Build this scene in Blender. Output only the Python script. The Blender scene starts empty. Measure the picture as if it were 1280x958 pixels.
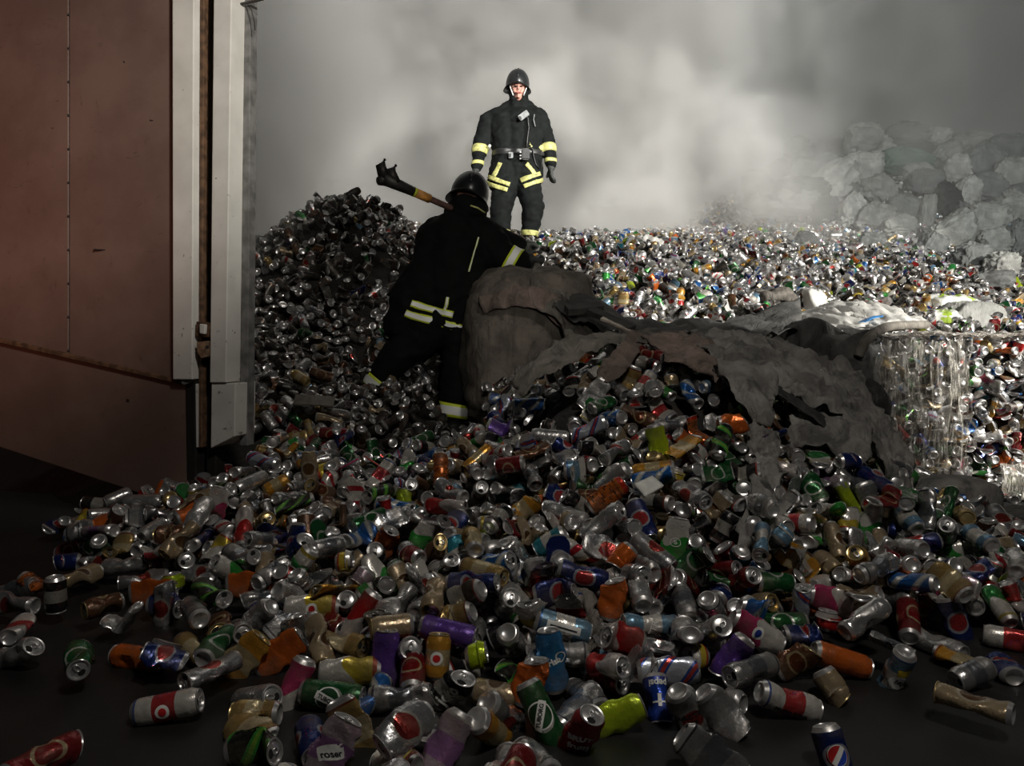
# Night fire at a scrap yard: firefighters on a heap of crushed drink cans, smoke behind.
import bpy, bmesh, math, random
import numpy as np
from mathutils import Vector, Matrix, Quaternion, noise
from mathutils.bvhtree import BVHTree
PI = math.pi
F = 950.0; CAMZ = 0.9; PITCH = math.radians(4.0)
sc = bpy.context.scene; C = sc.collection
# ---- camera
cam = bpy.data.cameras.new('camera'); cam_o = bpy.data.objects.new('camera', cam); C.objects.link(cam_o)
cam.sensor_width = 36.0; cam.lens = F/1280*36.0; cam.clip_start = .05; cam.clip_end = 200
cam_o.location = (0, 0, CAMZ); cam_o.rotation_euler = (PI/2-PITCH, 0, 0)
sc.camera = cam_o
# ---- view
sc.view_settings.view_transform = 'Standard'; sc.view_settings.look = 'None'
sc.view_settings.gamma = 1; sc.view_settings.use_curve_mapping = False
sc.view_settings.exposure = 0.0
# ---- cycles quality
cy = sc.cycles
cy.max_bounces = 6; cy.diffuse_bounces = 2; cy.glossy_bounces = 3; cy.transmission_bounces = 3; cy.volume_bounces = 3; cy.transparent_max_bounces = 8
cy.use_denoising = True; cy.volume_step_rate = 1.0; cy.volume_max_steps = 96; cy.sample_clamp_indirect = 4.0; cy.sample_clamp_direct = 12.0
cy.use_adaptive_sampling = True; cy.adaptive_threshold = 0.02
# ---- night sky
w = bpy.data.worlds.new('night_sky'); sc.world = w; w.use_nodes = True
w.node_tree.nodes['Background'].inputs[0].default_value = (.55, .6, .62, 1)
w.node_tree.nodes['Background'].inputs[1].default_value = 0.012
# ---- lamps
def aim(o, to):
    o.rotation_euler = (Vector(to)-o.location).to_track_quat('-Z', 'Y').to_euler()
def spot(name, loc, to, watts, deg, blend, size, col=(1,1,1)):
    l = bpy.data.lights.new(name, 'SPOT'); l.energy = watts; l.spot_size = math.radians(deg); l.spot_blend = blend; l.shadow_soft_size = size; l.color = col
    o = bpy.data.objects.new(name, l); C.objects.link(o); o.location = loc; aim(o, to); return o
def area(name, loc, to, watts, sx, sy, col=(1,1,1)):
    l = bpy.data.lights.new(name, 'AREA'); l.shape = 'RECTANGLE'; l.size = sx; l.size_y = sy; l.energy = watts; l.color = col
    o = bpy.data.objects.new(name, l); C.objects.link(o); o.location = loc; aim(o, to); return o
spot('floodlight', (7.0, .6, 3.4), (3.2, 7.0, .8), 5600, 50, .12, .10, (1, .97, .9))            # yard floodlight on a mast, right
spot('smoke_fill', (4.0, -3.0, 6.5), (-1.0, 14.0, 6.3), 9000, 48, .55, .3, (1, .985, .94))  # added spot that brightens the smoke, aimed to clear the heap
spot('far_sack_fill', (3.5, -3.0, 5.2), (7.2, 15.0, 4.6), 6200, 36, .6, .3, (.95, 1, .97))              # invented spot that lifts the far sacks and the haze there
area('front_fill', (1.0, .1, 3.9), (.1, 2.4, .2), 52, .5, .3, (1, .94, .86))                 # made-up fill light high over the front of the heap
spot('firefighter_fill', (.35, -.2, 1.45), (-.25, 5.2, 1.15), 130, 22, .8, .05, (1, .97, .9))           # spot put in so the reflective tape on both firefighters shows bright
spot('gate_fill', (.9, .6, 2.8), (-1.95, 3.4, 2.2), 430, 46, 1.0, .1, (1, .96, .87))             # extra spot added to brighten the gate posts and sheet
spot('tail_lamp', (-4.4, 1.2, 1.8), (-3.3, 3.8, 1.9), 75, 76, 1.0, .15, (1, .30, .17))              # red lamp of the fire truck
CP, SP = math.cos(PITCH), math.sin(PITCH)

def at(px, py, d):
    """a point of the place seen at (px, py), d metres in front of the camera"""
    X = (px-640)/F*d; Y = -(py-479)/F*d
    return Vector((X, d*CP + Y*SP, CAMZ + Y*CP - d*SP))

def proj(p):
    dx, dy, dz = p[0], p[1], p[2]-CAMZ
    d = dy*CP - dz*SP; Y = dy*SP + dz*CP
    return (640+F*dx/d, 479-F*Y/d, d)

# ---- ground relief of the heap: height of the top of the rubbish over the floor
HEAP_PTS = [(10,820,2.1),(110,880,1.85),(200,900,1.75),(320,950,1.62),(450,990,1.5),(640,990,1.48),(740,925,1.66),(830,905,1.74),
 (960,905,1.72),(1120,880,1.85),(1200,855,1.95),(1290,835,2.02),(1450,830,2.1),
 (-40,760,2.5),(50,695,3.05),(120,650,3.4),(-60,690,3.05),
 (150,780,2.3),(200,720,2.6),(250,680,2.75),(250,615,3.1),(190,640,3.2),(245,560,3.55),(300,480,4.1),(315,430,4.5),(290,520,3.8),
 (330,800,2.08),(330,700,2.55),(330,620,3.05),(340,540,3.7),(400,870,1.85),(400,760,2.2),(400,650,2.85),(400,580,3.4),(400,500,4.2),
 (330,380,5.0),(345,310,5.6),(400,440,4.8),(380,340,5.35),(400,255,6.0),(440,250,6.1),(340,290,6.2),(480,280,6.0),(520,305,5.9),(470,340,5.5),(540,350,5.9),(580,330,6.6),(480,400,5.2),(500,470,4.75),
 (470,490,4.85),(565,532,4.85),(540,560,4.2),(520,600,3.3),(520,700,2.4),(520,800,2.0),(520,900,1.72),
 (640,800,1.97),(640,700,2.38),(640,620,2.85),(600,585,3.4),(615,560,3.9),(610,540,4.6),(560,500,5.2),(620,420,6.0),
 (655,590,2.95),(660,520,3.1),(665,480,3.22),(700,450,3.38),(760,422,3.5),(830,420,3.45),(900,450,3.3),(960,480,3.2),(760,480,3.12),(760,560,2.82),(760,640,2.5),(760,740,2.15),(760,830,1.88),
 (850,500,3.02),(850,580,2.75),(850,680,2.4),(850,780,2.08),(950,560,2.85),(960,640,2.6),(960,740,2.25),(960,830,1.95),
 (1040,520,3.15),(1060,580,3.0),(1060,660,2.62),(1060,760,2.22),(1060,850,1.92),(1130,600,3.1),(1140,660,2.8),(1150,760,2.3),(1230,700,2.7),(1230,780,2.25),
 (1100,640,3.3),(1180,660,3.3),(1300,700,3.0),(1280,670,4.0),(1100,480,4.6),
 (680,440,4.3),(760,410,4.4),(860,430,4.3),(960,420,4.6),(700,400,5.2),(740,370,5.4),(680,350,6.4),(800,400,5.0),(800,340,6.3),(700,310,7.3),(650,303,8.2),(610,300,8.2),(580,290,8.6),
 (800,302,7.8),(880,308,8.0),(900,350,6.3),(900,395,5.1),(980,330,7.4),(1000,370,6.1),(1080,370,6.6),(1100,340,8.0),(1200,370,7.0),(1280,380,7.0),(1280,330,9.0),(1180,320,9.2),(1000,310,9.2),
 (920,290,10.5),(1000,270,12.0),(1100,270,11.5),(1200,270,11.5),(1290,260,12),(940,240,13.0),(1000,200,14),(1090,168,15),(1190,162,15.5),(1280,185,15.5),(1350,200,15),(900,250,14.5),(700,300,12),(500,330,10),(350,350,9)]
HP = np.array([[*at(*p)] for p in HEAP_PTS])
_extra = [(-3.2,1.0,0),(-3.2,2.5,0),(3.4,0.8,0),(0,0.9,0),(-1.2,0.9,0),(1.4,0.9,0),(3.6,2.0,0.0),(-2.9,3.2,0),(-2.3,3.4,0.02),(2.6,3.0,0.05),(3.0,3.9,0.08),(-2.4,5.2,0.6),(-2.6,7,1.0)]
HP = np.vstack([HP, np.array(_extra)]); HP[:,2] = np.maximum(HP[:,2], 0)
def _tps(r2): return 0.5*r2*np.log(r2+1e-9)
def _fit():
    X = HP[:,:2]; n = len(X)
    K = _tps(((X[:,None]-X[None])**2).sum(-1)) + np.eye(n)*0.004
    P = np.hstack([np.ones((n,1)), X])
    A = np.zeros((n+3,n+3)); A[:n,:n]=K; A[:n,n:]=P; A[n:,:n]=P.T
    return np.linalg.solve(A, np.concatenate([HP[:,2], np.zeros(3)]))
_W = _fit()
def heap_h(x, y):
    x = np.atleast_1d(np.asarray(x, float)); y = np.atleast_1d(np.asarray(y, float)); sh = x.shape
    q = np.stack([x.ravel(), y.ravel()], 1)
    out = np.empty(len(q))
    for i in range(0, len(q), 20000):
        s = q[i:i+20000]
        out[i:i+20000] = _tps(((s[:,None]-HP[None,:,:2])**2).sum(-1)) @ _W[:-3] + _W[-3] + s @ _W[-2:]
    return np.maximum(out, -0.02).reshape(sh)
def ray_heap(px, py, lift=0.0, d0=1.3, d1=18.0, H=None):
    H = H or heap_h
    ds = np.linspace(d0, d1, 900)
    a = np.array(at(px,py,1.0)) - np.array((0,0,CAMZ))
    P = np.array((0,0,CAMZ))[None] + a[None]*ds[:,None]
    h = H(P[:,0], P[:,1]) + lift
    k = np.nonzero(P[:,2] <= h)[0]
    if not len(k): return None
    return ds[k[0]]

# ---- drink cans -------------------------------------------------------------
def tri(t): return np.abs((t/(2*PI)) % 1.0 - 0.5)*4 - 1
def can_arrays(R, L, seg, nb):
    """vertices, faces, uv, slot (0 paint, 1 metal lid, 2 metal base), part id"""
    rn = R*0.80
    prof = [(R*0.72, 0.0)]
    prof += [(R*0.80,0.0022),(R*0.97,0.010)]
    zs = np.linspace(0.014, L-0.016, nb)
    body = [(R*0.97,0.010)] + [(R, z) for z in zs] + [(rn+0.001, L-0.004)]
    base = [(0.0,0.009),(R*0.35,0.008),(R*0.62,0.004),(R*0.70,0.0),(R*0.78,0.0008),(R*0.97,0.010)]
    lid = [(rn+0.001,L-0.004),(rn+0.0022,L-0.0012),(rn+0.0008,L),(rn-0.0022,L-0.001),(rn-0.004,L-0.006),(rn-0.007,L-0.0045),(0.0,L-0.0045)]
    out = []
    for prf, flip in ((body,0),(base,0),(lid,0)):
        V=[]; UV=[]; rings=[]
        for (r,z) in prf:
            if r==0:
                rings.append([len(V)]); V.append((0,0,z)); UV.append((0.5,0.5))
            else:
                rg=[]
                for k in range(seg):
                    a=2*PI*k/seg; rg.append(len(V)); V.append((r*math.cos(a), r*math.sin(a), z)); UV.append((k/seg, z/L))
                rings.append(rg)
        Fs=[]
        for i in range(len(rings)-1):
            A,B=rings[i],rings[i+1]
            for k in range(seg):
                k2=(k+1)%seg
                if len(A)==1: Fs.append((A[0],B[k],B[k2]) [::-1])
                elif len(B)==1: Fs.append((A[k],A[k2],B[0]))
                else: Fs.append((A[k],A[k2],B[k2],B[k]))
        out.append((np.array(V,float), Fs, np.array(UV,float)))
    return out   # body, base, lid
def tab_arrays(R, L):
    """pull tab ring lying on the lid plus the dark mouth opening"""
    z=L-0.0030; V=[];Fs=[]
    n=12
    for k in range(n):
        a=2*PI*k/n
        for (s,dz) in ((1.0,0),(0.55,0),(0.55,0.0014),(1.0,0.0014)):
            V.append((0.0075*s*math.cos(a), -0.006+0.0125*s*math.sin(a)+(0.004 if s<1 else 0), z+dz))
    for k in range(n):
        k2=(k+1)%n
        for j in range(4):
            j2=(j+1)%4
            Fs.append((4*k+j,4*k2+j,4*k2+j2,4*k+j2))
    return np.array(V,float),Fs
def mouth_arrays(R, L):
    V=[(0,0.0125,L-0.0042)];Fs=[];n=12
    for k in range(n):
        a=2*PI*k/n; V.append((0.0095*math.cos(a),0.0125+0.0075*math.sin(a),L-0.0042))
    for k in range(n): Fs.append((0,1+k,1+(k+1)%n))
    return np.array(V,float),Fs

def sm(t): t=np.clip(t,0,1); return t*t*(3-2*t)
def deform(P, R, L, kind):
    """crush a can; the same mapping serves body, ends, tab and printed words"""
    P = P.copy(); rs = np.random.RandomState(kind['seed'])
    z = P[:,2]/L
    w = np.clip(np.sin(PI*np.clip(z,0,1)),0,1)**0.6
    r = np.hypot(P[:,0],P[:,1])+1e-9; ax=P[:,0]/r; ay=P[:,1]/r; rr = np.clip(r/R,0,1)
    fl = kind.get('flat',0); fe = kind.get('flat_end',0)
    amt = fl*w + fe*(1-w)
    for _ in range(kind.get('dents',0)):
        a=rs.uniform(0,2*PI); zc=rs.uniform(.2,.8); wa=rs.uniform(.5,1.0); wz=rs.uniform(.12,.28); dep=rs.uniform(.25,.6)*R
        da=np.arctan2(np.sin(np.arctan2(P[:,1],P[:,0])-a),np.cos(np.arctan2(P[:,1],P[:,0])-a))
        g=np.clip(1.25-np.sqrt((da/wa)**2+((z-zc)/wz)**2),0,1)
        P[:,0]-=ax*dep*g*rr; P[:,1]-=ay*dep*g*rr
    cr = kind.get('crumple',0)
    if cr:
        d=np.zeros(len(P)); ang=np.arctan2(ay,ax)
        for i in range(5):
            m=rs.randint(1,5); kz=rs.uniform(6,26); d+=tri(m*ang+kz*z+rs.uniform(0,6))*rs.uniform(.4,1)/(1+.25*m)
        P[:,0]+=ax*d*cr*R*w*rr; P[:,1]+=ay*d*cr*R*w*rr
    y0=P[:,1].copy()
    P[:,0]*=1+0.38*amt
    P[:,1]*=1-amt
    P[:,1]-= kind.get('cup',0)*R*amt*np.cos(np.clip(P[:,0]/R,-1.5,1.5)*1.6)
    sh = kind.get('short',0)
    if sh:
        zc=rs.uniform(.4,.6)
        t=sm((z-zc+.28)/.56)
        P[:,2]-= sh*L*t
        bl=np.sin(PI*t)
        P[:,0]+=ax*bl*R*.13*rr*np.sin(P[:,2]*420); P[:,1]+=ay*bl*R*.13*rr*np.sin(P[:,2]*420+ax*2)
        P[:,0]+=rs.uniform(-.4,.4)*R*t
    b = kind.get('bend',0)
    if b:
        zc=kind.get('bz',.5)*L
        t=np.clip((P[:,2]-zc)/(0.16*L),0,1); th=b*t
        # pivot about x axis at zc
        zz=P[:,2]-zc; yy=P[:,1]
        low=np.clip(zz,None,0.0)
        zp=np.where(zz>0,zz,0)
        P[:,1]=np.where(zz>0, yy*np.cos(th)+zp*np.sin(th), yy)
        P[:,2]=np.where(zz>0, zc+zp*np.cos(th)-yy*np.sin(th), P[:,2])
    tw=kind.get('twist',0)
    if tw:
        th=tw*sm((z-.3)/.4); x=P[:,0].copy()
        P[:,0]=x*np.cos(th)-P[:,1]*np.sin(th); P[:,1]=x*np.sin(th)+P[:,1]*np.cos(th)
    tl=kind.get('tilt',0)
    if tl:
        t=sm((z-.8)/.15); P[:,2]-= t*P[:,0]*tl
    return P - np.array((0,0,L*(1-sh)/2))
R0=0.031
LT, LS = .152, .110
CAN_KINDS = [
 dict(R=R0,L=LS,seed=1), dict(R=R0,L=LT,seed=2),
 dict(R=R0,L=LT,seed=3,dents=4,crumple=.04), dict(R=R0,L=LT,seed=4,dents=3,crumple=.10,tilt=.4),
 dict(R=R0,L=LT,seed=5,flat=.45,crumple=.15), dict(R=R0,L=LT,seed=6,flat=.65,flat_end=.1,crumple=.14,bend=.6),
 dict(R=R0,L=LT,seed=7,flat=.72,flat_end=.45,crumple=.15,cup=.3), dict(R=R0,L=LT,seed=8,flat=.6,crumple=.16,bend=1.2,bz=.45),
 dict(R=R0,L=LT,seed=9,short=.45,crumple=.10,tilt=.3), dict(R=R0,L=LS,seed=10,flat=.5,crumple=.18,tilt=.5),
 dict(R=R0,L=LS,seed=11,short=.5,crumple=.12), dict(R=R0,L=LT,seed=12,twist=1.3,flat=.4,crumple=.15),
 dict(R=R0,L=LS,seed=13,dents=4,crumple=.06), dict(R=.0265,L=.135,seed=14,dents=2), dict(R=R0,L=LT,seed=15,flat=.55,flat_end=.55,bend=-.8,crumple=.14),
 dict(R=R0,L=LT,seed=16,flat=.3,dents=3,crumple=.08,bend=.3), dict(R=R0,L=LS,seed=17,flat=.68,flat_end=.6,crumple=.22,cup=.4), dict(R=R0,L=LT,seed=18,short=.3,flat=.4,crumple=.24,bend=.5)]
KIND_WORD = ['whole','tall','dented','dented','squashed','flattened','flattened','folded','shortened','squashed','shortened','twisted','dented','slim','folded','dented','crumpled','crumpled']
# ---- node helpers
class N:
    def __init__(s, name):
        s.m = bpy.data.materials.new(name); s.m.use_nodes = True; s.t = s.m.node_tree; s.t.nodes.clear()
        s.out = s.t.nodes.new('ShaderNodeOutputMaterial')
    def n(s, typ, **kw):
        x = s.t.nodes.new(typ)
        for k, v in kw.items(): setattr(x, k, v)
        return x
    def put(s, sock, v):
        if v is None: return
        if isinstance(v, bpy.types.NodeSocket): s.t.links.new(v, sock)
        else:
            if sock.type == 'RGBA' and len(v) == 3: v = (*v, 1)
            sock.default_value = v
    def math(s, op, a, b=None, c=None, clamp=False):
        x = s.n('ShaderNodeMath', operation=op, use_clamp=clamp); s.put(x.inputs[0], a)
        if b is not None: s.put(x.inputs[1], b)
        if c is not None: s.put(x.inputs[2], c)
        return x.outputs[0]
    def step(s, v, lo, hi):
        x = s.n('ShaderNodeMapRange', interpolation_type='SMOOTHSTEP'); s.put(x.inputs[0], v); s.put(x.inputs[1], lo); s.put(x.inputs[2], hi)
        return x.outputs[0]
    def mix(s, f, a, b):
        x = s.n('ShaderNodeMix', data_type='RGBA'); s.put(x.inputs[0], f); s.put(x.inputs[6], a); s.put(x.inputs[7], b); return x.outputs[2]
    def noise(s, scale, detail=3, vec=None, dist=0, rough=.5):
        x = s.n('ShaderNodeTexNoise'); s.put(x.inputs['Scale'], scale); s.put(x.inputs['Detail'], detail); s.put(x.inputs['Distortion'], dist); s.put(x.inputs['Roughness'], rough)
        if vec is not None: s.put(x.inputs['Vector'], vec)
        return x.outputs[0]
    def obj(s): return s.n('ShaderNodeTexCoord').outputs['Object']
    def uv(s): return s.n('ShaderNodeTexCoord').outputs['UV']
    def scalev(s, v, k):
        x = s.n('ShaderNodeMapping'); s.put(x.inputs['Vector'], v); x.inputs['Scale'].default_value = k; return x.outputs[0]
    def sep(s, v):
        x = s.n('ShaderNodeSeparateXYZ'); s.put(x.inputs[0], v); return x.outputs
    def bump(s, h, strength=.5, dist=.01):
        x = s.n('ShaderNodeBump'); s.put(x.inputs['Height'], h); x.inputs['Strength'].default_value = strength; x.inputs['Distance'].default_value = dist; return x.outputs[0]
    def bsdf(s, col, rough=.5, metal=0, normal=None, alpha=None, spec=None, coat=None, trans=None):
        b = s.n('ShaderNodeBsdfPrincipled'); s.put(b.inputs['Base Color'], col); s.put(b.inputs['Roughness'], rough); s.put(b.inputs['Metallic'], metal)
        if normal is not None: s.put(b.inputs['Normal'], normal)
        if alpha is not None: s.put(b.inputs['Alpha'], alpha)
        if spec is not None: s.put(b.inputs['Specular IOR Level'], spec)
        if coat is not None: s.put(b.inputs['Coat Weight'], coat); s.put(b.inputs['Coat Roughness'], .15)
        if trans is not None: s.put(b.inputs['Transmission Weight'], trans)
        s.t.links.new(b.outputs[0], s.out.inputs[0]); return s.m
def simple(name, col, rough=.6, metal=0, nscale=20, var=.35, bump=0, bscale=60, spec=None, dist=.004):
    k = N(name); o = k.obj(); n1 = k.noise(nscale, 4, o)
    c = k.mix(k.step(n1, .3, .7), tuple(v*(1-var) for v in col), tuple(min(1, v*(1+var)) for v in col))
    nm = k.bump(k.noise(bscale, 4, o), bump, dist) if bump else None
    return k.bsdf(c, rough, metal, nm, spec=spec)
def can_paint(name, c1, c2, c3, pattern, metal=.45, rough=.3):
    k = N(name); u, v, _ = k.sep(k.uv()); geo = k.n('ShaderNodeTexCoord').outputs['Object']
    m1 = m2 = None
    du = k.math('ABSOLUTE', k.math('SUBTRACT', u, .25)); dv = k.math('SUBTRACT', v, .52)
    du2 = k.math('ABSOLUTE', k.math('SUBTRACT', u, .75)); dm = k.math('MINIMUM', du, du2)
    if pattern == 'band':
        m1 = k.math('MULTIPLY', k.math('GREATER_THAN', v, .34), k.math('LESS_THAN', v, .68)); m2 = k.math('LESS_THAN', v, .1)
    elif pattern == 'oval':
        r = k.math('ADD', k.math('POWER', k.math('MULTIPLY', dm, 6.2), 2), k.math('POWER', k.math('MULTIPLY', dv, 4.6), 2))
        m1 = k.math('LESS_THAN', r, 1); m2 = k.math('LESS_THAN', r, .6)
    elif pattern == 'diag':
        s_ = k.math('SINE', k.math('ADD', k.math('MULTIPLY', u, 2*PI*2), k.math('MULTIPLY', v, 13)))
        m1 = k.math('GREATER_THAN', s_, .45); m2 = k.math('GREATER_THAN', s_, .88)
    elif pattern == 'split':
        m1 = k.math('GREATER_THAN', k.math('ADD', v, k.math('MULTIPLY', k.math('SINE', k.math('MULTIPLY', u, 4*PI)), .12)), .52); m2 = k.math('LESS_THAN', v, .14)
    elif pattern == 'blocks':
        ch = k.n('ShaderNodeTexBrick'); k.put(ch.inputs['Vector'], k.uv()); ch.inputs['Scale'].default_value = 5; ch.inputs['Color1'].default_value = (1,1,1,1); ch.inputs['Color2'].default_value = (0,0,0,1); ch.inputs['Mortar'].default_value = (0,0,0,1)
        m1 = ch.outputs[0]; m2 = k.math('GREATER_THAN', v, .86)
    # small illegible print near the seam
    wv = k.n('ShaderNodeTexVoronoi'); k.put(wv.inputs['Vector'], k.scalev(k.uv(), (34, 20, 1))); wv.inputs['Scale'].default_value = 1
    pr = k.math('MULTIPLY', k.math('LESS_THAN', wv.outputs['Distance'], .28), k.math('MULTIPLY', k.math('GREATER_THAN', k.math('ABSOLUTE', k.math('SUBTRACT', dm, .17)), .045), 0.0)) if pattern == 'plain' else k.math('MULTIPLY', k.math('LESS_THAN', wv.outputs['Distance'], .3), k.math('MULTIPLY', k.math('GREATER_THAN', dm, .19), k.math('MULTIPLY', k.math('GREATER_THAN', v, .2), k.math('LESS_THAN', v, .75))))
    c = c1
    if m1 is not None: c = k.mix(m1, c, c2); c = k.mix(m2, c, c3)
    c = k.mix(k.math('MULTIPLY', pr, .6), c, c3)
    g = k.noise(16, 5, geo, rough=.65)
    grime = k.step(g, .44, .70)
    c = k.mix(k.math('MULTIPLY', grime, .58), c, (.085, .068, .05))
    rg = k.math('ADD', rough, k.math('MULTIPLY', grime, .35))
    nm = k.bump(k.noise(38, 4, geo), .6, .006)
    return k.bsdf(c, rg, metal, nm)
def bare_metal(name, col, rough=.28):
    k = N(name); o = k.obj(); g = k.step(k.noise(22, 4, o), .5, .8)
    c = k.mix(k.math('MULTIPLY', g, .55), col, (.16, .12, .08))
    return k.bsdf(c, k.math('ADD', rough, k.math('MULTIPLY', g, .3)), .8, k.bump(k.noise(70, 3, o), .2, .002))
W_=(.60,.57,.52)
PAL = [ # word, main, second, third, pattern, weight
 ('silver', (.48,.47,.46), (.25,.26,.28), (.1,.1,.12), 'band', 16), ('silver grey', (.40,.40,.41), W_, (.4,.06,.05), 'oval', 12),
 ('bare silver', (.58,.57,.56), W_, W_, 'plain', 20), ('white', W_, (.40,.04,.04), (.05,.1,.3), 'band', 4), ('white and green', W_, (.03,.20,.05), (.4,.32,.05), 'split', 3),
 ('white and blue', (.45,.48,.54), (.03,.08,.30), (.4,.05,.04), 'diag', 4), ('tan', (.34,.26,.16), (.42,.36,.27), (.1,.05,.02), 'oval', 12),
 ('golden', (.34,.23,.08), (.48,.40,.24), (.2,.05,.02), 'band', 7), ('dark green', (.012,.085,.025), (.4,.4,.36), (.02,.10,.03), 'oval', 9),
 ('bright green', (.04,.30,.05), W_, (.03,.2,.05), 'split', 4), ('lime', (.42,.55,.02), (.3,.42,.01), (.1,.25,.02), 'plain', 1),
 ('navy blue', (.010,.022,.11), (.3,.3,.34), (.3,.03,.03), 'oval', 8), ('blue', (.02,.11,.34), (.35,.4,.44), W_, 'diag', 5), ('pale blue', (.14,.26,.36), W_, (.02,.1,.3), 'band', 5),
 ('red', (.40,.02,.02), (.5,.45,.42), (.3,.01,.01), 'split', 4), ('dark red', (.17,.012,.015), (.38,.3,.18), (.2,.01,.01), 'oval', 5), ('red and white', W_, (.38,.02,.03), (.38,.02,.03), 'diag', 2),
 ('orange', (.60,.13,.02), (.5,.09,.01), W_, 'plain', 2), ('amber', (.54,.26,.03), (.45,.36,.2), (.3,.08,.01), 'band', 3), ('yellow', (.55,.42,.05), W_, (.4,.05,.02), 'split', 2.5),
 ('purple', (.12,.055,.30), (.3,.25,.45), W_, 'plain', .7), ('black', (.012,.012,.014), (.35,.34,.3), (.3,.03,.02), 'band', 9), ('black and green', (.012,.014,.012), (.05,.3,.05), (.2,.4,.05), 'diag', 4),
 ('pink', (.46,.05,.14), W_, (.4,.02,.1), 'split', 1), ('mauve', (.36,.28,.32), (.27,.13,.29), W_, 'band', 2), ('brown', (.11,.05,.025), (.3,.23,.12), (.1,.03,.01), 'oval', 6),
 ('turquoise', (.03,.22,.28), W_, (.02,.1,.2), 'band', 1.5), ('orange and black', (.55,.14,.02), (.02,.015,.015), (.5,.03,.01), 'blocks', 1),
 ('plain blue', (.015,.05,.32), W_, W_, 'plain', 0), ('sky blue', (.025,.16,.36), W_, W_, 'plain', 0), ('plain red', (.34,.018,.03), W_, W_, 'plain', 0),
 ('sooty black', (.02,.018,.016), (.05,.045,.04), (.1,.09,.08), 'split', 0), ('burnt grey', (.14,.13,.12), (.06,.05,.045), (.2,.1,.06), 'split', 0)]
PM = [can_paint('paint_'+p[0].replace(' ', '_'), p[1], p[2], p[3], p[4], metal=.85 if 'silver' in p[0] else .5, rough=.24) for p in PAL]
PI_ = {p[0]: i for i, p in enumerate(PAL)}
M = {}
M['alu'] = bare_metal('can_end_aluminium', (.62,.61,.6)); M['alu_gold'] = bare_metal('can_end_golden', (.55,.42,.2)); M['mouth'] = simple('can_mouth_dark', (.006,.006,.006), .9)
M['print_white'] = simple('print_white', (.66,.66,.62), .5, .1, 30, .12); M['print_black'] = simple('print_black', (.015,.015,.02), .5, 0, 30, .2)
M['print_green'] = simple('print_dark_green', (.006,.04,.012), .4, .1); M['print_red'] = simple('print_red', (.5,.02,.02), .4, .1); M['print_blue'] = simple('print_blue', (.02,.05,.3), .4, .1); M['print_yellow'] = simple('print_yellow', (.6,.45,.03), .4, .1)
M['floor'] = simple('yard_floor_wet', (.005,.0047,.0045), .6, 0, 3, .5, .3, 25)
M['heap'] = simple('heap_dirt', (.018,.015,.012), .8, 0, 9, .6, .9, 40, dist=.02)
M['turnout'] = simple('turnout_cloth', (.0065,.008,.0078), .8, 0, 14, .3, .25, 160, dist=.002, spec=.15)
M['turnout_dark'] = simple('turnout_cloth_black', (.004,.004,.004), .85, 0, 14, .3, .25, 160, dist=.002, spec=.15)
M['glove'] = simple('glove_leather', (.035,.037,.034), .7, 0, 40, .3)
M['helmet'] = simple('helmet_shell', (.012,.013,.014), .3, 0, 8, .2)
M['skin'] = simple('skin', (.55,.27,.21), .5, 0, 18, .12); M['eye'] = simple('eye_dark', (.02,.012,.01), .3); M['lip'] = simple('lips', (.35,.10,.09), .5)
k = N('reflective_tape'); u, v, _ = k.sep(k.uv())
edge = k.math('GREATER_THAN', k.math('ABSOLUTE', k.math('SUBTRACT', v, .5)), .30)
M['tape'] = k.bsdf(k.mix(edge, (.85,.86,.82), (.62,.72,.04)), .45, 0)
k = N('reflective_tape_yellow'); o = k.obj()
M['tape_y'] = k.bsdf(k.mix(k.step(k.noise(40, 3, o), .4, .75), (.55,.54,.19), (.27,.25,.10)), .5, 0)
M['plastic_black'] = simple('black_plastic', (.02,.02,.02), .4); M['plastic_grey'] = simple('grey_plastic', (.22,.23,.23), .45); M['white_pad'] = simple('white_strap', (.6,.6,.57), .7)
M['steel'] = simple('tool_steel', (.06,.055,.05), .5, .6); M['wood'] = simple('handle_wood', (.10,.05,.04), .6, 0, 30, .4); M['brass'] = simple('orange_tape', (.62,.28,.06), .5)
M['plank'] = simple('charred_plank', (.03,.027,.024), .7, 0, 12, .5, .4, 40); M['plank_pale'] = simple('plank_broken_face', (.42,.37,.31), .8, 0, 25, .3)
def cloth_mat(name, col, rough=.8, sheen=0, var=.4, sc_=6, bump=.6):
    k = N(name); o = k.obj(); n1 = k.noise(sc_, 6, o, rough=.65)
    c = k.mix(k.step(n1, .32, .7), tuple(v*(1-var) for v in col), tuple(min(1, v*(1+var)) for v in col))
    dirt = k.step(k.noise(4.5, 7, k.scalev(o, (1.6, 1.6, .7)), rough=.7, dist=1.2), .50, .66)
    c = k.mix(k.math('MULTIPLY', dirt, .75 if var > .3 else .25), c, tuple(v*.25 for v in col))
    wv = k.noise(16, 7, k.scalev(o, (1.6, 1.6, .4)), dist=1.4, rough=.6); f = k.noise(300, 2, o)
    return k.bsdf(c, rough, 0, k.bump(k.math('ADD', wv, k.math('MULTIPLY', f, .12)), bump, .02))
M['sack_brown'] = cloth_mat('woven_sack_brown', (.13,.11,.09), bump=.9); M['sack_grey'] = cloth_mat('woven_sack_grey', (.21,.20,.185), bump=.9); M['sack_dark'] = cloth_mat('woven_sack_dark', (.055,.054,.05), .7)
M['sack_pinkish'] = cloth_mat('woven_sack_singed', (.20,.15,.125), bump=.9); M['sack_black'] = cloth_mat('black_sheeting', (.018,.018,.018), .5)
M['silver_sheet'] = cloth_mat('silver_sheet', (.52,.51,.48), .28, var=.15, bump=.25); M['sack_olive'] = cloth_mat('old_canvas', (.15,.135,.115), bump=.9)
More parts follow.
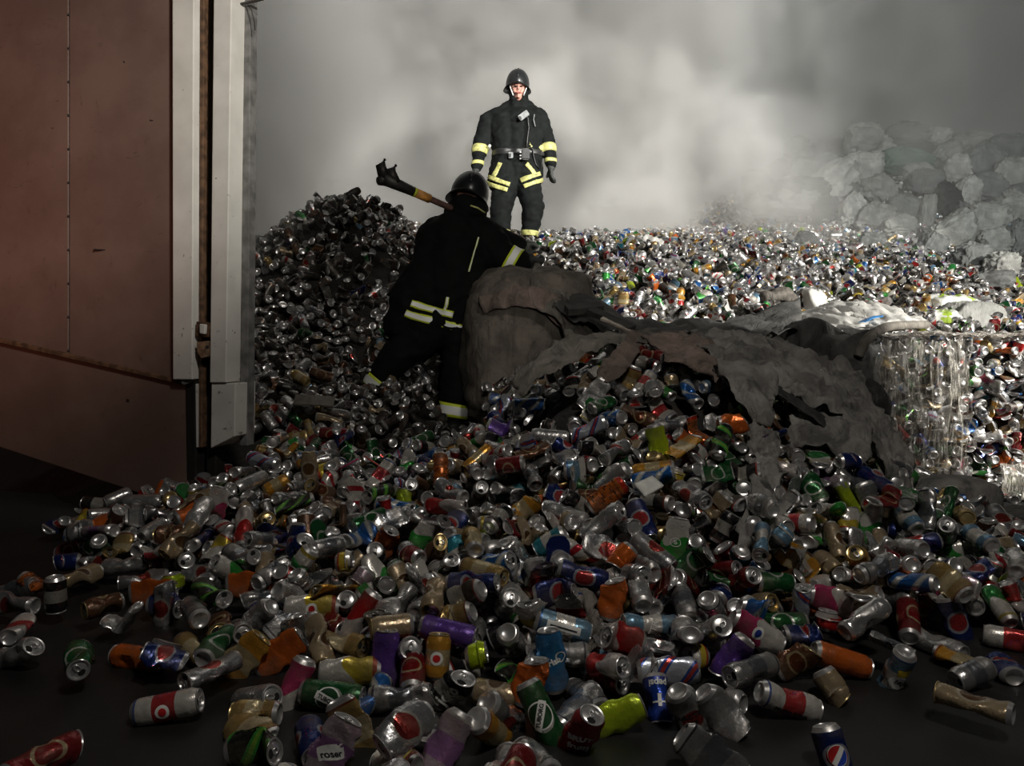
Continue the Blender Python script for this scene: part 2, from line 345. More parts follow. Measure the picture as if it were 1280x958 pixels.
for nm, c in (('white', (.46,.455,.43)), ('pale', (.30,.30,.28)), ('grey', (.15,.155,.15)), ('green', (.10,.17,.13)), ('dark', (.035,.045,.04)), ('black', (.012,.014,.013))):
    M['bag_'+nm] = cloth_mat('plastic_bag_'+nm, c, .45, var=.3, sc_=3, bump=1.0)
k = N('printed_bag'); u, v, _ = k.sep(k.uv()); o = k.obj()
c = k.mix(k.math('GREATER_THAN', k.math('ABSOLUTE', k.math('SUBTRACT', v, .35)), .22), (.12,.36,.08), (.55,.56,.52)); c = k.mix(k.math('LESS_THAN', k.noise(7, 2, o), .40), c, (.3,.42,.05))
M['bag_printed'] = k.bsdf(c, .4, 0, k.bump(k.noise(20, 5, o), .6, .02))
k = N('plastic_film'); o = k.obj(); st = k.noise(30, 6, k.scalev(o, (3, 3, .35)), dist=1.0)
al = k.math('ADD', .10, k.math('MULTIPLY', k.step(st, .50, .72), .75))
M['film'] = k.bsdf((.70,.66,.58), .25, 0, k.bump(st, .9, .03), alpha=al)
k = N('plastic_film_top'); o = k.obj(); st = k.noise(26, 6, k.scalev(o, (.7, 3, 3)), dist=1.4)
M['film_top'] = k.bsdf((.66,.60,.53), .3, 0, k.bump(st, 1, .03), alpha=k.math('ADD', .25, k.math('MULTIPLY', k.step(st, .44, .62), .7)))
k = N('gate_sheet'); o = k.obj(); n1 = k.noise(2.2, 6, o, rough=.6); n2 = k.noise(14, 6, k.scalev(o, (1, 1, .6)), rough=.7)
c = k.mix(k.step(n1, .35, .7), (.130,.082,.067), (.180,.118,.096)); c = k.mix(k.math('MULTIPLY', k.step(n2, .60, .74), .6), c, (.07,.045,.03))
scr = k.noise(9, 8, k.scalev(o, (1, 1, 4)), rough=.8, dist=2.0); c = k.mix(k.math('MULTIPLY', k.step(scr, .615, .655), .75), c, (.05,.035,.03))
M['gate'] = k.bsdf(c, .5, 0, k.bump(n1, .15, .02))
k = N('gate_post_paint'); o = k.obj(); n2 = k.noise(30, 6, o, rough=.7); _, _, z_ = k.sep(o)
chip = k.step(n2, k.math('ADD', .60, k.math('MULTIPLY', z_, .035)), k.math('ADD', .64, k.math('MULTIPLY', z_, .035)))
c = k.mix(k.step(k.noise(5, 4, o), .3, .7), (.58,.56,.52), (.72,.70,.65)); c = k.mix(k.math('MULTIPLY', chip, .85), c, (.06,.045,.035))
M['post'] = k.bsdf(c, .4, 0, k.bump(chip, .3, .003))
M['seal'] = simple('rubber_seal', (.008,.007,.006), .7); M['rust'] = simple('rusty_strip', (.12,.065,.035), .7, .2, 30, .5, .4); M['latch'] = simple('worn_latch', (.36,.24,.15), .5, .4, 40, .4, .4); M['return'] = simple('gate_return_grey', (.16,.155,.15), .6)
# ---- object helpers
def tag(o, label=None, cat=None, group=None, kind=None):
    if label: o['label'] = label
    if cat: o['category'] = cat
    if group: o['group'] = group
    if kind: o['kind'] = kind
    return o
def empty(name, loc=(0,0,0)):
    o = bpy.data.objects.new(name, None); C.objects.link(o); o.location = loc; o.empty_display_size = .1; return o
def keep(o, parent):
    """parent without moving: the child's mesh is in world coordinates"""
    o.parent = parent; o.matrix_parent_inverse = Matrix.Translation(-parent.location) if parent.type == 'EMPTY' else Matrix.Identity(4)
    return o
def mk(name, V, Fs, mat, parent=None, uv=None, smooth=True, sharp=None):
    me = bpy.data.meshes.new(name); me.from_pydata([tuple(v) for v in V], [], [tuple(f) for f in Fs])
    for m in (mat if isinstance(mat, (list, tuple)) else [mat]): me.materials.append(m)
    if uv is not None:
        l = me.uv_layers.new(name='UVMap'); idx = np.empty(len(me.loops), int); me.loops.foreach_get('vertex_index', idx)
        l.data.foreach_set('uv', np.asarray(uv, float)[idx].ravel())
    if smooth: me.polygons.foreach_set('use_smooth', [True]*len(me.polygons))
    if sharp: me.set_sharp_from_angle(angle=math.radians(sharp))
    me.update(); o = bpy.data.objects.new(name, me); C.objects.link(o)
    if parent: keep(o, parent)
    return o
def bm_mk(name, bm, mat, parent=None, smooth=False, sharp=None):
    me = bpy.data.meshes.new(name); bm.to_mesh(me); bm.free(); me.materials.append(mat)
    if smooth: me.polygons.foreach_set('use_smooth', [True]*len(me.polygons))
    if sharp: me.set_sharp_from_angle(angle=math.radians(sharp))
    o = bpy.data.objects.new(name, me); C.objects.link(o)
    if parent: keep(o, parent)
    return o
def hexa(bm, c8):
    v = [bm.verts.new(c) for c in c8]
    for f in ((0,3,2,1),(4,5,6,7),(0,1,5,4),(1,2,6,5),(2,3,7,6),(3,0,4,7)): bm.faces.new([v[i] for i in f])
def tube(bm, pts, rad, seg=10, caps=True):
    pts = [Vector(p) for p in pts]; rings = []; up = Vector((.3,.2,1)).normalized()
    for i, p in enumerate(pts):
        t = (pts[min(i+1, len(pts)-1)]-pts[max(i-1, 0)]).normalized()
        a = t.cross(up); a = a.normalized() if a.length > 1e-4 else Vector((1,0,0)); b = a.cross(t)
        r = rad[i] if isinstance(rad, (list, tuple)) else rad
        rings.append([bm.verts.new(p+a*r*math.cos(2*PI*k/seg)+b*r*math.sin(2*PI*k/seg)) for k in range(seg)])
    for i in range(len(rings)-1):
        for k in range(seg): bm.faces.new((rings[i][k], rings[i][(k+1)%seg], rings[i+1][(k+1)%seg], rings[i+1][k]))
    if caps: bm.faces.new(rings[0][::-1]); bm.faces.new(rings[-1])
def catmull(P, n):
    P = np.asarray(P, float); Q = np.vstack([2*P[0]-P[1], P, 2*P[-1]-P[-2]]); out = []
    for i in range(len(P)-1):
        p0, p1, p2, p3 = Q[i:i+4]
        for t in np.linspace(0, 1, n, endpoint=False):
            out.append(.5*((2*p1)+(-p0+p2)*t+(2*p0-5*p1+4*p2-p3)*t*t+(-p0+3*p1-3*p2+p3)*t**3))
    out.append(P[-1]); return np.array(out)
def cloth(name, rows, mat, wrinkle=.02, thick=.003, n=10, seed=0, parent=None, fold=(1, .3), ragged=.0, freq=5.0, hi=1.0):
    """a sheet through a grid of points of the place, with creases; real thickness"""
    G = [catmull([at(*p) for p in r], n) for r in rows]; G = np.array(G)
    G = np.array([catmull(G[:, j], n) for j in range(G.shape[1])]).transpose(1, 0, 2)
    a, b = G.shape[:2]; nz = np.cross(np.gradient(G, axis=0), np.gradient(G, axis=1)); nz /= np.linalg.norm(nz, axis=-1, keepdims=True)+1e-9
    flip = np.sign((nz*(np.array((0,0,CAMZ))-G)).sum(-1).mean()) or 1; nz *= flip
    for i in range(a):
        for j in range(b):
            u, v = i/(a-1), j/(b-1); p = Vector(G[i, j])*freq
            q = Vector((p.x*fold[0], p.y, p.z*fold[1]))+Vector((seed*7.3, 0, 0))
            h = (.6-abs(noise.noise(q))*2.4)*.8+((.35-abs(noise.noise(q*2.6+Vector((3,1,0))))*1.7)*.75+(.3-abs(noise.noise(q*5.8)))*.35)*hi
            G[i, j] += nz[i, j]*h*wrinkle
            if ragged:
                e = min(u, 1-u, v, 1-v); k_ = max(0, 1-e*9)
                d = Vector((noise.noise(q*4), noise.noise(q*4+Vector((9,0,0))), noise.noise(q*4+Vector((0,9,0)))))*ragged*k_
                G[i, j] += np.array(d)
    V = G.reshape(-1, 3); Fs = [(i*b+j, i*b+j+1, (i+1)*b+j+1, (i+1)*b+j) for i in range(a-1) for j in range(b-1)]
    if flip > 0: Fs = Fs
    UV = [(j/(b-1), i/(a-1)) for i in range(a) for j in range(b)]
    o = mk(name, V, Fs, mat, parent, UV)
    s = o.modifiers.new('thickness', 'SOLIDIFY'); s.thickness = thick; s.offset = 0
    return o
def lump(name, c, size, mat, seed=0, res=28, e=.55, wrinkle=.05, parent=None, rot=0, freq=4.0, stretch=(1,1,1)):
    """a full soft sack: rounded box swollen and creased"""
    bm = bmesh.new(); bmesh.ops.create_uvsphere(bm, u_segments=res*2, v_segments=res, radius=1)
    R = Matrix.Rotation(rot, 3, 'Z')
    for v in bm.verts:
        p = v.co; q = Vector([math.copysign(abs(x)**e, x) for x in p]); s = Vector((q.x*size[0], q.y*size[1], q.z*size[2]))*.5
        w = Vector((s.x*freq*stretch[0]+seed*3.1, s.y*freq*stretch[1], s.z*freq*stretch[2]))
        h = (1-2*abs(noise.noise(w)))*.8+noise.noise(w*2.3)*.6+noise.noise(w*5)*.3
        v.co = R @ (s+p.normalized()*h*wrinkle)+Vector(c)
    return bm_mk(name, bm, mat, parent, True)

# ---- ground and gate ---------------------------------------------------------
fl = mk('floor', [(-9,-4,0),(9,-4,0),(14,26,0),(-14,26,0)], [(0,1,2,3)], M['floor'], smooth=False); tag(fl, kind='structure')
xs = np.arange(-5.0, 9.01, .08); ys = np.arange(.7, 19, .08); GX, GY = np.meshgrid(xs, ys)
GZ = heap_h(GX, GY)
low = np.where((GY < 5.2)|((GX < .3)&(GY < 7)), np.minimum(.23, .09+.58*GZ), .06); GZ2 = np.maximum(GZ-low, -.05)
GZ2 = np.where((GX < 0)&(GY > 4.2)&(GY < 7), np.maximum(GZ2, GZ-.10), GZ2)
GZ2 = np.where((GX < -1.2) & (GY > 3.3) & (GY < 4.2), np.minimum(GZ2, .35), GZ2)
nx = len(xs); ny = len(ys)
V = np.stack([GX.ravel(), GY.ravel(), GZ2.ravel()], 1)
Fs = [(j*nx+i, j*nx+i+1, (j+1)*nx+i+1, (j+1)*nx+i) for j in range(ny-1) for i in range(nx-1)]
hb = mk('rubbish_mound', V, Fs, M['heap']); tag(hb, 'dark dirt and packed rubbish under the loose cans', 'rubbish', kind='stuff')

def dw(px): return 3.72-.25*px/222
gate = empty('metal_gate', at(150, 600, 3.6)); tag(gate, 'tall scuffed sheet metal gate leaf with pale edge posts, left of the can heap', 'gate')
def panel(name, poly, mat, t, off=0, inset=0):
    """flat plate standing on the gate's plane; poly = (px, py), thickness t, set back by off"""
    bm = bmesh.new(); a = []; b = []
    n_ = Vector((.25/222*950*.32, 1, 0)).normalized()
    for px, py in poly:
        d = dw(px); p = at(px, py, d)+n_*off; a.append(bm.verts.new(p)); b.append(bm.verts.new(p+n_*t))
    bm.faces.new(a); bm.faces.new(b[::-1])
    for i in range(len(a)): bm.faces.new((a[(i+1)%len(a)], a[i], b[i], b[(i+1)%len(a)]))
    bmesh.ops.recalc_face_normals(bm, faces=bm.faces)
    o = bm_mk(name, bm, mat, gate)
    bv = o.modifiers.new('bevel', 'BEVEL'); bv.width = .004; bv.segments = 2; bv.limit_method = 'ANGLE'
    return o
panel('sheet_panel', [(-260,-220),(85,-220),(85,443),(-260,362)], M['gate'], .02)
panel('sheet_panel', [(86.5,-220),(223,-220),(223,475),(86.5,443.5)], M['gate'], .02)
panel('lower_panel', [(-260,366),(232,482),(240,640),(-260,475)], M['gate'], .05, .012)
panel('seam_strip', [(-260,362),(222,474),(224,480),(-260,369)], M['rust'], .03, -.008)
panel('edge_post', [(222,-220),(250,-220),(247,474),(223,474)], M['post'], .09, -.035)
panel('edge_post', [(275,-220),(298,-220),(288,478),(268,478)], M['post'], .14, -.03)
panel('seal_strip', [(250,-220),(256,-220),(252,560),(248,560)], M['rust'], .1, 0)
panel('seal_strip', [(268,-220),(275.5,-220),(269,560),(264,560)], M['rust'], .1, 0)
panel('rubber_seal', [(256,-220),(268,-220),(264,600),(252,600)], M['seal'], .08, .03)
panel('lower_edge_channel', [(231,480),(243,478),(244,600),(233,600)], M['seal'], .08, .004)
panel('lower_edge_channel', [(243,480),(250,480),(251,560),(244,560)], M['post'], .08, .004)
panel('lower_post_block', [(268,479),(298,479),(297,545),(267,560)], M['post'], .14, -.02)
panel('side_return', [(296,-220),(304,-220),(298,560),(288,560)], M['return'], .05, .06)
lt = panel('latch', [(251,402),(268,404),(266,422),(250,420)], M['rust'], .08, -.03)
panel('latch_bolt', [(258,405),(265,406),(264,418),(258,417)], M['post'], .06, -.045)
lk = panel('lock_plate', [(253,428),(267,426),(266,446),(259,448),(254,440)], M['latch'], .07, -.04)
bm = bmesh.new(); tube(bm, [at(259,434,dw(259)-.046), at(259,434,dw(259)-.03)], .008, 10); bm_mk('keyhole', bm, M['seal'], gate)
bm = bmesh.new(); tube(bm, [at(296,6,3.42), at(306,4,3.42), at(320,1,3.4), at(332,-2,3.4)], .006, 6); tube(bm, [at(310,6,3.42), at(315,14,3.4), at(318,28,3.4), at(319,38,3.4)], .0025, 5)
bm_mk('wire_hook', bm, M['steel'], gate)
bm = bmesh.new()
for px in (85.8,):
    for py in range(-150, 440, 42): tube(bm, [at(px, py, dw(px)-.004), at(px, py, dw(px)+.002)], .005, 8)
bm_mk('rivet_row', bm, M['seal'], gate)
bm = bmesh.new()
for (px, py, s, l_) in ((155,77,.008,.008),(130,312,.006,.10),(160,500,.010,.012),(190,150,.004,.02)): hexa(bm, [at(px-l_*130, py-s*130, dw(px)-.003), at(px+l_*130, py-s*130+1, dw(px)-.003), at(px+l_*130, py+s*130+1, dw(px)-.003), at(px-l_*130, py+s*130, dw(px)-.003)]+[at(px-l_*130, py-s*130, dw(px)+.012), at(px+l_*130, py-s*130+1, dw(px)+.012), at(px+l_*130, py+s*130+1, dw(px)+.012), at(px-l_*130, py+s*130, dw(px)+.012)])
bm_mk('dent_mark', bm, M['seal'], gate)
# where each loose can came to rest: can kind, x, y, z in mm, turn about x, y, z in degrees
REST = [
0,-3151,6846,485,257,33,24, 11,-3092,6596,483,48,34,72, 12,-2216,2903,71,271,312,267, 15,-3136,6273,432,98,343,311, 4,-2672,6984,823,270,174,3, 7,-2162,2970,45,163,357,327, 2,-2173,3125,70,86,305,99, 16,-2187,3230,60,89,16,27, 7,-3004,6019,426,346,212,310,
1,-2905,6482,636,256,220,26, 0,-2826,6645,694,265,307,9, 4,-3089,4947,69,268,324,237, 1,-3208,5404,174,32,17,93, 1,-3093,6333,500,287,2,105, 16,-3547,5893,-228,347,187,30, 0,-3174,6941,488,223,49,50, 10,-1988,3098,72,79,24,303, 14,-2030,3242,47,214,359,300,
12,-2675,4968,232,66,151,30, 9,-3014,5108,188,352,39,13, 4,-2798,5115,227,270,63,313, 0,-3127,5453,232,17,143,6, 15,-3221,5776,258,43,242,24, 1,-2757,6280,793,127,343,49, 16,-2898,6548,614,130,19,274, 5,-2523,6639,957,54,4,99, 2,-2566,6714,934,16,228,7,
4,-2561,7253,983,290,354,183, 6,-1941,3214,63,270,210,352, 4,-1869,3418,65,90,14,270, 5,-2744,4807,141,193,42,346, 0,-3258,4723,71,90,285,291, 17,-2760,4862,159,216,353,13, 1,-2516,5187,437,274,27,258, 14,-2366,5830,946,269,320,22,
0,-3015,5792,344,54,336,93, 8,-2970,5769,427,226,358,289, 1,-2327,6783,1193,83,15,345, 4,-2535,6541,986,226,1,54, 17,-2433,6669,1084,340,253,91, 11,-2692,6863,897,102,323,310, 12,-2314,7119,1181,254,15,69, 4,-1934,2692,66,90,349,100,
0,-1768,2886,71,87,158,5, 5,-1891,3208,58,306,200,355, 17,-2918,4623,68,93,344,21, 5,-1914,4904,747,66,328,96, 0,-1917,4958,795,234,40,53, 16,-2442,4810,325,36,41,88, 17,-2705,4715,137,307,359,316, 15,-2318,4840,498,272,353,271, 8,-2599,4895,241,142,246,2,
5,-2423,4965,384,335,120,28, 15,-2892,4913,183,100,314,296, 11,-3026,5413,236,30,189,344, 2,-2389,6056,1057,324,211,43, 11,-2906,5724,410,330,23,343, 1,-1885,6467,1642,49,334,123, 14,-2020,6588,1540,15,1,87, 15,-2490,6799,1030,61,49,44,
10,-2474,6867,1018,18,156,42, 2,-1862,2384,71,90,135,329, 9,-1684,2831,65,88,17,234, 4,-1728,2991,93,62,332,82, 17,-2571,4052,67,97,5,30, 8,-2862,4310,81,1,122,69, 16,-2300,3926,142,352,183,57, 9,-2757,4507,96,72,236,40, 0,-1800,4814,811,63,354,22,
16,-1801,4999,895,284,357,83, 16,-1697,5102,961,62,319,122, 7,-2063,5020,689,106,320,27, 6,-2513,4924,315,49,205,344, 3,-1773,5396,1150,201,62,26, 4,-1799,5455,1182,61,335,96, 11,-1844,5392,1191,322,285,344, 12,-2253,5284,757,243,9,276,
9,-2456,5429,622,288,41,21, 6,-1845,5989,1548,49,357,147, 13,-2887,5869,573,12,128,314, 17,-1861,6110,1617,337,114,259, 2,-1864,6290,1657,119,2,319, 7,-1834,6350,1645,50,155,52, 14,-1954,6525,1549,59,148,30, 16,-1789,6686,1659,51,20,53,
4,-2013,6993,1465,312,358,327, 0,-2915,7487,694,237,340,100, 16,-1637,2352,60,89,344,336, 17,-1654,2868,132,302,55,300, 7,-1700,4239,497,18,149,68, 12,-1699,4288,562,262,292,79, 5,-1607,4403,638,86,21,74, 6,-1810,4584,658,107,322,13,
9,-1639,4602,717,95,48,275, 3,-1780,4635,730,92,298,282, 7,-1606,4738,775,235,349,301, 9,-1541,4802,827,262,292,74, 6,-1501,4732,843,248,330,86, 10,-1752,4724,810,345,207,315, 9,-1715,5022,926,92,12,262, 17,-1604,5071,977,272,213,331,
11,-1680,5163,1014,68,49,82, 12,-1700,5194,1063,101,323,126, 4,-1834,5340,1072,113,23,263, 6,-1565,5531,1313,138,299,16, 14,-1764,5622,1322,14,123,55, 9,-1645,5620,1398,325,117,284, 4,-2172,5340,826,20,330,201, 16,-1798,5993,1595,301,333,27,
3,-1896,5584,1303,76,331,123, 2,-1780,6334,1715,73,313,38, 7,-1706,6451,1730,76,346,63, 8,-1853,6561,1663,282,2,278, 16,-1586,6673,1756,294,149,31, 11,-1689,6921,1665,56,343,94, 5,-1654,7001,1664,67,331,119, 11,-1677,7055,1638,46,56,37,
11,-1515,2257,71,86,330,263, 8,-1585,2664,72,83,73,280, 4,-1609,2767,97,120,33,69, 6,-1518,2841,59,90,12,122, 11,-1508,2909,90,334,112,117, 5,-1542,4017,418,125,36,253, 8,-1620,4066,456,311,325,313, 3,-1619,4226,541,53,35,139, 11,-1520,4373,618,132,45,30,
3,-1461,4384,672,79,10,315, 2,-1326,4467,675,272,345,273, 11,-1455,4557,692,267,6,113, 11,-1447,4795,823,58,75,348, 3,-1600,4863,879,234,29,258, 2,-1521,5079,969,57,13,178, 8,-1462,5169,1022,294,53,109, 16,-1340,4846,816,64,355,181,
9,-1653,5287,1096,83,358,248, 10,-1594,5316,1130,341,207,297, 15,-1386,5278,1101,272,307,286, 6,-1493,5427,1252,55,5,259, 8,-1347,5336,1150,59,345,114, 0,-1858,5545,1241,54,243,266, 10,-1927,5636,1264,260,19,242, 16,-1656,6256,1746,246,355,101,
2,-1474,6347,1832,83,14,92, 8,-1686,6452,1765,78,120,319, 12,-1670,6560,1758,92,42,334, 1,-1515,6662,1788,291,135,28, 0,-1588,6843,1724,293,337,249, 14,-1566,6950,1701,262,11,329, 11,-1526,7140,1678,257,12,27, 9,-1384,2070,65,89,13,193,
0,-1392,2267,96,180,0,317, 5,-1559,2463,49,116,1,83, 12,-1494,2661,71,274,79,345, 0,-1406,2856,71,270,193,351, 1,-1460,2963,100,30,306,322, 16,-1404,3936,424,309,352,180, 14,-1393,4202,539,83,18,7, 4,-1313,4391,635,74,333,51, 12,-1404,4915,831,77,60,289,
16,-1431,5084,989,21,38,25, 5,-1273,4742,798,305,172,23, 16,-1411,4823,856,255,354,251, 6,-1238,4913,898,84,0,68, 12,-1129,5510,1259,266,3,116, 4,-1413,5719,1516,236,337,258, 0,-1006,5338,1108,117,326,64, 14,-1273,5993,1680,341,206,4,
13,-1376,6251,1826,71,108,328, 5,-1711,6107,1676,286,150,35, 0,-1408,6779,1788,78,337,136, 16,-1393,6860,1750,281,190,349, 11,-1309,7018,1734,291,127,36, 11,-1409,7152,1702,285,291,253, 11,-1457,2514,68,91,217,342, 7,-1325,2595,48,316,185,313,
12,-1386,2655,71,277,76,349, 17,-1316,2778,64,93,19,333, 7,-1332,2848,48,106,1,355, 11,-1403,3410,187,320,249,31, 12,-1320,3951,398,127,69,5, 7,-1420,4045,458,92,26,91, 5,-1227,4109,462,81,312,69, 14,-1270,4174,473,186,35,358, 4,-1151,4960,799,247,354,27,
5,-1206,4893,809,297,190,32, 15,-1150,5078,943,265,173,2, 5,-998,4972,875,125,321,83, 12,-1012,5189,911,43,138,299, 3,-803,5054,823,109,36,314, 3,-1104,5828,1536,359,227,131, 11,-1348,5965,1720,126,354,297, 1,-1235,6030,1714,204,301,314,
4,-1293,6564,1847,114,350,330, 8,-1315,6764,1783,87,25,67, 4,-1290,6826,1800,315,353,141, 2,-1270,7134,1717,301,258,3, 3,-1212,1611,69,89,12,103, 4,-1250,1952,66,90,15,9, 4,-1141,2271,85,105,8,16, 11,-1220,2468,70,93,45,291, 2,-1286,2613,71,90,14,46,
12,-1250,2677,71,89,320,60, 16,-1188,3865,353,308,348,184, 4,-835,4769,635,79,348,14, 2,-982,4990,738,319,257,343, 2,-922,5003,711,301,331,210, 3,-984,4863,766,328,101,85, 2,-1313,5051,955,318,231,310, 8,-760,5025,768,292,341,88, 5,-1222,5190,1024,335,266,19,
10,-721,5151,785,289,54,127, 0,-1088,5315,1075,247,10,289, 7,-985,5889,1488,6,148,96, 17,-1175,6119,1738,33,46,192, 8,-1105,6166,1717,85,147,325, 6,-1162,6878,1733,103,359,121, 10,-1171,6994,1735,243,356,45, 12,-1230,2234,71,91,315,318,
16,-1118,2375,61,90,342,324, 17,-1161,2573,83,61,33,100, 9,-1153,2673,77,274,116,343, 17,-1134,2781,73,108,8,40, 15,-1161,3322,214,42,337,180, 7,-1151,3887,334,351,230,79, 13,-748,4692,650,87,144,18, 0,-666,4554,589,271,338,266, 11,-735,4799,656,85,22,58,
2,-838,4815,706,275,293,323, 1,-939,5046,833,60,355,317, 1,-712,5066,713,73,352,177, 0,-938,5196,919,82,339,1, 7,-976,5548,1190,186,31,302, 13,-1067,6007,1613,139,318,23, 16,-1072,6133,1673,247,253,354, 5,-1001,6221,1645,283,217,14,
3,-967,6331,1675,7,121,335, 7,-1049,6397,1718,138,4,346, 14,-1119,2139,47,214,359,88, 10,-1011,2317,75,257,351,44, 6,-1048,2357,78,269,303,318, 15,-1086,2425,105,323,318,145, 11,-1049,2541,71,87,329,83, 17,-1075,2702,72,277,33,340,
6,-728,4818,597,256,353,343, 15,-618,4848,573,131,7,259, 2,-662,4949,686,309,278,135, 6,-928,5525,1136,290,311,100, 5,-660,5386,801,136,5,299, 2,-687,5405,874,94,132,353, 6,-912,5723,1392,54,107,37, 1,-837,5844,1433,317,40,122, 7,-909,6250,1583,226,27,25,
1,-413,6266,1232,263,260,48, 17,-936,6454,1669,143,48,74, 3,-915,6757,1670,54,300,242, 1,-871,6805,1658,295,342,20, 16,-887,1890,68,290,349,93, 11,-1096,1873,68,91,216,27, 4,-1021,2098,66,90,352,323, 1,-967,2271,71,90,315,309, 5,-946,2362,68,325,168,357,
0,-1059,2610,71,270,314,83, 9,-636,5260,738,64,28,70, 7,-460,5344,745,119,27,257, 9,-362,5437,767,108,214,344, 7,-924,5772,1374,20,231,317, 4,-465,5692,890,162,56,355, 10,-316,5824,896,347,202,78, 3,-479,6197,1182,320,293,300, 1,-619,6247,1392,258,212,352,
10,-551,6428,1358,359,218,349, 9,-902,6641,1652,119,4,100, 7,-586,6587,1450,76,147,323, 3,-902,1403,72,267,37,336, 16,-919,1934,61,92,19,6, 0,-896,2205,71,90,340,38, 1,-856,2521,92,67,344,343, 7,-310,4740,470,93,335,98, 4,-405,5227,714,5,159,20,
9,-332,5697,786,328,80,325, 11,-299,5975,888,176,63,359, 1,-439,6192,1130,64,42,148, 12,-252,6231,1016,140,337,279, 7,-480,6275,1243,274,146,0, 12,-764,6753,1590,202,302,339, 3,-775,6840,1607,236,308,330, 4,-736,1809,66,90,352,328,
11,-776,1944,71,266,211,358, 9,-828,2091,68,92,326,18, 1,-904,2115,97,283,95,46, 3,-747,2281,71,88,70,281, 11,-765,2444,73,293,101,83, 1,-820,2642,98,211,59,324, 14,-380,5072,631,63,204,6, 2,-225,5128,642,295,308,350, 1,-61,5728,700,343,217,354,
9,-365,5756,810,277,315,80, 4,-324,6094,966,302,26,88, 15,-58,6036,850,250,9,102, 2,-122,6208,1039,276,26,348, 6,-132,6381,1144,275,16,283, 1,-182,6420,1183,116,150,0, 15,-879,2174,124,105,11,51, 9,-713,2105,88,191,48,350, 4,-712,2179,66,270,354,233,
3,-670,2339,107,49,348,315, 7,-592,2326,144,16,9,147, 16,-641,2422,89,48,11,67, 8,-692,2539,73,86,332,86, 11,-251,6111,981,283,322,223, 5,-197,6022,842,86,4,357, 12,-224,6338,1060,64,352,148, 7,-98,6183,960,198,14,72, 0,-176,6533,1212,313,358,299,
0,-92,6676,1272,342,291,244, 0,-537,6896,1503,253,13,289, 7,-513,1573,40,18,180,324, 14,-636,1837,47,214,359,275, 9,-652,1958,64,271,346,128, 6,-618,2079,84,68,330,146, 17,-546,2245,65,273,157,5, 17,-560,2365,84,58,242,79, 4,-556,2477,105,52,352,122,
2,-602,2752,75,88,309,263, 6,181,5871,830,317,6,241, 12,94,5970,795,232,18,87, 0,75,6040,845,277,221,11, 12,-53,6124,841,268,73,257, 1,-25,6094,907,166,67,356, 16,-54,6812,1319,268,331,96, 1,-547,1833,71,90,165,3, 11,-448,1956,72,85,30,55,
3,-503,2100,72,89,332,32, 0,-478,2178,93,316,331,155, 11,-445,2321,95,114,15,133, 0,-532,3021,127,337,216,269, 17,71,5862,744,39,329,177, 6,-366,1835,62,90,29,247, 10,-373,1992,73,254,131,29, 15,-388,2070,63,103,340,134, 12,-419,2128,88,116,346,138,
9,-417,2242,68,272,214,6, 6,-274,1442,59,90,12,247, 11,-412,1667,69,93,46,64, 6,-245,1784,82,296,1,351, 0,-316,1917,71,90,225,349, 9,-229,1923,77,264,70,23, 8,-284,2090,74,103,318,4, 7,-333,2170,50,333,186,326, 12,-302,2242,71,273,255,285,
6,-130,1695,65,91,34,238, 4,-135,1804,136,354,243,133, 4,-181,1938,120,356,14,260, 16,-194,2018,65,90,324,75, 17,-186,2084,66,89,349,74, 6,-44,1722,107,137,25,300, 0,-143,1863,71,90,15,195, 0,-112,1940,101,359,162,357, 0,-103,2035,71,90,45,359,
15,-45,2047,94,136,352,50, 2,-150,2403,97,57,322,289, 0,-5,1731,71,90,15,32, 14,19,1820,47,212,357,65, 10,9,1900,73,346,240,97, 9,-2,1962,77,82,80,255, 7,30,2088,105,121,327,36, 16,84,1753,60,89,16,120, 17,144,1808,79,72,4,293, 3,120,1884,73,267,67,90,
11,90,1990,71,88,328,41, 4,106,2207,72,268,162,357, 3,56,2579,118,288,122,70, 15,72,2642,150,293,297,225, 11,17,2845,228,272,350,294, 4,-15,2860,281,97,17,305, 7,-28,3051,357,108,21,34, 17,-215,3303,299,177,30,349, 3,114,1560,69,89,19,54,
5,238,1825,49,303,180,5, 12,184,1936,113,50,317,282, 14,63,2599,201,323,124,306, 8,9,2980,361,109,9,73, 5,-43,3192,400,100,340,85, 3,-4,3384,419,207,317,69, 16,143,3535,530,91,286,342, 15,-113,4188,448,328,33,173, 14,288,1768,79,74,263,266,
16,313,1830,71,86,313,25, 10,266,1920,74,52,38,135, 6,274,2006,72,87,48,306, 15,244,2111,81,79,28,19, 16,302,2141,92,136,12,103, 12,300,2235,91,278,217,28, 2,283,2391,156,102,6,311, 1,172,2827,274,49,13,90, 3,152,2882,301,38,326,136,
17,293,2927,440,333,45,239, 1,154,3031,471,85,334,265, 5,263,3325,632,138,347,342, 6,71,3413,470,306,45,209, 6,103,3542,519,155,353,291, 16,126,3672,468,55,22,126, 4,122,5438,721,158,23,335, 2,134,5567,769,282,108,332, 9,397,1819,69,91,321,51,
12,377,1905,72,91,310,243, 17,355,1984,79,259,297,284, 9,393,2070,66,269,17,332, 12,377,2193,74,82,349,170, 1,372,2381,186,215,11,312, 5,388,2424,195,66,1,6, 12,359,2595,243,131,291,69, 4,156,2686,298,94,351,296, 17,265,2875,362,334,314,276,
17,415,2972,482,247,29,323, 17,341,3020,491,271,355,256, 8,252,3049,516,81,175,358, 3,345,3432,693,109,19,269, 11,22,3545,475,305,284,330, 12,91,3602,476,323,346,249, 2,52,3788,491,291,262,275, 4,286,4137,695,312,115,87, 8,164,4467,638,149,0,64,
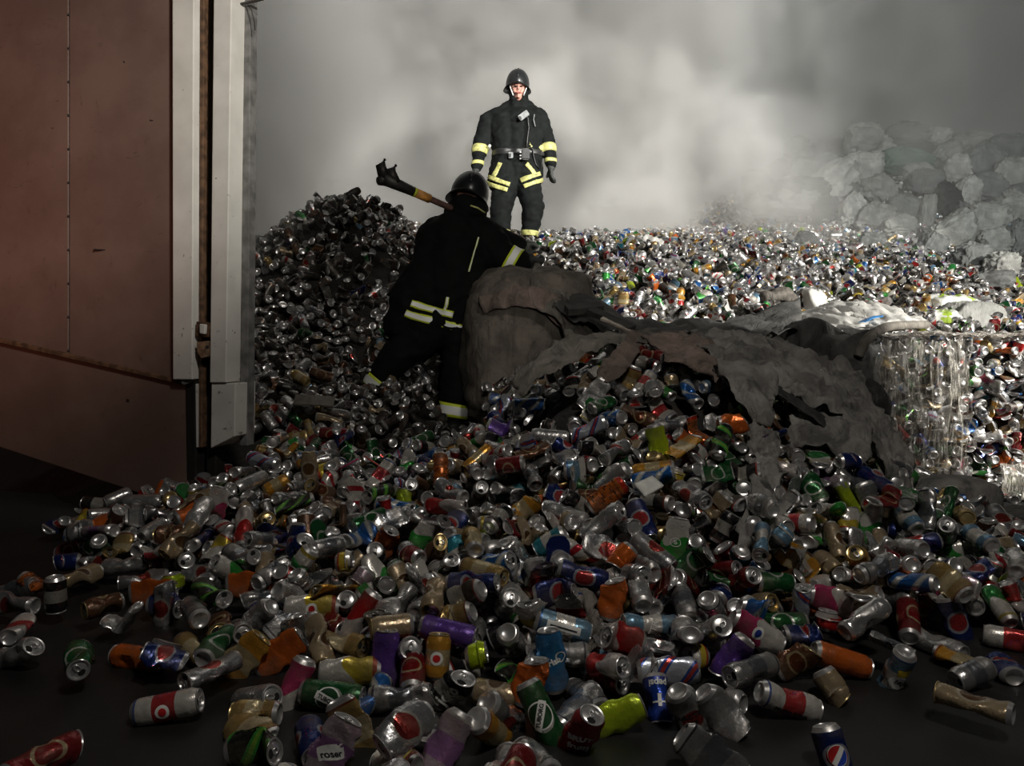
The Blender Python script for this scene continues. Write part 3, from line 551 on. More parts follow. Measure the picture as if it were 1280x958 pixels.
6,391,1713,68,88,40,289, 10,467,1879,72,78,27,281, 1,486,1959,72,94,92,283, 13,526,2044,67,90,348,241, 2,459,2434,176,21,93,91, 7,539,2437,150,341,214,28, 2,361,2903,403,35,319,195, 11,468,2875,406,296,306,276, 17,379,3213,624,58,29,181,
1,442,3240,653,151,296,329, 11,471,3356,710,96,291,75, 8,509,3453,735,74,310,109, 1,311,3553,674,234,14,69, 2,344,3849,699,88,42,134, 8,435,4124,755,80,205,339, 4,342,4177,728,105,359,236, 14,250,5138,784,231,31,312, 0,601,1525,71,90,345,80,
2,584,1801,72,90,57,301, 9,553,1845,90,188,37,12, 2,609,1927,71,89,71,295, 3,562,2061,116,317,177,325, 15,605,2179,65,96,27,128, 9,643,2287,128,85,343,238, 6,580,2542,178,236,220,5, 16,630,2543,189,101,344,128, 4,628,2594,235,80,356,179,
7,582,2674,299,343,165,33, 11,532,2833,375,289,38,297, 16,502,3000,476,127,336,359, 3,484,3080,547,70,120,56, 3,566,3245,668,147,47,6, 9,590,3384,714,72,26,210, 11,544,3729,754,93,17,305, 2,440,3873,725,80,168,339, 2,514,4039,760,81,8,92,
2,424,5110,850,267,311,54, 17,540,5278,948,99,48,247, 2,647,1657,70,273,281,267, 14,656,1878,86,256,346,108, 6,632,1975,91,240,313,332, 8,642,2055,73,87,56,303, 9,655,2134,91,45,325,2, 1,715,2195,91,35,64,336, 4,739,2413,129,118,33,278,
9,698,2565,202,101,54,17, 8,749,2556,233,112,21,35, 1,652,2705,334,249,31,341, 3,625,2865,430,44,29,191, 0,677,2979,481,278,355,78, 9,647,3227,642,64,2,217, 12,787,3363,691,281,314,319, 17,721,3487,757,59,341,104, 5,655,5136,884,136,347,84,
10,759,1662,73,83,350,313, 16,701,1868,61,91,19,119, 5,731,1948,52,307,190,36, 17,797,2031,66,89,349,91, 3,759,2098,71,89,60,273, 1,777,2263,72,269,225,358, 12,801,2378,87,99,356,276, 16,805,2733,280,45,300,165, 7,733,2746,277,170,349,42,
2,769,2823,360,129,332,4, 4,717,2917,456,154,288,41, 5,698,2897,510,59,0,232, 0,839,3304,658,273,2,120, 4,844,3343,709,47,302,2, 7,830,3460,680,145,30,295, 2,759,5115,935,297,196,341, 8,818,1861,73,212,96,7, 9,911,1915,65,89,17,256,
8,898,2033,72,271,2,275, 14,885,2133,78,7,245,232, 7,861,2254,60,95,24,272, 11,925,2322,92,66,8,60, 9,931,2753,307,251,47,27, 17,842,2854,378,111,3,296, 15,855,2942,448,303,358,315, 14,826,2969,464,22,162,275, 17,874,3209,602,106,54,321,
3,1052,3404,632,124,245,352, 5,927,3500,653,149,342,101, 17,946,3576,670,121,11,129, 16,993,1937,74,252,331,245, 8,939,2100,73,88,7,66, 10,912,2172,80,56,117,78, 0,996,2247,83,292,326,253, 0,1037,2391,96,359,182,289, 12,1012,2770,274,33,320,227,
6,990,2972,421,96,333,102, 2,1100,2945,418,94,312,351, 6,986,3198,564,80,50,289, 1,973,3329,625,117,323,71, 12,1116,3368,562,51,25,260, 12,1365,3524,488,34,0,334, 8,1056,1978,73,239,101,48, 9,1031,2045,89,311,322,205, 16,996,2172,64,90,329,69,
13,1105,2437,70,265,228,354, 17,1072,2546,104,127,306,73, 3,1128,2701,234,271,233,40, 0,1181,2852,301,294,343,218, 8,1226,2933,385,64,35,193, 2,1301,3296,430,84,323,8, 7,1123,3326,563,198,323,6, 7,1294,3566,423,153,1,68, 4,1183,2025,67,270,22,344,
3,1138,2124,72,266,26,111, 12,1141,2272,81,286,170,8, 8,1184,2354,73,89,16,241, 3,1240,2705,213,271,16,250, 2,1337,3055,360,297,56,143, 15,1395,3271,373,109,338,62, 2,1379,3484,324,221,331,340, 14,1238,2036,67,19,225,337, 9,1266,2152,65,271,345,3,
0,1215,2248,71,90,75,335, 15,1268,2294,108,38,34,321, 1,1278,2443,82,281,208,12, 1,1451,2764,235,301,106,291, 2,1434,3276,285,56,23,203, 17,1356,2176,65,95,14,49, 4,1355,2303,99,54,329,50, 2,1598,3126,214,46,325,52, 0,1478,4194,549,225,79,355,
1,1413,2293,71,90,45,340, 7,1475,2328,84,328,277,296, 12,1554,3026,212,43,349,118, 4,1844,3408,138,247,321,63, 3,1683,4038,340,250,326,271, 5,1581,2155,49,123,0,219, 7,1520,2361,52,99,359,217, 10,1535,2411,72,82,350,216, 7,1576,2641,114,106,10,118,
12,1701,2823,149,46,160,336, 11,1771,4111,351,95,30,288, 3,1580,4249,514,315,42,109, 0,1562,4395,613,258,336,136, 2,1518,4426,673,80,114,355, 4,1584,4764,795,73,359,348, 11,1750,2315,69,91,216,20, 11,1616,2346,73,84,344,191, 0,1662,2514,71,270,47,256,
9,1699,2925,120,91,71,28, 8,1984,4178,277,114,312,60, 6,1633,4507,649,114,302,85, 6,1738,4663,703,63,36,289, 17,1696,2423,73,279,336,123, 6,1695,2360,114,136,327,317, 16,1772,2626,70,275,133,31, 10,2139,3385,72,78,24,94, 2,2250,3741,70,265,246,329,
8,2160,3720,83,320,239,315, 9,1843,4323,439,313,329,47, 1,1815,4489,574,319,325,4, 9,1854,4633,635,52,330,245, 2,1979,4702,619,217,287,336, 3,2036,4929,699,277,356,319, 8,1831,2507,72,272,42,118, 10,1875,2665,73,280,18,31, 2,1841,2717,72,90,328,123,
16,1934,4288,348,271,42,300, 8,2800,3772,71,265,286,336, 0,1963,2485,71,271,19,133, 8,1966,2644,72,89,14,3, 17,1971,2724,65,96,11,280, 4,2359,3174,66,270,13,193, 7,1995,3057,52,99,3,289, 6,-2673,6469,802,310,338,302, 11,-2665,6829,839,226,353,68,
15,-3245,5585,195,342,65,183, 7,-2553,7002,995,71,47,242, 8,-3304,4954,74,95,347,346, 5,-2747,5941,648,248,63,314, 9,-2717,6379,833,313,9,117, 15,-2818,6356,788,34,322,200, 0,-3651,6387,-253,350,350,90, 16,-3010,6580,549,74,194,334,
9,-2562,6927,921,205,43,65, 17,-2867,4913,101,64,51,37, 16,-2799,5033,193,6,23,30, 17,-2708,5059,282,298,227,359, 7,-3140,5836,256,168,34,302, 10,-2975,6046,532,262,58,94, 6,-2887,6266,621,20,209,329, 16,-2521,6786,981,230,14,34, 4,-2867,7172,781,252,317,89,
16,-2203,4642,482,45,214,3, 1,-2049,4992,721,25,320,187, 2,-2781,4683,95,83,205,8, 15,-2856,4813,127,307,351,59, 16,-2215,5248,673,320,5,296, 6,-2851,4874,183,122,345,236, 5,-2515,5339,519,353,28,82, 6,-1983,5933,1395,80,129,22, 11,-3108,5811,359,77,262,335,
5,-2422,5868,899,60,325,90, 17,-2838,5945,568,65,341,216, 17,-2819,6062,646,81,73,44, 2,-2775,6391,749,18,301,252, 17,-2543,6878,1010,9,6,324, 14,-2438,7066,1034,314,40,240, 7,-2032,7060,1399,51,11,78, 16,-1879,3309,87,54,7,359, 8,-2660,4016,72,274,337,333,
4,-2599,4705,257,324,329,51, 17,-1862,4884,807,271,218,328, 4,-2245,4782,491,9,43,12, 12,-2245,4894,518,56,354,68, 0,-2396,4697,406,34,341,237, 6,-1851,5285,999,268,317,53, 0,-2112,5111,735,32,9,93, 17,-2770,5188,297,78,19,189, 6,-2967,5400,236,28,344,92,
10,-2833,6032,590,76,251,19, 3,-2439,5941,960,253,6,30, 14,-2297,6076,1168,269,346,21, 3,-2912,5922,507,298,324,285, 0,-2750,6533,771,255,242,345, 16,-1911,6710,1554,241,23,106, 4,-2488,6928,1073,63,44,234, 8,-1979,7144,1446,20,311,115,
14,-1707,3101,152,57,6,249, 11,-1815,3161,87,36,111,324, 2,-1819,3311,130,81,316,277, 6,-1665,4341,588,90,358,255, 15,-1719,4475,641,71,24,171, 7,-1707,4599,678,207,19,296, 11,-1770,4704,742,109,348,268, 7,-1736,4893,817,326,172,324,
12,-1844,4945,865,81,50,30, 16,-1900,4877,842,307,357,244, 0,-1870,5064,913,75,23,302, 11,-2792,4987,260,75,334,121, 9,-2260,5033,555,336,109,252, 12,-2456,5082,485,50,338,120, 2,-2120,5297,884,294,353,64, 17,-2534,5481,658,50,18,341,
6,-2610,5271,404,32,177,11, 4,-1981,5897,1441,40,203,324, 16,-1805,6124,1664,99,16,328, 2,-2448,6157,1091,353,356,45, 2,-1923,6581,1596,15,293,88, 11,-2167,7116,1323,36,181,320, 16,-1776,6810,1639,301,123,24, 14,-2326,7063,1124,193,333,71,
15,-2101,7319,1351,86,131,333, 16,-1589,3009,115,98,347,34, 1,-1617,3144,132,96,340,67, 5,-2012,3957,220,143,334,358, 11,-1712,4024,429,38,345,144, 9,-1612,4357,623,85,342,287, 17,-1557,4481,668,92,343,83, 15,-1461,4478,686,300,17,150,
2,-1574,4538,721,254,65,310, 0,-1511,4652,734,164,296,339, 4,-1449,4637,775,152,35,74, 17,-1387,4656,786,346,117,241, 6,-1258,4627,785,108,347,120, 1,-1883,4495,610,283,62,62, 16,-1587,4791,864,71,323,93, 16,-1597,5015,925,71,7,241,
5,-2361,4589,377,130,325,24, 7,-1496,5106,1008,342,148,99, 11,-1749,5237,1040,130,337,295, 2,-1587,5401,1201,50,22,121, 6,-1669,5401,1215,77,342,150, 17,-1680,5586,1357,61,2,234, 7,-1957,5566,1142,88,354,137, 9,-1596,6011,1697,125,33,329,
16,-1576,6176,1784,284,21,358, 4,-1730,6334,1778,100,316,75, 14,-1558,6437,1832,49,344,15, 8,-1756,6554,1721,349,224,12, 10,-1828,6629,1660,285,6,353, 4,-2107,7030,1453,108,33,13, 17,-2019,7068,1430,110,213,353, 9,-1698,7202,1602,67,289,21,
12,-1511,2745,104,208,320,66, 10,-1602,2862,79,120,40,270, 15,-1584,2973,150,60,314,132, 7,-1490,3000,126,130,359,344, 2,-1591,3200,155,145,262,5, 1,-1584,3386,151,46,0,180, 14,-1561,3924,391,217,30,46, 14,-1590,3977,497,32,17,126,
16,-1739,3942,388,308,163,342, 4,-1544,4074,495,274,120,34, 9,-1445,4149,532,327,325,216, 16,-1595,4140,541,62,355,144, 12,-1453,4188,582,262,346,119, 2,-1399,4303,629,116,293,292, 2,-1207,4429,635,98,17,268, 1,-1324,4528,685,101,6,275,
2,-1323,4530,749,289,307,260, 7,-1324,4727,802,153,334,88, 7,-1517,5324,1099,238,20,335, 8,-1241,5091,932,144,340,351, 16,-1401,4979,933,299,1,119, 11,-1496,5357,1172,14,137,317, 2,-1270,5182,1058,72,7,44, 5,-1487,5569,1344,87,355,190,
0,-1471,5684,1490,111,348,23, 12,-1447,5958,1701,316,43,351, 7,-1641,6173,1727,343,158,334, 10,-1388,6013,1736,27,229,9, 0,-1488,6415,1864,104,345,291, 7,-1666,6594,1729,76,355,59, 16,-1463,6864,1746,290,131,5, 15,-1523,6984,1715,255,311,109,
16,-1485,7031,1736,345,329,188, 5,-1424,2706,101,128,355,356, 12,-1515,2840,103,280,322,236, 6,-1449,2951,154,296,226,293, 12,-1386,3066,141,95,341,294, 9,-1444,3200,148,118,22,308, 4,-1468,3332,203,251,358,284, 7,-1338,3931,441,168,12,70,
6,-1426,3970,454,293,14,193, 10,-1363,3995,426,322,214,338, 8,-1327,4113,483,52,28,39, 7,-1205,4125,496,168,5,334, 6,-1325,4237,567,164,355,27, 15,-1220,4350,606,76,341,61, 2,-1080,4497,618,41,55,1, 12,-1221,4551,662,56,21,37, 9,-1494,4859,889,131,84,351,
7,-1383,5625,1375,18,224,276, 11,-1000,5071,908,287,59,89, 3,-1422,5606,1446,87,349,149, 2,-851,5471,1215,7,241,40, 9,-1340,6078,1762,98,54,307, 5,-1250,6179,1793,150,26,309, 6,-1322,6254,1844,129,4,30, 4,-1394,6939,1760,104,44,89,
0,-1361,2650,128,69,286,351, 16,-1277,2753,113,280,199,356, 14,-1393,2811,103,186,2,267, 12,-1381,2910,129,329,293,78, 1,-1307,2991,146,357,293,156, 0,-1261,3925,426,19,40,183, 5,-1211,3927,432,352,218,336, 2,-1186,4074,406,127,103,329,
12,-1175,4100,462,79,352,26, 3,-1243,4271,547,96,44,354, 11,-1167,4343,572,246,309,17, 5,-1099,4644,644,295,131,43, 8,-1041,4800,784,39,36,196, 11,-1289,4795,873,70,121,34, 7,-1307,4988,873,42,190,324, 14,-1140,5241,977,269,335,26,
11,-1138,4996,883,107,44,287, 1,-879,5206,886,262,358,162, 1,-1186,5832,1562,321,325,351, 3,-737,5530,1095,79,324,250, 0,-896,5234,964,246,25,339, 14,-1178,6207,1745,11,178,45, 17,-1165,6281,1794,270,53,54, 13,-1323,6466,1854,114,31,290,
0,-1098,6541,1833,122,39,97, 14,-1245,2601,103,224,28,66, 0,-1192,2712,104,209,50,307, 1,-1167,2852,159,98,344,346, 2,-1209,2929,195,41,68,83, 9,-1185,2995,161,55,1,138, 6,-1207,3043,185,338,292,225, 6,-1246,3338,228,338,24,85, 15,-1248,3426,218,65,57,80,
6,-1190,3657,321,47,350,189, 8,-1151,3994,367,141,317,38, 2,-995,4056,424,312,320,216, 8,-1076,4122,437,111,34,111, 15,-1075,4345,525,94,319,110, 4,-910,4660,590,0,58,27, 3,-911,4693,691,329,101,330, 12,-938,4775,655,85,22,49, 1,-1045,5087,844,205,300,5,
11,-763,4267,547,263,347,38, 2,-1071,4887,817,314,113,24, 5,-1125,5035,807,118,359,212, 13,-810,5107,797,298,301,276, 7,-677,5076,723,142,26,271, 5,-901,5469,1067,76,53,271, 1,-448,5469,836,21,227,92, 14,-952,5989,1533,237,9,22, 3,-1028,6205,1712,93,357,203,
4,-1024,6334,1756,77,1,66, 0,-502,6297,1329,10,329,233, 5,-1026,6520,1754,119,30,7, 4,-1041,6656,1779,109,15,87, 14,-1166,2411,61,52,156,51, 10,-1120,2509,109,56,5,209, 11,-1150,2590,175,125,332,314, 4,-1127,2701,140,272,144,1, 5,-1101,2809,148,78,342,358,
9,-1099,3029,204,75,27,354, 17,-1113,3124,247,85,355,159, 2,-1103,3281,229,85,63,305, 5,-1071,3364,253,303,160,19, 1,-1070,3495,288,306,195,30, 11,-1032,3562,266,35,35,10, 7,-1003,3672,252,1,171,95, 4,-1095,3702,327,288,5,270, 1,-1019,3899,349,39,355,83,
17,-1000,4004,387,48,11,21, 1,-937,4048,385,252,294,41, 9,-992,4272,449,57,24,208, 6,-991,4390,487,83,356,275, 9,-690,4683,609,32,310,251, 3,-597,4775,623,132,8,46, 4,-822,5048,731,284,340,93, 4,-788,4547,611,76,214,345, 5,-828,5205,866,317,25,172,
0,-769,5208,779,146,37,2, 13,-776,5278,863,120,312,35, 0,-528,5424,821,350,293,192, 4,-510,5614,850,242,330,279, 0,-353,5741,925,215,106,350, 5,-421,6022,958,146,344,94, 3,-441,5859,967,73,278,50, 9,-732,6236,1489,235,326,263, 1,-598,6359,1421,182,346,328,
1,-988,6719,1740,87,323,280, 4,-1032,2433,104,34,310,41, 9,-1020,2589,143,135,5,323, 1,-1032,2683,103,67,9,314, 4,-1018,2754,128,90,18,117, 16,-1020,2869,141,52,9,313, 4,-1002,2908,170,42,356,268, 6,-958,3040,183,124,351,312, 15,-1009,3271,225,55,4,128,
2,-1012,3454,260,296,204,346, 12,-944,3442,320,265,9,312, 17,-910,3542,287,70,2,168, 11,-934,3845,321,324,124,323, 11,-934,3902,360,46,351,59, 6,-836,3955,354,11,225,269, 7,-851,4033,339,162,2,54, 13,-890,4171,396,66,335,139, 12,-650,4751,598,91,7,194,
12,-584,4942,654,335,343,14, 0,-687,5294,883,253,340,263, 17,-556,5554,840,227,67,335, 16,-511,6077,1109,53,231,20, 11,-172,5732,796,294,20,313, 9,-389,5825,899,61,203,25, 5,-831,6689,1664,90,11,235, 6,-789,6735,1656,74,356,169, 0,-911,2381,135,355,49,218,
9,-970,2459,109,292,123,24, 13,-971,2605,118,103,13,26, 15,-939,2931,167,137,10,58, 2,-895,3207,236,80,71,325, 5,-923,3298,231,102,355,10, 4,-807,3778,301,112,1,58, 3,-807,4028,326,319,172,27, 4,-844,4096,331,54,73,275, 4,-475,4959,620,41,195,63,
7,-635,5195,680,120,10,288, 4,-784,5367,914,76,9,312, 8,-374,5624,792,264,284,8, 8,-579,6255,1328,340,315,64, 15,-385,6277,1170,131,68,49, 12,-358,6393,1201,308,116,268, 1,-557,6524,1433,323,143,273, 14,-653,6764,1517,238,358,143,
4,-436,6494,1366,43,186,30, 10,-779,6887,1646,219,331,53, 0,-409,7318,1578,242,122,347, 2,-862,2315,134,70,285,342, 0,-807,2434,124,338,123,257, 15,-883,2437,159,98,354,55, 5,-886,2573,110,109,356,344, 5,-868,2616,170,111,35,315, 7,-834,2718,142,264,137,336,
15,-823,2873,140,120,0,113, 12,-858,2971,148,82,350,197, 6,-769,3443,237,112,357,271, 3,-711,4072,335,110,353,260, 13,-695,4291,372,58,14,68, 11,-679,4387,398,107,221,18, 5,-684,4515,431,89,8,335, 2,-731,4566,468,267,234,334, 1,-520,4885,571,88,50,51,
14,-508,4805,579,218,29,281, 3,-390,5172,679,236,279,303, 11,-96,6122,939,266,342,298, 2,-173,6234,953,313,7,44, 0,-325,6207,1025,300,339,329, 4,-135,6305,1082,303,359,290, 9,-256,6459,1197,56,72,0, 0,-781,2131,114,285,153,356, 4,-822,2209,118,182,2,348,
2,-757,2363,131,54,72,120, 9,-735,2476,125,352,321,145, 5,-755,2558,117,104,27,261, 11,-761,2710,159,7,309,213, 9,-767,2916,181,302,211,312, 2,-715,3094,194,115,35,316, 16,-738,3421,221,73,347,39, 4,-665,3650,291,3,329,336, 1,-652,3859,249,104,345,151,
0,-660,4075,288,78,24,22, 5,-612,4578,440,331,233,288, 17,-123,4704,569,88,65,277, 11,-255,5354,717,226,245,10, 6,-173,5833,801,313,38,164, 0,-122,5909,801,173,290,6, 14,96,5891,792,230,358,293, 13,-57,5895,836,282,109,343, 11,-88,6291,992,35,50,100,
6,-94,6406,1095,38,141,318, 10,-42,6393,1084,30,339,97, 10,-257,6536,1218,326,52,26, 14,-574,6967,1510,237,356,67, 5,-640,2013,91,293,175,8, 11,-642,2195,106,26,130,85, 16,-677,2253,92,335,359,56, 10,-643,2248,147,180,331,39, 2,-670,2435,117,22,52,305,
3,-645,3011,204,353,84,18, 1,-661,3410,220,129,355,346, 1,-537,4548,397,47,21,35, 6,-528,4603,445,163,298,334, 3,-178,5343,655,114,55,36, 11,-116,5630,703,258,244,346, 15,22,6147,892,280,317,68, 11,-129,6043,865,69,298,24, 5,-188,6431,1101,104,51,251,
2,283,6060,959,115,356,2, 17,0,6596,1218,62,351,170, 2,-420,6727,1386,18,302,325, 16,-571,2036,78,77,338,125, 6,-517,2169,136,292,41,158, 8,-522,2247,138,350,347,214, 9,-555,2335,162,321,143,316, 0,-568,2412,157,96,316,126, 15,-541,2627,148,249,60,277,
0,-582,2703,175,354,308,144, 4,-621,2773,177,8,73,7, 4,-568,2881,199,140,296,319, 11,-283,5424,656,91,151,2, 12,-48,5631,691,329,202,356, 1,231,5983,890,295,339,351, 11,124,6063,904,284,79,107, 11,-497,1908,98,41,127,344, 16,-510,2060,117,72,17,181,
10,-426,2184,128,35,55,67, 4,-411,2305,137,48,0,230, 1,-475,2382,154,129,350,95, 1,-444,2586,157,110,28,67, 3,-495,2869,187,320,356,310, 5,-518,2986,194,270,153,356, 14,-343,1978,121,60,167,349, 11,-321,2077,124,136,316,295, 9,-375,2202,147,70,24,6,
17,-336,2285,138,129,357,43, 17,-356,2359,120,1,232,129, 1,-328,2429,152,111,26,34, 4,-429,2957,200,14,4,159, 3,-365,3004,180,69,355,257, 16,-252,1853,88,51,27,201, 0,-311,1919,133,90,315,286, 2,-243,2088,123,276,171,347, 3,-263,2223,137,38,350,238,
17,-200,2279,125,90,2,4, 12,-264,2342,128,234,269,347, 8,-261,2438,147,45,315,75, 11,-278,2762,158,18,135,112, 15,-373,2902,172,56,2,330, 7,-322,2911,241,13,36,291, 12,-212,2022,175,125,315,327, 17,-150,2007,123,168,66,331, 4,-142,2054,159,172,61,327,
7,-114,2352,117,184,348,338, 3,-145,2451,172,97,25,139, 0,-182,2673,191,202,48,3, 7,-274,2869,156,75,342,111, 17,-65,1878,80,249,216,0, 15,-69,1956,156,70,350,254, 2,30,1986,168,326,346,178, 2,-42,2245,139,278,152,19, 5,-63,2381,150,115,13,27,
17,-117,2633,150,5,335,35, 12,-256,3180,331,74,330,278, 2,-922,3264,333,287,318,226, 17,-245,3356,334,272,46,277, 15,-304,3883,341,155,8,64, 1,48,1894,133,96,337,114, 16,53,1944,160,38,347,355, 0,48,2061,160,7,329,19, 9,43,2148,117,340,69,318,
15,20,2260,148,131,342,4, 10,31,2424,137,70,356,59, 7,3,2447,159,185,344,22, 11,8,2537,157,100,27,30, 0,-65,2720,230,305,320,213, 1,-165,2843,265,340,135,46, 16,-81,3053,327,280,47,350, 7,-254,3280,309,178,6,288, 2,-339,3697,345,287,45,274,
11,-401,4265,406,115,254,333, 6,-224,4415,408,105,336,129, 8,142,1852,130,81,42,257, 1,131,2007,130,69,306,289, 7,162,2066,101,157,357,350, 17,166,2166,132,282,57,16, 5,71,2204,151,132,335,81, 0,68,2342,142,322,192,337, 4,92,2465,169,101,23,13,
7,13,2522,191,160,348,4, 7,40,2718,223,322,173,21, 14,-88,2697,321,251,141,349, 6,106,2975,386,0,329,205, 7,-51,2934,314,298,163,331, 3,-48,3269,394,54,218,3, 3,-193,3284,384,8,289,292, 0,14,3578,370,17,280,233, 3,-207,3636,354,56,11,344,
0,-277,4004,406,130,319,61, 17,-120,4606,540,62,242,328, 7,-138,5025,573,343,194,11, 17,287,1884,118,72,6,162, 3,226,1956,161,82,0,186, 16,227,2105,149,46,54,129, 13,255,2188,147,51,11,70, 2,208,2292,155,281,109,38, 4,144,2290,172,103,334,10,
13,270,2456,256,74,342,344, 11,85,2552,279,76,54,313, 9,119,2927,324,134,351,266, 8,100,2846,343,84,61,256, 9,92,2906,379,71,348,82, 14,-36,3221,472,237,35,253, 11,-193,4054,425,257,324,71, 3,-141,4206,514,303,214,336, 6,76,5275,704,285,1,232,
11,191,5487,816,271,27,241, 2,368,1861,131,84,347,188, 15,277,2011,130,57,333,177, 16,338,2087,112,283,203,328, 4,379,2150,130,81,329,204, 5,303,2270,144,130,327,17, 6,270,2398,219,266,207,18, 1,319,2434,235,73,11,337, 17,365,2512,276,264,329,320,
2,238,2553,298,54,343,288, 16,167,2631,315,57,32,252, 16,306,2796,325,74,349,168, 2,194,2836,378,28,238,19, 0,206,2960,433,58,14,261, 4,78,2917,428,104,4,292, 7,82,2980,415,141,320,28, 0,51,3458,523,67,291,293, 1,47,3658,539,11,250,299,
11,-65,3542,472,69,147,14, 15,56,3671,467,75,350,90, 7,-98,3616,411,20,195,62, 2,90,4273,584,128,320,336, 6,33,4417,566,296,352,108, 2,58,4483,584,245,353,291, 7,141,5170,724,116,3,111, 5,449,1902,109,299,177,357, 5,447,2011,114,231,52,275,
17,472,2097,119,90,349,216, 9,437,2232,124,121,355,358, 4,483,2346,220,258,339,299, 11,451,2447,238,99,344,214, 2,455,2571,266,86,37,4, 9,356,2735,365,321,335,200, 4,382,2783,390,114,354,247, 9,456,3004,515,93,0,16, 1,396,3005,548,280,3,206,
2,320,3284,659,300,37,3, 6,408,3300,728,107,23,294, 8,188,3561,595,76,122,6, 2,217,3655,585,46,218,338, 0,82,3857,583,87,348,271, 8,223,4102,685,271,0,201, 15,353,4256,740,79,313,84, 12,224,4334,710,1,330,349, 17,230,4456,726,126,8,292,
15,97,4488,641,244,46,273, 0,143,4578,631,207,17,9, 11,213,4788,653,16,40,184, 15,133,4895,639,310,179,328, 12,27,5350,737,257,31,129, 0,522,1899,133,313,322,155, 4,467,1998,149,330,325,75, 1,521,2143,127,45,21,4, 2,512,2217,140,311,211,302,
3,526,2291,158,65,4,308, 16,567,2341,184,299,160,325, 13,594,2358,215,309,328,130, 8,532,2552,238,295,180,20, 13,579,2587,277,99,28,246, 2,434,2683,329,265,316,265, 1,504,2681,400,318,102,126, 16,469,2768,423,315,324,122, 13,480,2938,461,312,21,299,
11,500,3012,557,113,3,71, 14,511,3311,674,347,200,345, 3,580,3339,753,74,321,237, 8,492,3548,745,117,325,248, 3,159,3685,607,287,260,298, 12,103,3719,606,290,152,328, 6,245,3891,670,15,34,102, 15,317,4021,713,281,340,50, 7,510,4084,768,332,161,352,
4,373,4079,756,59,143,20, 11,490,4290,796,65,42,256, 4,280,4984,747,331,4,44, 4,386,4994,833,56,13,231, 15,505,5110,899,75,36,44, 4,215,5592,834,300,148,7, 16,645,2054,121,71,178,8, 10,604,2150,130,77,336,145, 2,635,2206,136,278,223,47,
15,655,2350,139,78,46,16, 17,718,2358,171,336,208,311, 14,699,2419,163,216,326,3, 17,603,2474,253,236,11,90, 6,705,2521,255,103,335,15, 16,681,2543,293,57,327,148, 15,577,2586,340,262,63,42, 9,533,2740,409,322,158,336, 12,586,2805,441,37,38,163,
7,513,3174,580,211,355,4, 5,613,3129,561,72,22,210, 17,668,3389,719,66,337,231, 3,559,3531,795,276,322,130, 14,605,3651,778,180,22,64, 7,576,3703,774,142,0,34, 12,603,3808,797,28,53,228, 6,476,3896,783,102,26,76, 6,464,3953,795,97,346,222,
2,673,4039,858,91,40,299, 17,563,4132,801,82,340,90, 15,483,4865,850,106,307,299, 0,524,5045,879,316,128,5, 4,612,5205,930,96,58,281, 3,595,5373,995,64,317,156, 10,742,1999,114,82,21,50, 4,685,2018,150,273,8,141, 0,778,2206,151,93,19,94,
0,742,2276,147,28,6,25, 17,775,2335,158,201,346,45, 1,759,2427,202,283,155,13, 10,779,2608,203,37,338,62, 17,822,2584,248,110,47,17, 2,781,2568,305,273,117,46, 14,729,2669,332,254,347,340, 17,714,2803,369,331,133,97, 4,673,2845,465,145,326,60,
5,836,2879,459,273,201,17, 3,617,2936,531,260,317,111, 15,757,3218,622,64,350,202, 2,681,3437,785,248,50,60, 2,767,3550,794,9,75,309, 6,726,4075,814,79,17,270, 6,641,4634,826,28,8,24, 14,728,4683,830,349,162,297, 13,620,4771,859,62,32,163,
17,713,5129,972,95,338,315, 4,830,1967,116,260,201,350, 11,828,2145,146,106,319,286, 7,799,2225,110,48,6,267, 17,853,2307,117,29,311,140, 3,843,2368,166,321,298,125, 13,822,2400,212,62,355,9, 5,912,2510,202,106,326,293, 7,886,2620,276,114,358,126,
11,809,2654,334,58,53,324, 2,913,2727,388,298,0,27, 4,799,2816,422,115,352,20, 4,960,3038,497,245,220,354, 2,871,3248,665,81,11,117, 2,1185,3267,517,306,328,30, 4,1114,3489,646,80,359,72, 2,882,3591,725,260,22,127, 4,926,3698,756,96,16,122,
7,931,3931,689,336,207,322, 1,903,4426,813,339,68,277, 13,803,5063,980,317,116,36, 9,784,5235,1004,77,348,134, 0,904,2083,135,92,350,334, 0,961,1729,71,91,72,313, 11,910,2266,174,82,359,114, 3,901,2375,123,39,30,351, 5,984,2468,206,100,353,151,
8,959,2818,328,56,129,300, 7,958,2907,415,227,350,55, 9,1019,2962,452,66,351,223, 6,987,2910,488,75,24,104, 2,1081,3199,568,40,193,39, 11,1225,3656,556,108,10,281, 9,1069,3677,674,262,301,100, 7,1073,3780,648,298,203,34, 7,1096,3809,642,104,30,343,
6,1140,3914,676,263,347,67, 17,1082,4207,756,241,324,283, 11,1000,4493,820,243,133,359, 0,866,4905,901,335,213,58, 9,823,5010,944,67,25,13, 2,948,1996,125,292,11,297, 0,1034,2102,108,310,9,234, 5,1016,2196,105,119,34,247, 4,1057,2311,130,112,15,131,
8,994,2445,129,330,199,57, 3,1094,2482,157,270,301,342, 15,1107,2500,215,75,357,101, 7,1150,2625,266,135,346,309, 2,1066,2678,276,297,25,320, 3,1166,2777,325,109,4,225, 9,1077,2897,353,140,30,76, 5,1177,2915,345,341,128,91, 6,1422,3205,419,101,322,104,
2,1328,3307,488,280,15,108, 2,1216,3420,508,143,32,77, 12,1326,3447,415,278,310,224, 5,1422,3503,417,136,295,63, 9,1245,3631,509,45,56,45, 1,1206,3889,641,93,304,39, 13,1109,4280,765,43,63,336, 0,1139,2049,121,306,103,102, 3,1116,2182,116,105,12,232,
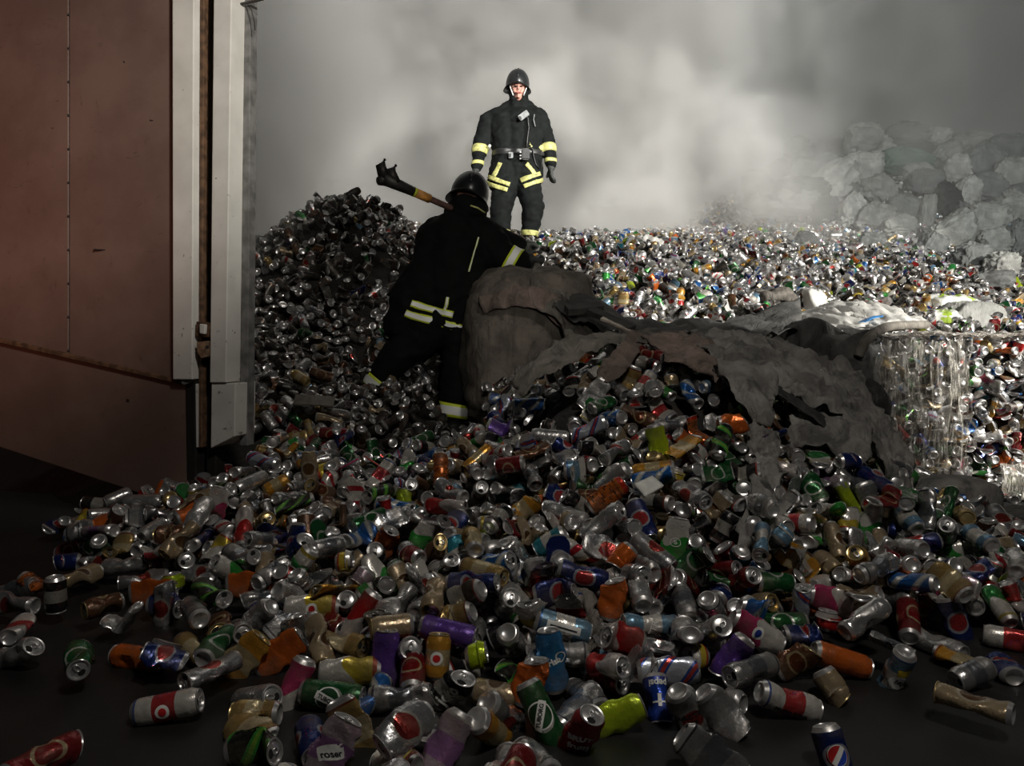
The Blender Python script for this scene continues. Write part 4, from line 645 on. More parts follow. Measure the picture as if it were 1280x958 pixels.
4,1183,2308,128,90,7,24, 10,1135,2412,125,151,250,2, 0,1173,2483,153,290,188,11, 1,1177,2540,199,110,16,231, 3,1195,2607,227,120,2,146, 0,1252,2659,262,96,338,255, 0,1204,2741,270,108,338,102, 1,1291,2811,247,125,329,63, 11,1233,2950,319,166,66,37,
5,1308,3092,395,300,192,357, 13,1383,3360,324,228,29,310, 6,1407,3352,380,38,21,302, 6,1288,3685,504,331,359,283, 5,1330,3725,476,60,47,282, 11,1356,3788,531,81,41,224, 3,1338,4075,592,53,46,224, 7,1088,4942,878,321,186,332, 1,1179,5038,931,229,135,2,
14,1069,5116,918,273,351,130, 2,1240,2133,113,265,219,8, 5,1296,2207,154,249,131,351, 1,1233,2352,154,292,189,351, 13,1247,2521,171,24,303,227, 6,1273,2620,213,321,135,8, 17,1500,2219,100,153,7,54, 2,1338,2732,231,60,7,57, 6,1490,3062,314,358,86,67,
5,1438,3220,301,95,23,269, 12,1694,3458,267,96,85,277, 14,1412,3799,460,184,23,8, 9,1269,4254,716,85,124,29, 7,1288,4599,820,116,10,321, 10,1122,5184,962,341,322,89, 14,1311,2225,144,358,78,145, 0,1306,2362,158,77,310,6, 14,1343,2479,155,9,343,8,
17,1499,2099,72,278,22,49, 8,1430,2822,272,157,289,23, 2,1509,3834,368,0,63,348, 2,1638,3924,427,57,58,254, 0,1438,4267,642,224,110,9, 1,1336,4434,747,273,208,5, 11,1264,4699,851,308,169,359, 12,1266,4851,916,96,58,21, 6,1323,5083,924,44,311,74,
15,1262,5187,961,76,27,279, 4,1360,2362,138,229,319,37, 2,1460,2427,128,271,321,308, 4,1417,2529,127,264,228,10, 5,1614,2726,151,308,198,317, 2,1682,3192,251,113,12,323, 17,1601,3978,387,288,11,55, 4,1583,4096,460,226,8,316, 6,1526,4243,607,280,231,313,
3,1447,4417,723,82,26,80, 0,1357,4691,829,100,348,47, 6,1460,4709,830,105,20,83, 14,1507,2380,100,32,189,311, 12,1582,2458,117,12,23,1, 11,1513,2552,134,278,221,41, 1,1595,2670,124,277,313,23, 16,1675,2668,172,88,37,130, 14,1719,2744,155,215,1,4,
1,1828,3252,183,300,117,77, 6,2214,3298,50,270,1,230, 16,2244,3389,56,276,8,115, 9,1650,3962,324,51,335,89, 2,1725,3966,307,111,33,248, 5,1609,4237,547,66,4,224, 17,1627,4419,671,228,18,259, 11,1602,4488,732,76,13,241, 11,1603,4590,770,77,17,209,
4,1673,2480,126,81,30,145, 9,1612,2552,124,52,351,91, 1,1781,2788,136,305,354,17, 5,1790,2937,182,111,343,23, 11,1685,2962,207,45,340,135, 2,1707,3080,187,305,7,314, 2,1914,3409,113,57,352,150, 2,1898,3506,173,333,251,95, 6,2017,3509,135,76,348,226,
17,1985,3938,226,124,40,327, 12,1611,4305,541,343,301,343, 5,1652,4404,577,123,11,7, 8,1684,4241,465,226,238,3, 13,1697,4478,635,179,323,336, 9,1714,4702,773,289,346,287, 0,1701,4809,814,107,350,86, 11,1580,5235,903,33,140,328, 12,1733,2581,72,271,236,25,
3,1737,2697,126,59,294,70, 9,2468,3737,65,271,9,0, 12,2068,4178,271,282,6,161, 2,1769,4557,651,279,33,147, 0,2127,4314,315,58,216,333, 16,1781,4657,712,34,320,248, 5,1774,4763,727,149,358,296, 2,1885,4674,672,266,14,200, 5,1822,5005,804,26,55,233,
4,1732,5025,828,286,331,252, 9,1709,5511,938,70,18,210, 15,1889,2697,121,96,347,233, 5,1865,2883,103,112,350,139, 10,1879,2969,123,285,312,345, 8,2111,3172,72,263,107,358, 11,2310,3868,70,93,45,98, 7,2137,4126,126,157,19,4, 7,2278,4063,51,280,188,17,
7,2172,4389,298,238,334,62, 0,1968,4810,672,148,304,338, 17,2142,4814,616,261,319,295, 9,1915,2789,119,105,41,36, 2,2032,2909,71,270,45,38, 3,1994,3042,126,291,283,356, 16,-3268,5301,65,93,33,134, 7,-3590,6364,-132,14,18,197, 3,-3038,6791,582,304,131,11,
2,-2820,5191,250,61,285,345, 8,-2915,6208,584,16,322,291, 4,-2864,4744,110,37,42,355, 3,-3220,4957,73,89,132,356, 3,-3307,5375,75,84,347,88, 6,-3357,5187,50,270,1,24, 15,-3332,5561,113,168,25,332, 16,-2860,6445,674,284,6,105, 9,-2887,6551,712,27,338,292,
11,-2180,7189,1276,322,310,269, 7,-2890,4649,100,343,182,52, 7,-2705,4868,161,150,16,333, 9,-3157,4870,67,271,201,351, 5,-2744,4934,166,108,351,319, 3,-2612,4784,208,1,121,231, 11,-2858,4552,77,359,261,35, 2,-2901,6012,577,296,191,334,
1,-2934,6362,606,249,17,97, 17,-3057,6211,509,140,29,331, 2,-3105,6762,647,106,59,311, 5,-2496,6712,1014,104,325,80, 0,-2298,4722,418,130,36,265, 4,-2277,4627,403,15,74,329, 10,-3295,4220,76,59,347,213, 8,-2821,4491,72,263,283,330,
1,-2926,4716,80,276,9,75, 6,-2380,4962,441,69,62,138, 12,-2518,5062,400,38,98,3, 3,-2771,4819,236,19,124,290, 16,-2688,4608,101,297,9,272, 15,-3150,5037,105,249,0,327, 1,-2673,5333,363,68,262,58, 1,-2894,5246,242,10,256,216, 14,-2938,6005,504,307,25,12,
15,-3019,5889,402,19,284,256, 12,-3291,6038,286,244,310,261, 6,-3113,6450,564,66,143,308, 17,-2877,6643,645,284,138,15, 12,-2974,6714,617,306,335,66, 14,-2187,6960,1274,238,301,25, 4,-2389,4578,318,290,236,9, 10,-1785,4768,764,20,26,274,
17,-2152,4607,498,161,342,316, 2,-2419,4485,259,56,19,71, 17,-2815,4201,74,281,334,338, 5,-2321,4603,334,118,316,34, 3,-2819,4642,184,134,11,27, 13,-2615,5082,277,305,0,280, 0,-2014,5117,810,226,9,101, 6,-2110,5788,1178,221,350,114,
12,-3269,5488,146,254,351,107, 16,-2851,5063,322,355,132,62, 13,-2002,5788,1339,90,359,255, 15,-1979,5701,1377,25,132,289, 0,-2535,6285,963,95,20,9, 5,-1934,6383,1584,60,337,70, 6,-2206,6367,1311,58,141,318, 14,-2014,6656,1486,53,147,291,
5,-2394,6805,1129,87,197,347, 6,-2161,7290,1265,299,336,310, 0,-1701,3240,176,61,230,332, 15,-2506,4059,83,113,15,34, 8,-1809,3982,353,62,235,60, 12,-1699,4127,471,55,340,146, 11,-1568,4259,625,265,346,283, 2,-1641,4387,704,51,219,327,
3,-1665,4490,691,95,25,351, 14,-1585,4640,755,201,324,354, 8,-1506,4584,774,313,166,348, 3,-1413,4564,793,334,55,176, 10,-2649,4283,87,289,34,198, 2,-2223,4530,423,319,359,323, 4,-1705,4758,838,46,23,314, 5,-1766,4935,905,127,340,359,
5,-2278,4704,482,77,359,201, 4,-2593,4986,344,332,52,265, 10,-1961,5155,877,108,358,317, 6,-1839,5277,1047,107,349,266, 15,-1723,5321,1143,102,313,303, 4,-2214,5103,716,78,325,148, 7,-1909,5299,1042,33,136,37, 9,-2181,5707,1133,211,61,26,
2,-2191,5662,1071,220,329,77, 3,-2618,6468,911,6,65,34, 9,-2379,6727,1145,85,281,20, 5,-1876,6684,1595,113,342,18, 17,-3062,6609,624,131,295,319, 9,-1959,7298,1444,295,24,329, 13,-1653,3051,151,285,109,324, 8,-1631,3315,166,19,10,351,
10,-1660,3925,374,286,294,109, 10,-2203,3924,145,182,313,19, 6,-1617,4062,518,82,328,63, 12,-2240,3978,176,318,22,254, 17,-1546,4227,578,306,346,156, 17,-1429,4332,688,254,218,345, 6,-1329,4368,680,74,14,46, 16,-1641,4542,753,80,20,145,
17,-1571,4510,779,265,220,340, 12,-1360,4061,582,47,136,20, 8,-1162,4699,765,359,126,325, 0,-1355,4757,790,150,19,80, 12,-1587,4705,843,321,340,351, 17,-1167,4616,795,279,332,320, 16,-1568,4937,906,269,283,65, 3,-1405,4897,901,297,357,51,
7,-1951,5071,795,340,138,31, 1,-1665,5085,1009,316,325,270, 1,-1316,5083,1022,8,116,353, 16,-1429,5210,1066,286,1,227, 7,-2283,5391,802,270,10,49, 5,-2470,5176,499,308,127,278, 7,-1957,5707,1304,284,3,306, 1,-1652,5659,1472,257,322,306,
1,-1773,6216,1702,227,53,29, 1,-1826,6644,1731,305,215,313, 16,-1610,6597,1796,115,348,79, 3,-1842,6897,1647,170,351,43, 14,-1938,7106,1476,45,198,1, 15,-1573,7091,1666,70,316,38, 11,-1551,2898,154,319,3,245, 1,-1517,3087,194,88,32,91,
9,-1480,3255,187,305,206,335, 0,-1530,3240,164,18,31,215, 15,-1485,3976,497,157,38,24, 14,-1387,4007,474,42,192,306, 1,-1871,3942,363,338,196,291, 7,-1436,4080,494,353,208,306, 12,-1335,4191,587,278,328,291, 9,-1491,4111,564,161,40,337,
0,-1184,4249,631,1,298,339, 1,-1087,4359,640,29,69,205, 11,-1321,4410,706,89,17,270, 11,-1451,4490,748,265,358,189, 4,-1335,4464,733,267,25,93, 1,-1214,4628,721,141,115,359, 14,-1266,4757,738,233,353,5, 15,-1124,4758,776,112,1,68,
6,-1659,4792,849,73,78,3, 1,-1543,4763,910,57,101,56, 0,-1706,4865,916,296,13,344, 3,-1345,4916,945,50,139,357, 14,-1257,5019,953,295,347,78, 4,-1338,5168,1042,72,65,32, 2,-1412,5547,1345,44,165,353, 6,-1600,5182,1057,231,329,257,
1,-1547,5700,1486,124,8,43, 5,-1345,6154,1790,84,357,119, 2,-1484,6143,1793,307,56,27, 2,-1424,6523,1881,275,348,7, 5,-1584,6735,1774,63,313,346, 11,-1481,6814,1803,49,25,19, 4,-1534,2788,148,102,323,240, 17,-1397,2952,175,295,24,127,
12,-1340,3008,197,61,357,7, 8,-1404,3090,198,351,123,96, 5,-1392,3245,190,110,329,289, 7,-1367,3312,184,146,5,24, 16,-1275,4003,440,330,175,329, 11,-1254,4022,476,330,64,131, 17,-1175,4008,514,249,352,235, 14,-1314,4133,520,73,172,6,
3,-1216,4184,585,292,11,122, 10,-1261,4244,610,342,299,233, 4,-857,4301,545,88,107,346, 4,-775,4247,492,69,252,86, 9,-1130,4495,668,79,22,105, 11,-1111,4567,698,66,23,57, 5,-1143,4595,721,112,331,314, 10,-1081,4687,721,356,290,44,
7,-1045,4769,701,100,333,223, 2,-1087,4837,749,143,316,30, 7,-1216,4657,790,165,8,25, 5,-1277,4866,843,112,0,238, 6,-1188,4909,876,95,11,246, 2,-1276,4938,934,48,280,88, 15,-1168,5071,874,87,326,316, 14,-1113,4952,895,245,10,350, 16,-1181,5241,1081,114,337,110,
15,-1229,5152,1000,259,70,23, 10,-936,5851,1492,80,12,12, 1,-832,5945,1531,341,327,315, 7,-1383,7079,1699,155,347,62, 17,-1265,2813,144,292,323,61, 8,-1348,2854,166,217,328,277, 0,-1264,3055,216,21,247,358, 7,-1318,3113,186,345,170,67,
17,-1373,3179,227,290,41,314, 3,-1286,3303,226,225,73,319, 17,-1138,3961,429,343,133,304, 3,-1092,4043,443,113,3,292, 15,-1094,4030,499,127,337,23, 9,-1078,4101,515,222,68,11, 17,-1105,4189,553,84,356,187, 2,-1061,4295,569,282,335,286,
16,-1108,4362,604,72,4,272, 16,-1030,4403,592,92,324,21, 3,-983,4538,608,258,354,79, 11,-936,4586,663,106,210,355, 13,-1050,4690,612,35,315,45, 9,-1035,4638,707,78,351,310, 3,-987,4870,686,298,333,173, 16,-968,4921,704,104,211,9, 0,-1207,4399,691,118,346,336,
0,-897,4838,723,261,222,331, 1,-952,4988,801,301,50,142, 11,-961,4907,843,348,98,348, 7,-1073,5937,1564,95,43,262, 15,-1075,5244,998,34,315,298, 17,-620,5504,837,341,122,236, 6,-907,6063,1566,243,0,294, 12,-1085,6258,1763,318,54,26,
5,-1115,6328,1794,318,158,326, 0,-1122,6389,1845,239,60,277, 8,-953,6586,1787,358,195,301, 17,-1215,2651,178,280,306,101, 12,-1233,2726,153,270,128,314, 6,-1283,2907,206,279,312,352, 12,-1149,2996,262,101,28,238, 3,-1178,3145,245,311,193,329,
4,-1159,3232,290,260,331,357, 9,-1161,3434,271,263,200,9, 2,-1163,3538,283,46,339,79, 3,-1149,3598,308,109,336,90, 3,-1129,3643,372,93,336,354, 16,-1068,3755,355,330,262,26, 9,-1095,3793,368,2,38,199, 10,-1057,3946,393,287,206,4, 5,-963,4080,470,121,324,297,
17,-1031,4139,495,131,338,28, 16,-999,4210,503,106,7,256, 4,-1044,4236,532,239,341,45, 11,-933,4371,533,56,14,261, 16,-950,4432,586,98,346,76, 9,-946,4585,588,337,292,3, 15,-880,4626,659,17,353,254, 0,-803,4642,604,143,6,352, 11,-634,3950,361,248,20,326,
5,-1016,4587,648,311,214,344, 3,-784,4780,707,78,48,141, 11,-748,4886,710,358,0,51, 9,-781,4956,684,269,320,259, 14,-895,4885,757,210,333,335, 6,-1002,5125,875,99,59,85, 11,-546,5179,763,213,306,299, 3,-741,4967,738,262,43,70, 11,-841,5511,1147,197,320,300,
7,-789,5885,1412,173,47,35, 17,-782,5978,1503,279,73,31, 6,-458,6175,1260,324,248,46, 1,-714,6511,1520,298,46,27, 3,-732,6306,1527,351,33,207, 6,-919,6773,1770,288,192,25, 4,-1063,2800,220,286,192,338, 15,-1189,2817,220,305,63,346,
10,-1097,2889,187,21,335,222, 8,-1034,3067,204,30,353,282, 1,-1069,3073,276,70,123,311, 7,-1081,3183,199,134,345,324, 2,-1083,3285,329,290,301,52, 4,-1091,3410,321,259,42,23, 14,-1022,3400,334,227,8,124, 9,-1039,3575,327,77,313,320,
8,-1056,3630,347,120,31,303, 14,-975,3750,322,266,334,55, 4,-1032,3836,388,0,244,111, 15,-947,3940,435,260,346,279, 6,-922,3980,455,79,311,279, 16,-912,4107,414,121,5,61, 2,-925,4260,502,53,353,172, 9,-973,4281,538,339,140,91, 9,-897,4440,535,73,62,235,
5,-867,4531,572,152,8,10, 16,-809,4687,540,89,5,304, 12,-767,4516,538,322,43,359, 16,-645,4457,579,71,171,351, 14,-675,4925,605,61,163,31, 11,-786,4934,627,304,105,13, 6,-533,4864,631,296,13,123, 4,-669,5267,818,75,224,57, 5,-506,5347,790,7,198,306,
0,-264,5596,764,225,15,102, 4,-293,6243,1178,40,20,191, 12,-397,6346,1245,295,209,35, 12,-639,6509,1485,88,35,224, 4,-830,6703,1746,104,3,8, 15,-824,6803,1704,95,348,127, 4,-1036,2713,183,83,353,35, 4,-1158,2765,216,134,30,13, 12,-1032,2991,207,0,145,44,
5,-952,3032,220,126,346,295, 0,-971,3099,259,53,317,140, 10,-1001,3173,259,60,240,31, 16,-1039,3240,279,62,359,41, 17,-917,3381,310,50,36,75, 1,-849,3490,317,279,202,348, 4,-950,3607,345,83,145,0, 16,-894,3646,314,70,347,175, 7,-866,3715,343,359,200,292,
1,-893,3791,379,289,84,105, 2,-541,3744,319,32,326,146, 6,-742,3790,364,99,354,349, 2,-826,4122,403,309,207,341, 15,-889,4114,439,268,208,358, 7,-789,4158,434,148,344,329, 8,-855,4212,485,324,205,291, 3,-661,4385,525,87,356,140, 11,-732,4411,557,238,46,338,
1,-599,4483,553,94,345,248, 5,-770,4698,588,287,296,0, 2,-543,4596,548,284,345,175, 17,-566,5014,683,61,232,308, 1,-582,5079,723,115,337,289, 17,-186,4754,545,334,162,14, 7,-760,5265,749,17,240,340, 9,-405,5349,729,124,53,287, 15,-332,5374,718,10,219,293,
3,-249,5510,755,21,344,199, 17,-549,5341,780,138,16,65, 11,-341,5695,856,269,125,316, 17,-432,5754,873,92,322,258, 11,-294,6131,1100,294,5,303, 16,-477,6478,1325,345,52,90, 11,-279,6108,1037,72,150,325, 3,-450,6660,1373,226,316,304,
12,-710,6781,1633,268,351,354, 7,-722,7090,1584,217,346,112, 3,-945,2634,201,45,19,176, 1,-906,2726,192,101,83,296, 4,-968,2815,175,86,11,309, 12,-842,2981,207,74,25,327, 13,-898,2991,231,250,300,352, 6,-839,3133,265,94,324,130, 16,-856,3209,276,108,30,0,
5,-798,3320,287,67,306,137, 13,-867,3341,313,102,7,300, 17,-799,3444,273,114,23,356, 14,-840,3612,302,208,3,256, 6,-815,3734,330,84,13,265, 3,-809,3852,341,322,115,298, 9,-739,4005,393,278,193,358, 17,-778,4096,378,70,94,328, 5,-730,4122,442,223,301,322,
9,-756,4179,425,135,32,285, 17,-740,4307,472,19,197,283, 3,-681,4337,463,88,346,192, 0,-700,4562,524,112,5,15, 2,-454,4664,535,130,8,79, 1,-551,5082,668,296,354,263, 3,-446,5123,743,79,241,350, 5,-521,5478,764,117,14,57, 8,-221,5555,713,296,226,62,
10,-285,5813,800,167,336,6, 3,-198,6028,933,69,71,3, 9,-358,6205,1090,89,91,69, 11,-278,6277,1131,287,336,53, 6,-237,6289,1093,69,334,112, 10,-19,6273,981,342,248,60, 9,-534,6761,1463,28,125,20, 14,-835,2504,147,218,354,10, 15,-722,2665,202,72,34,103,
10,-800,2759,191,230,267,342, 10,-798,2831,192,290,192,28, 6,-840,2891,231,110,12,288, 16,-805,3009,233,102,226,337, 12,-765,3115,262,43,4,154, 4,-768,3220,284,308,183,5, 4,-739,3326,258,79,356,39, 5,-737,3396,275,117,4,148, 16,-761,3513,300,2,316,321,
2,-765,3623,276,342,256,82, 6,-700,3729,300,208,347,14, 7,-675,3823,292,180,357,16, 8,-679,3876,304,82,255,315, 1,-714,3929,303,97,331,122, 12,-701,4005,331,2,218,330, 16,-685,4125,357,91,323,276, 17,-703,4178,390,91,351,196, 9,-664,4181,447,71,143,7,
10,-600,4367,426,255,245,313, 1,-580,4479,490,91,55,94, 9,-638,4436,447,57,358,53, 2,-339,4954,591,120,325,265, 6,-399,5029,641,157,266,345, 1,-433,5001,649,144,24,78, 11,-289,4684,505,142,320,336, 12,-367,5287,715,253,291,291, 1,-110,5534,727,334,58,180,
9,-50,5876,764,359,227,281, 17,-253,5950,844,289,356,216, 7,-240,6025,942,328,196,293, 2,-312,5903,933,325,146,284, 7,-379,6130,1025,205,356,318, 4,-175,6140,990,283,211,26, 0,10,6333,1036,68,7,224, 10,-217,6582,1236,36,229,9, 5,-656,6865,1588,155,23,335,
14,-739,2529,172,24,174,326, 0,-711,2592,211,168,334,320, 3,-673,2801,227,84,19,351, 1,-714,2878,184,50,5,319, 10,-724,2930,220,65,293,313, 15,-772,3003,257,49,53,285, 11,-685,3093,269,112,328,351, 6,-700,3207,252,94,349,291, 17,-656,3279,211,46,23,211,
7,-636,3507,234,161,19,25, 4,-705,3520,274,47,323,68, 4,-658,3594,308,161,5,55, 0,-305,3781,396,292,123,345, 8,-622,3715,250,260,221,24, 6,-599,3823,308,336,303,258, 15,-601,3936,292,63,328,23, 13,-603,4133,368,291,285,348, 14,-643,4197,360,76,328,85,
11,-600,4240,393,38,42,261, 9,-535,4297,416,102,349,150, 2,-549,4423,426,267,139,34, 7,-551,4569,441,149,18,267, 1,-488,4604,513,316,133,48, 14,-442,4720,463,10,155,42, 1,-421,4853,538,272,198,2, 15,-370,4917,522,314,28,232, 12,-256,4947,559,358,274,278,
5,-289,5077,623,283,152,1, 7,-28,5211,651,327,142,333, 14,-254,5302,652,295,59,68, 17,150,5094,761,38,216,333, 11,-135,5748,743,58,30,50, 15,-133,5811,766,99,354,106, 6,-143,6124,890,95,153,342, 14,73,6282,982,266,23,318, 16,-192,6201,1039,78,45,142,
16,-126,6521,1163,53,19,183, 8,-176,6630,1273,60,35,2, 6,-478,6837,1500,332,189,291, 8,-650,2334,186,142,13,287, 0,-778,2250,131,45,112,21, 8,-687,2407,205,316,328,209, 7,-647,2577,152,147,359,242, 14,-610,2710,199,358,159,283, 0,-605,2844,233,55,136,334,
7,-662,2930,160,145,18,326, 4,-655,2976,257,81,7,272, 1,-599,3199,230,272,9,135, 6,-627,3274,260,231,7,306, 2,-576,3422,260,9,330,202, 3,-574,3564,244,54,28,183, 5,-594,3809,244,197,356,68, 13,-542,4044,333,95,350,6, 15,-540,4154,355,22,325,132,
3,-487,4254,388,321,162,55, 6,-464,4455,421,61,39,138, 2,-428,4577,455,300,13,146, 11,-316,4829,480,354,322,25, 10,-270,5113,598,61,8,104, 1,-189,4829,563,232,326,66, 0,-82,5485,697,88,341,286, 0,14,5902,785,307,355,344, 15,-12,6017,792,92,28,131,
15,-34,6214,937,295,34,283, 9,85,6141,944,243,331,278, 5,30,6469,1117,87,356,167, 9,-65,6624,1241,115,335,299, 12,-448,2408,206,292,12,205, 10,-471,2511,166,297,352,48, 0,-605,2452,188,277,283,301, 5,-518,2561,187,96,341,149, 2,-511,2668,221,109,64,339,
1,-518,2918,264,89,43,333, 2,-538,3078,306,44,159,295, 12,-509,3260,251,333,175,24, 12,-544,3368,281,342,332,251, 15,-481,4110,324,25,323,229, 9,-447,4201,373,236,355,332, 0,-426,4508,393,75,21,166, 0,-265,4635,408,97,119,355, 0,-315,5054,543,281,343,201,
11,-162,5485,650,122,313,340, 10,-448,2249,154,342,222,67, 8,-391,2416,182,33,359,82, 10,-410,2488,186,86,28,245, 11,-432,2538,226,69,46,283, 16,-425,2615,235,119,39,323, 4,-456,2761,214,192,357,284, 15,-444,2833,226,117,310,66, 16,-391,2941,284,47,9,271,
12,-481,3035,258,3,34,207, 12,-496,3100,245,65,322,152, 13,-464,3209,263,346,139,56, 7,-411,3305,216,143,22,256, 15,-479,3425,290,33,341,179, 0,-441,3474,230,78,345,171, 12,-450,4036,328,319,312,45, 11,-392,4378,370,164,9,286, 14,-271,2162,157,208,16,304,
1,-359,2232,193,263,114,39, 8,-311,2343,190,272,281,40, 15,-354,2472,225,87,19,342, 17,-309,2590,177,294,147,356, 9,-365,2686,215,357,131,358, 14,-384,2720,208,326,48,239, 4,-403,2871,269,85,27,37, 5,-362,2915,280,93,24,304, 11,-328,3012,265,123,35,107,
10,-411,3077,253,9,200,288, 15,-402,3209,270,68,336,174, 3,-221,5467,640,17,26,316, 16,-195,2150,156,222,42,280, 5,-195,2240,176,86,356,34, 5,-214,2336,220,35,304,100, 3,-249,2501,179,329,113,5, 10,-232,2580,200,97,225,346, 15,-295,2644,219,85,356,283,
0,-338,2762,198,352,138,96, 2,-292,2853,262,66,64,320, 15,-264,3004,288,74,0,281, 5,-291,3101,262,131,337,339, 12,-332,3198,285,322,26,175, 11,-344,3291,309,83,16,236, 7,-404,3635,255,289,188,1, 11,-370,4459,401,3,5,251, 11,-112,2102,185,74,300,88,
1,-84,2178,194,94,311,51, 5,-162,2343,192,127,333,14, 8,-113,2392,218,246,45,36, 3,-167,2505,202,42,119,99, 5,-214,2552,236,110,25,331, 9,-222,2752,209,77,18,349, 1,-236,2822,273,109,305,330, 6,-131,3021,297,103,343,111, 1,-240,3068,333,298,152,0,
5,-379,3078,288,326,197,341, 2,-370,3379,331,295,325,210, 16,-284,3521,318,266,25,274, 14,-391,3875,328,277,19,42, 15,-327,4004,355,271,162,352, 16,-400,4027,361,109,48,344, 11,-330,4559,435,122,337,348, 11,-192,4668,416,216,44,282,
8,-33,2015,184,354,184,83, 2,-59,2238,201,328,69,288, 12,-35,2323,223,77,53,97, 12,-120,2286,252,284,22,17, 5,-51,2465,244,102,247,359, 8,-78,2571,230,97,320,89, 9,-108,2640,237,43,66,270, 9,-131,2719,265,107,6,16, 15,-225,2740,306,85,356,226,
5,-148,2901,278,320,160,1, 1,-138,3098,370,127,25,323, 10,-316,3095,334,200,7,295, 15,-387,3459,368,258,25,314, 1,-440,3514,345,214,305,354, 2,-291,3541,370,65,302,5, 12,-526,3524,312,222,231,357, 2,-370,4139,369,24,230,306, 3,-318,4400,459,240,249,21,
3,-170,4432,449,271,61,116, 9,-272,4468,404,94,11,148, 15,-232,4520,447,109,354,43, 0,-224,4717,437,350,316,69, 0,-269,4803,507,298,352,127, 15,-195,5211,604,128,3,295, 13,-108,5286,652,111,35,24, 13,130,1937,183,125,82,47, 7,77,2148,167,160,357,19,
5,49,2270,197,90,1,252, 0,121,2322,243,153,52,319, 7,58,2374,214,333,194,57, 6,31,2421,247,59,35,302, 12,-45,2428,287,36,291,200, 5,-38,2615,248,305,158,305, 4,-236,2664,272,90,55,72, 6,-66,2885,306,308,211,66, 17,-147,2974,338,272,216,15,
3,-279,2946,348,158,35,63, 4,-577,3243,284,82,356,347, 2,-442,3615,371,120,58,338, 1,-226,3431,357,248,26,52, 4,-400,3749,371,291,17,125, 11,-205,3535,394,6,228,48, 16,-243,3708,392,65,71,24, 7,-390,3960,331,135,340,89, 0,-169,4118,434,301,132,288,
15,-141,4485,496,97,3,64, 13,-189,4606,511,297,347,166, 4,-263,4765,445,14,25,2, 2,-108,4947,609,231,34,56, 12,-162,5107,609,41,43,143, 3,3,5671,700,222,20,10, 10,105,2082,191,69,36,144, 17,174,2119,193,113,45,94, 7,141,2217,189,311,178,6,
3,197,2301,216,76,39,322, 12,167,2395,229,278,44,288, 1,119,2479,226,47,6,296, 11,7,2549,312,240,349,103, 8,56,2627,304,13,48,300, 9,-26,2772,306,111,2,132, 9,-99,2811,323,48,167,324, 11,21,3055,435,146,65,358, 1,-133,3315,409,10,291,115,
14,-125,3311,325,218,1,24, 15,-79,3480,397,314,186,354, 11,-138,3726,427,281,351,63, 9,-204,3826,401,55,35,333, 4,-145,3856,422,42,29,177, 1,-120,3813,460,53,352,231, 6,-322,4238,406,239,53,289, 16,-207,4256,448,75,328,357, 1,-105,4550,550,285,302,106,
0,-169,4712,512,268,314,291, 12,-17,5072,629,95,354,25, 0,52,5576,750,29,220,85, 12,302,2086,199,91,351,252, 8,355,2147,196,285,31,216, 7,202,2198,165,138,18,292, 6,288,2274,231,121,316,67, 3,280,2334,299,309,7,269, 16,145,2463,258,318,346,103,
3,181,2505,281,300,63,91, 10,182,2363,296,253,62,9, 1,44,2726,346,114,24,93, 1,60,2787,337,71,30,254, 3,112,2757,391,97,42,359, 0,-8,2840,393,286,236,65, 3,-62,2977,404,112,2,226, 3,302,2961,512,354,243,353, 11,24,3379,503,303,157,23,
15,-151,3463,417,265,225,18, 9,-5,3473,415,46,352,358, 11,-49,3735,509,25,186,316, 4,-23,3841,480,87,246,333, 12,-89,3892,467,322,225,321, 14,-75,4004,455,213,354,34, 5,-85,4235,540,124,350,133, 11,-7,4459,547,335,299,53, 11,-45,4525,584,321,233,88,
6,3,4636,607,316,66,318, 9,53,4796,636,239,56,294, 16,-8,4824,620,321,29,222, 14,49,5144,659,247,31,267, 7,46,5234,620,300,158,346, 7,172,5457,789,307,199,332, 6,395,2031,165,88,334,307, 16,330,2106,159,98,358,228, 9,393,2205,191,305,95,56,
8,328,2219,226,136,19,306, 15,355,2373,282,100,16,18, 4,416,2410,288,134,332,353, 4,319,2530,313,12,83,46, 2,356,2499,359,61,21,122, 12,276,2606,320,87,310,83, 6,222,2745,343,100,345,283, 9,282,2792,399,235,76,340, 5,173,2808,416,105,29,292,
16,328,3105,565,19,332,192, 10,-16,3245,444,347,300,282, 2,52,3509,559,31,242,290, 0,145,3697,546,263,348,273, 2,64,3756,567,254,3,324, 6,-13,3833,573,116,314,358, 3,-51,4044,527,258,46,255, 12,63,4176,601,106,324,278, 0,100,4418,615,209,1,82,
11,96,4678,664,308,318,12, 3,-6,4695,619,99,329,283, 6,134,4741,668,93,337,47, 17,198,4873,691,272,111,45, 7,143,4949,659,331,163,17, 4,204,5292,779,275,355,32, 16,439,2147,172,326,133,68, 1,425,2251,229,116,356,44, 4,515,2234,230,95,22,16,
2,455,2188,264,236,228,359, 7,522,2436,216,147,353,305, 2,462,2483,331,246,78,24, 6,432,2611,323,243,349,295, 17,252,2679,337,308,354,111, 1,354,2642,374,201,47,0, 7,211,2775,349,196,357,37, 11,379,2777,449,294,308,300, 11,325,2846,446,283,330,93,
6,342,3161,631,165,39,344, 10,149,3089,507,68,65,233, 7,445,3468,704,142,12,93, 9,413,3568,761,71,4,136, 12,272,3630,650,105,319,274, 0,199,3820,587,27,341,70, 9,194,3884,604,333,22,230, 2,128,3989,613,249,337,287, 13,4,4094,562,297,209,323,
5,4,4211,536,127,351,320, 15,376,4341,787,71,320,128, 6,284,4388,761,43,146,336, 12,369,4439,777,313,343,229, 15,340,4531,767,63,341,119, 9,315,4635,782,263,6,137, 1,239,4684,731,10,306,190, 2,223,4937,750,263,115,45, 16,69,4981,661,302,2,48,
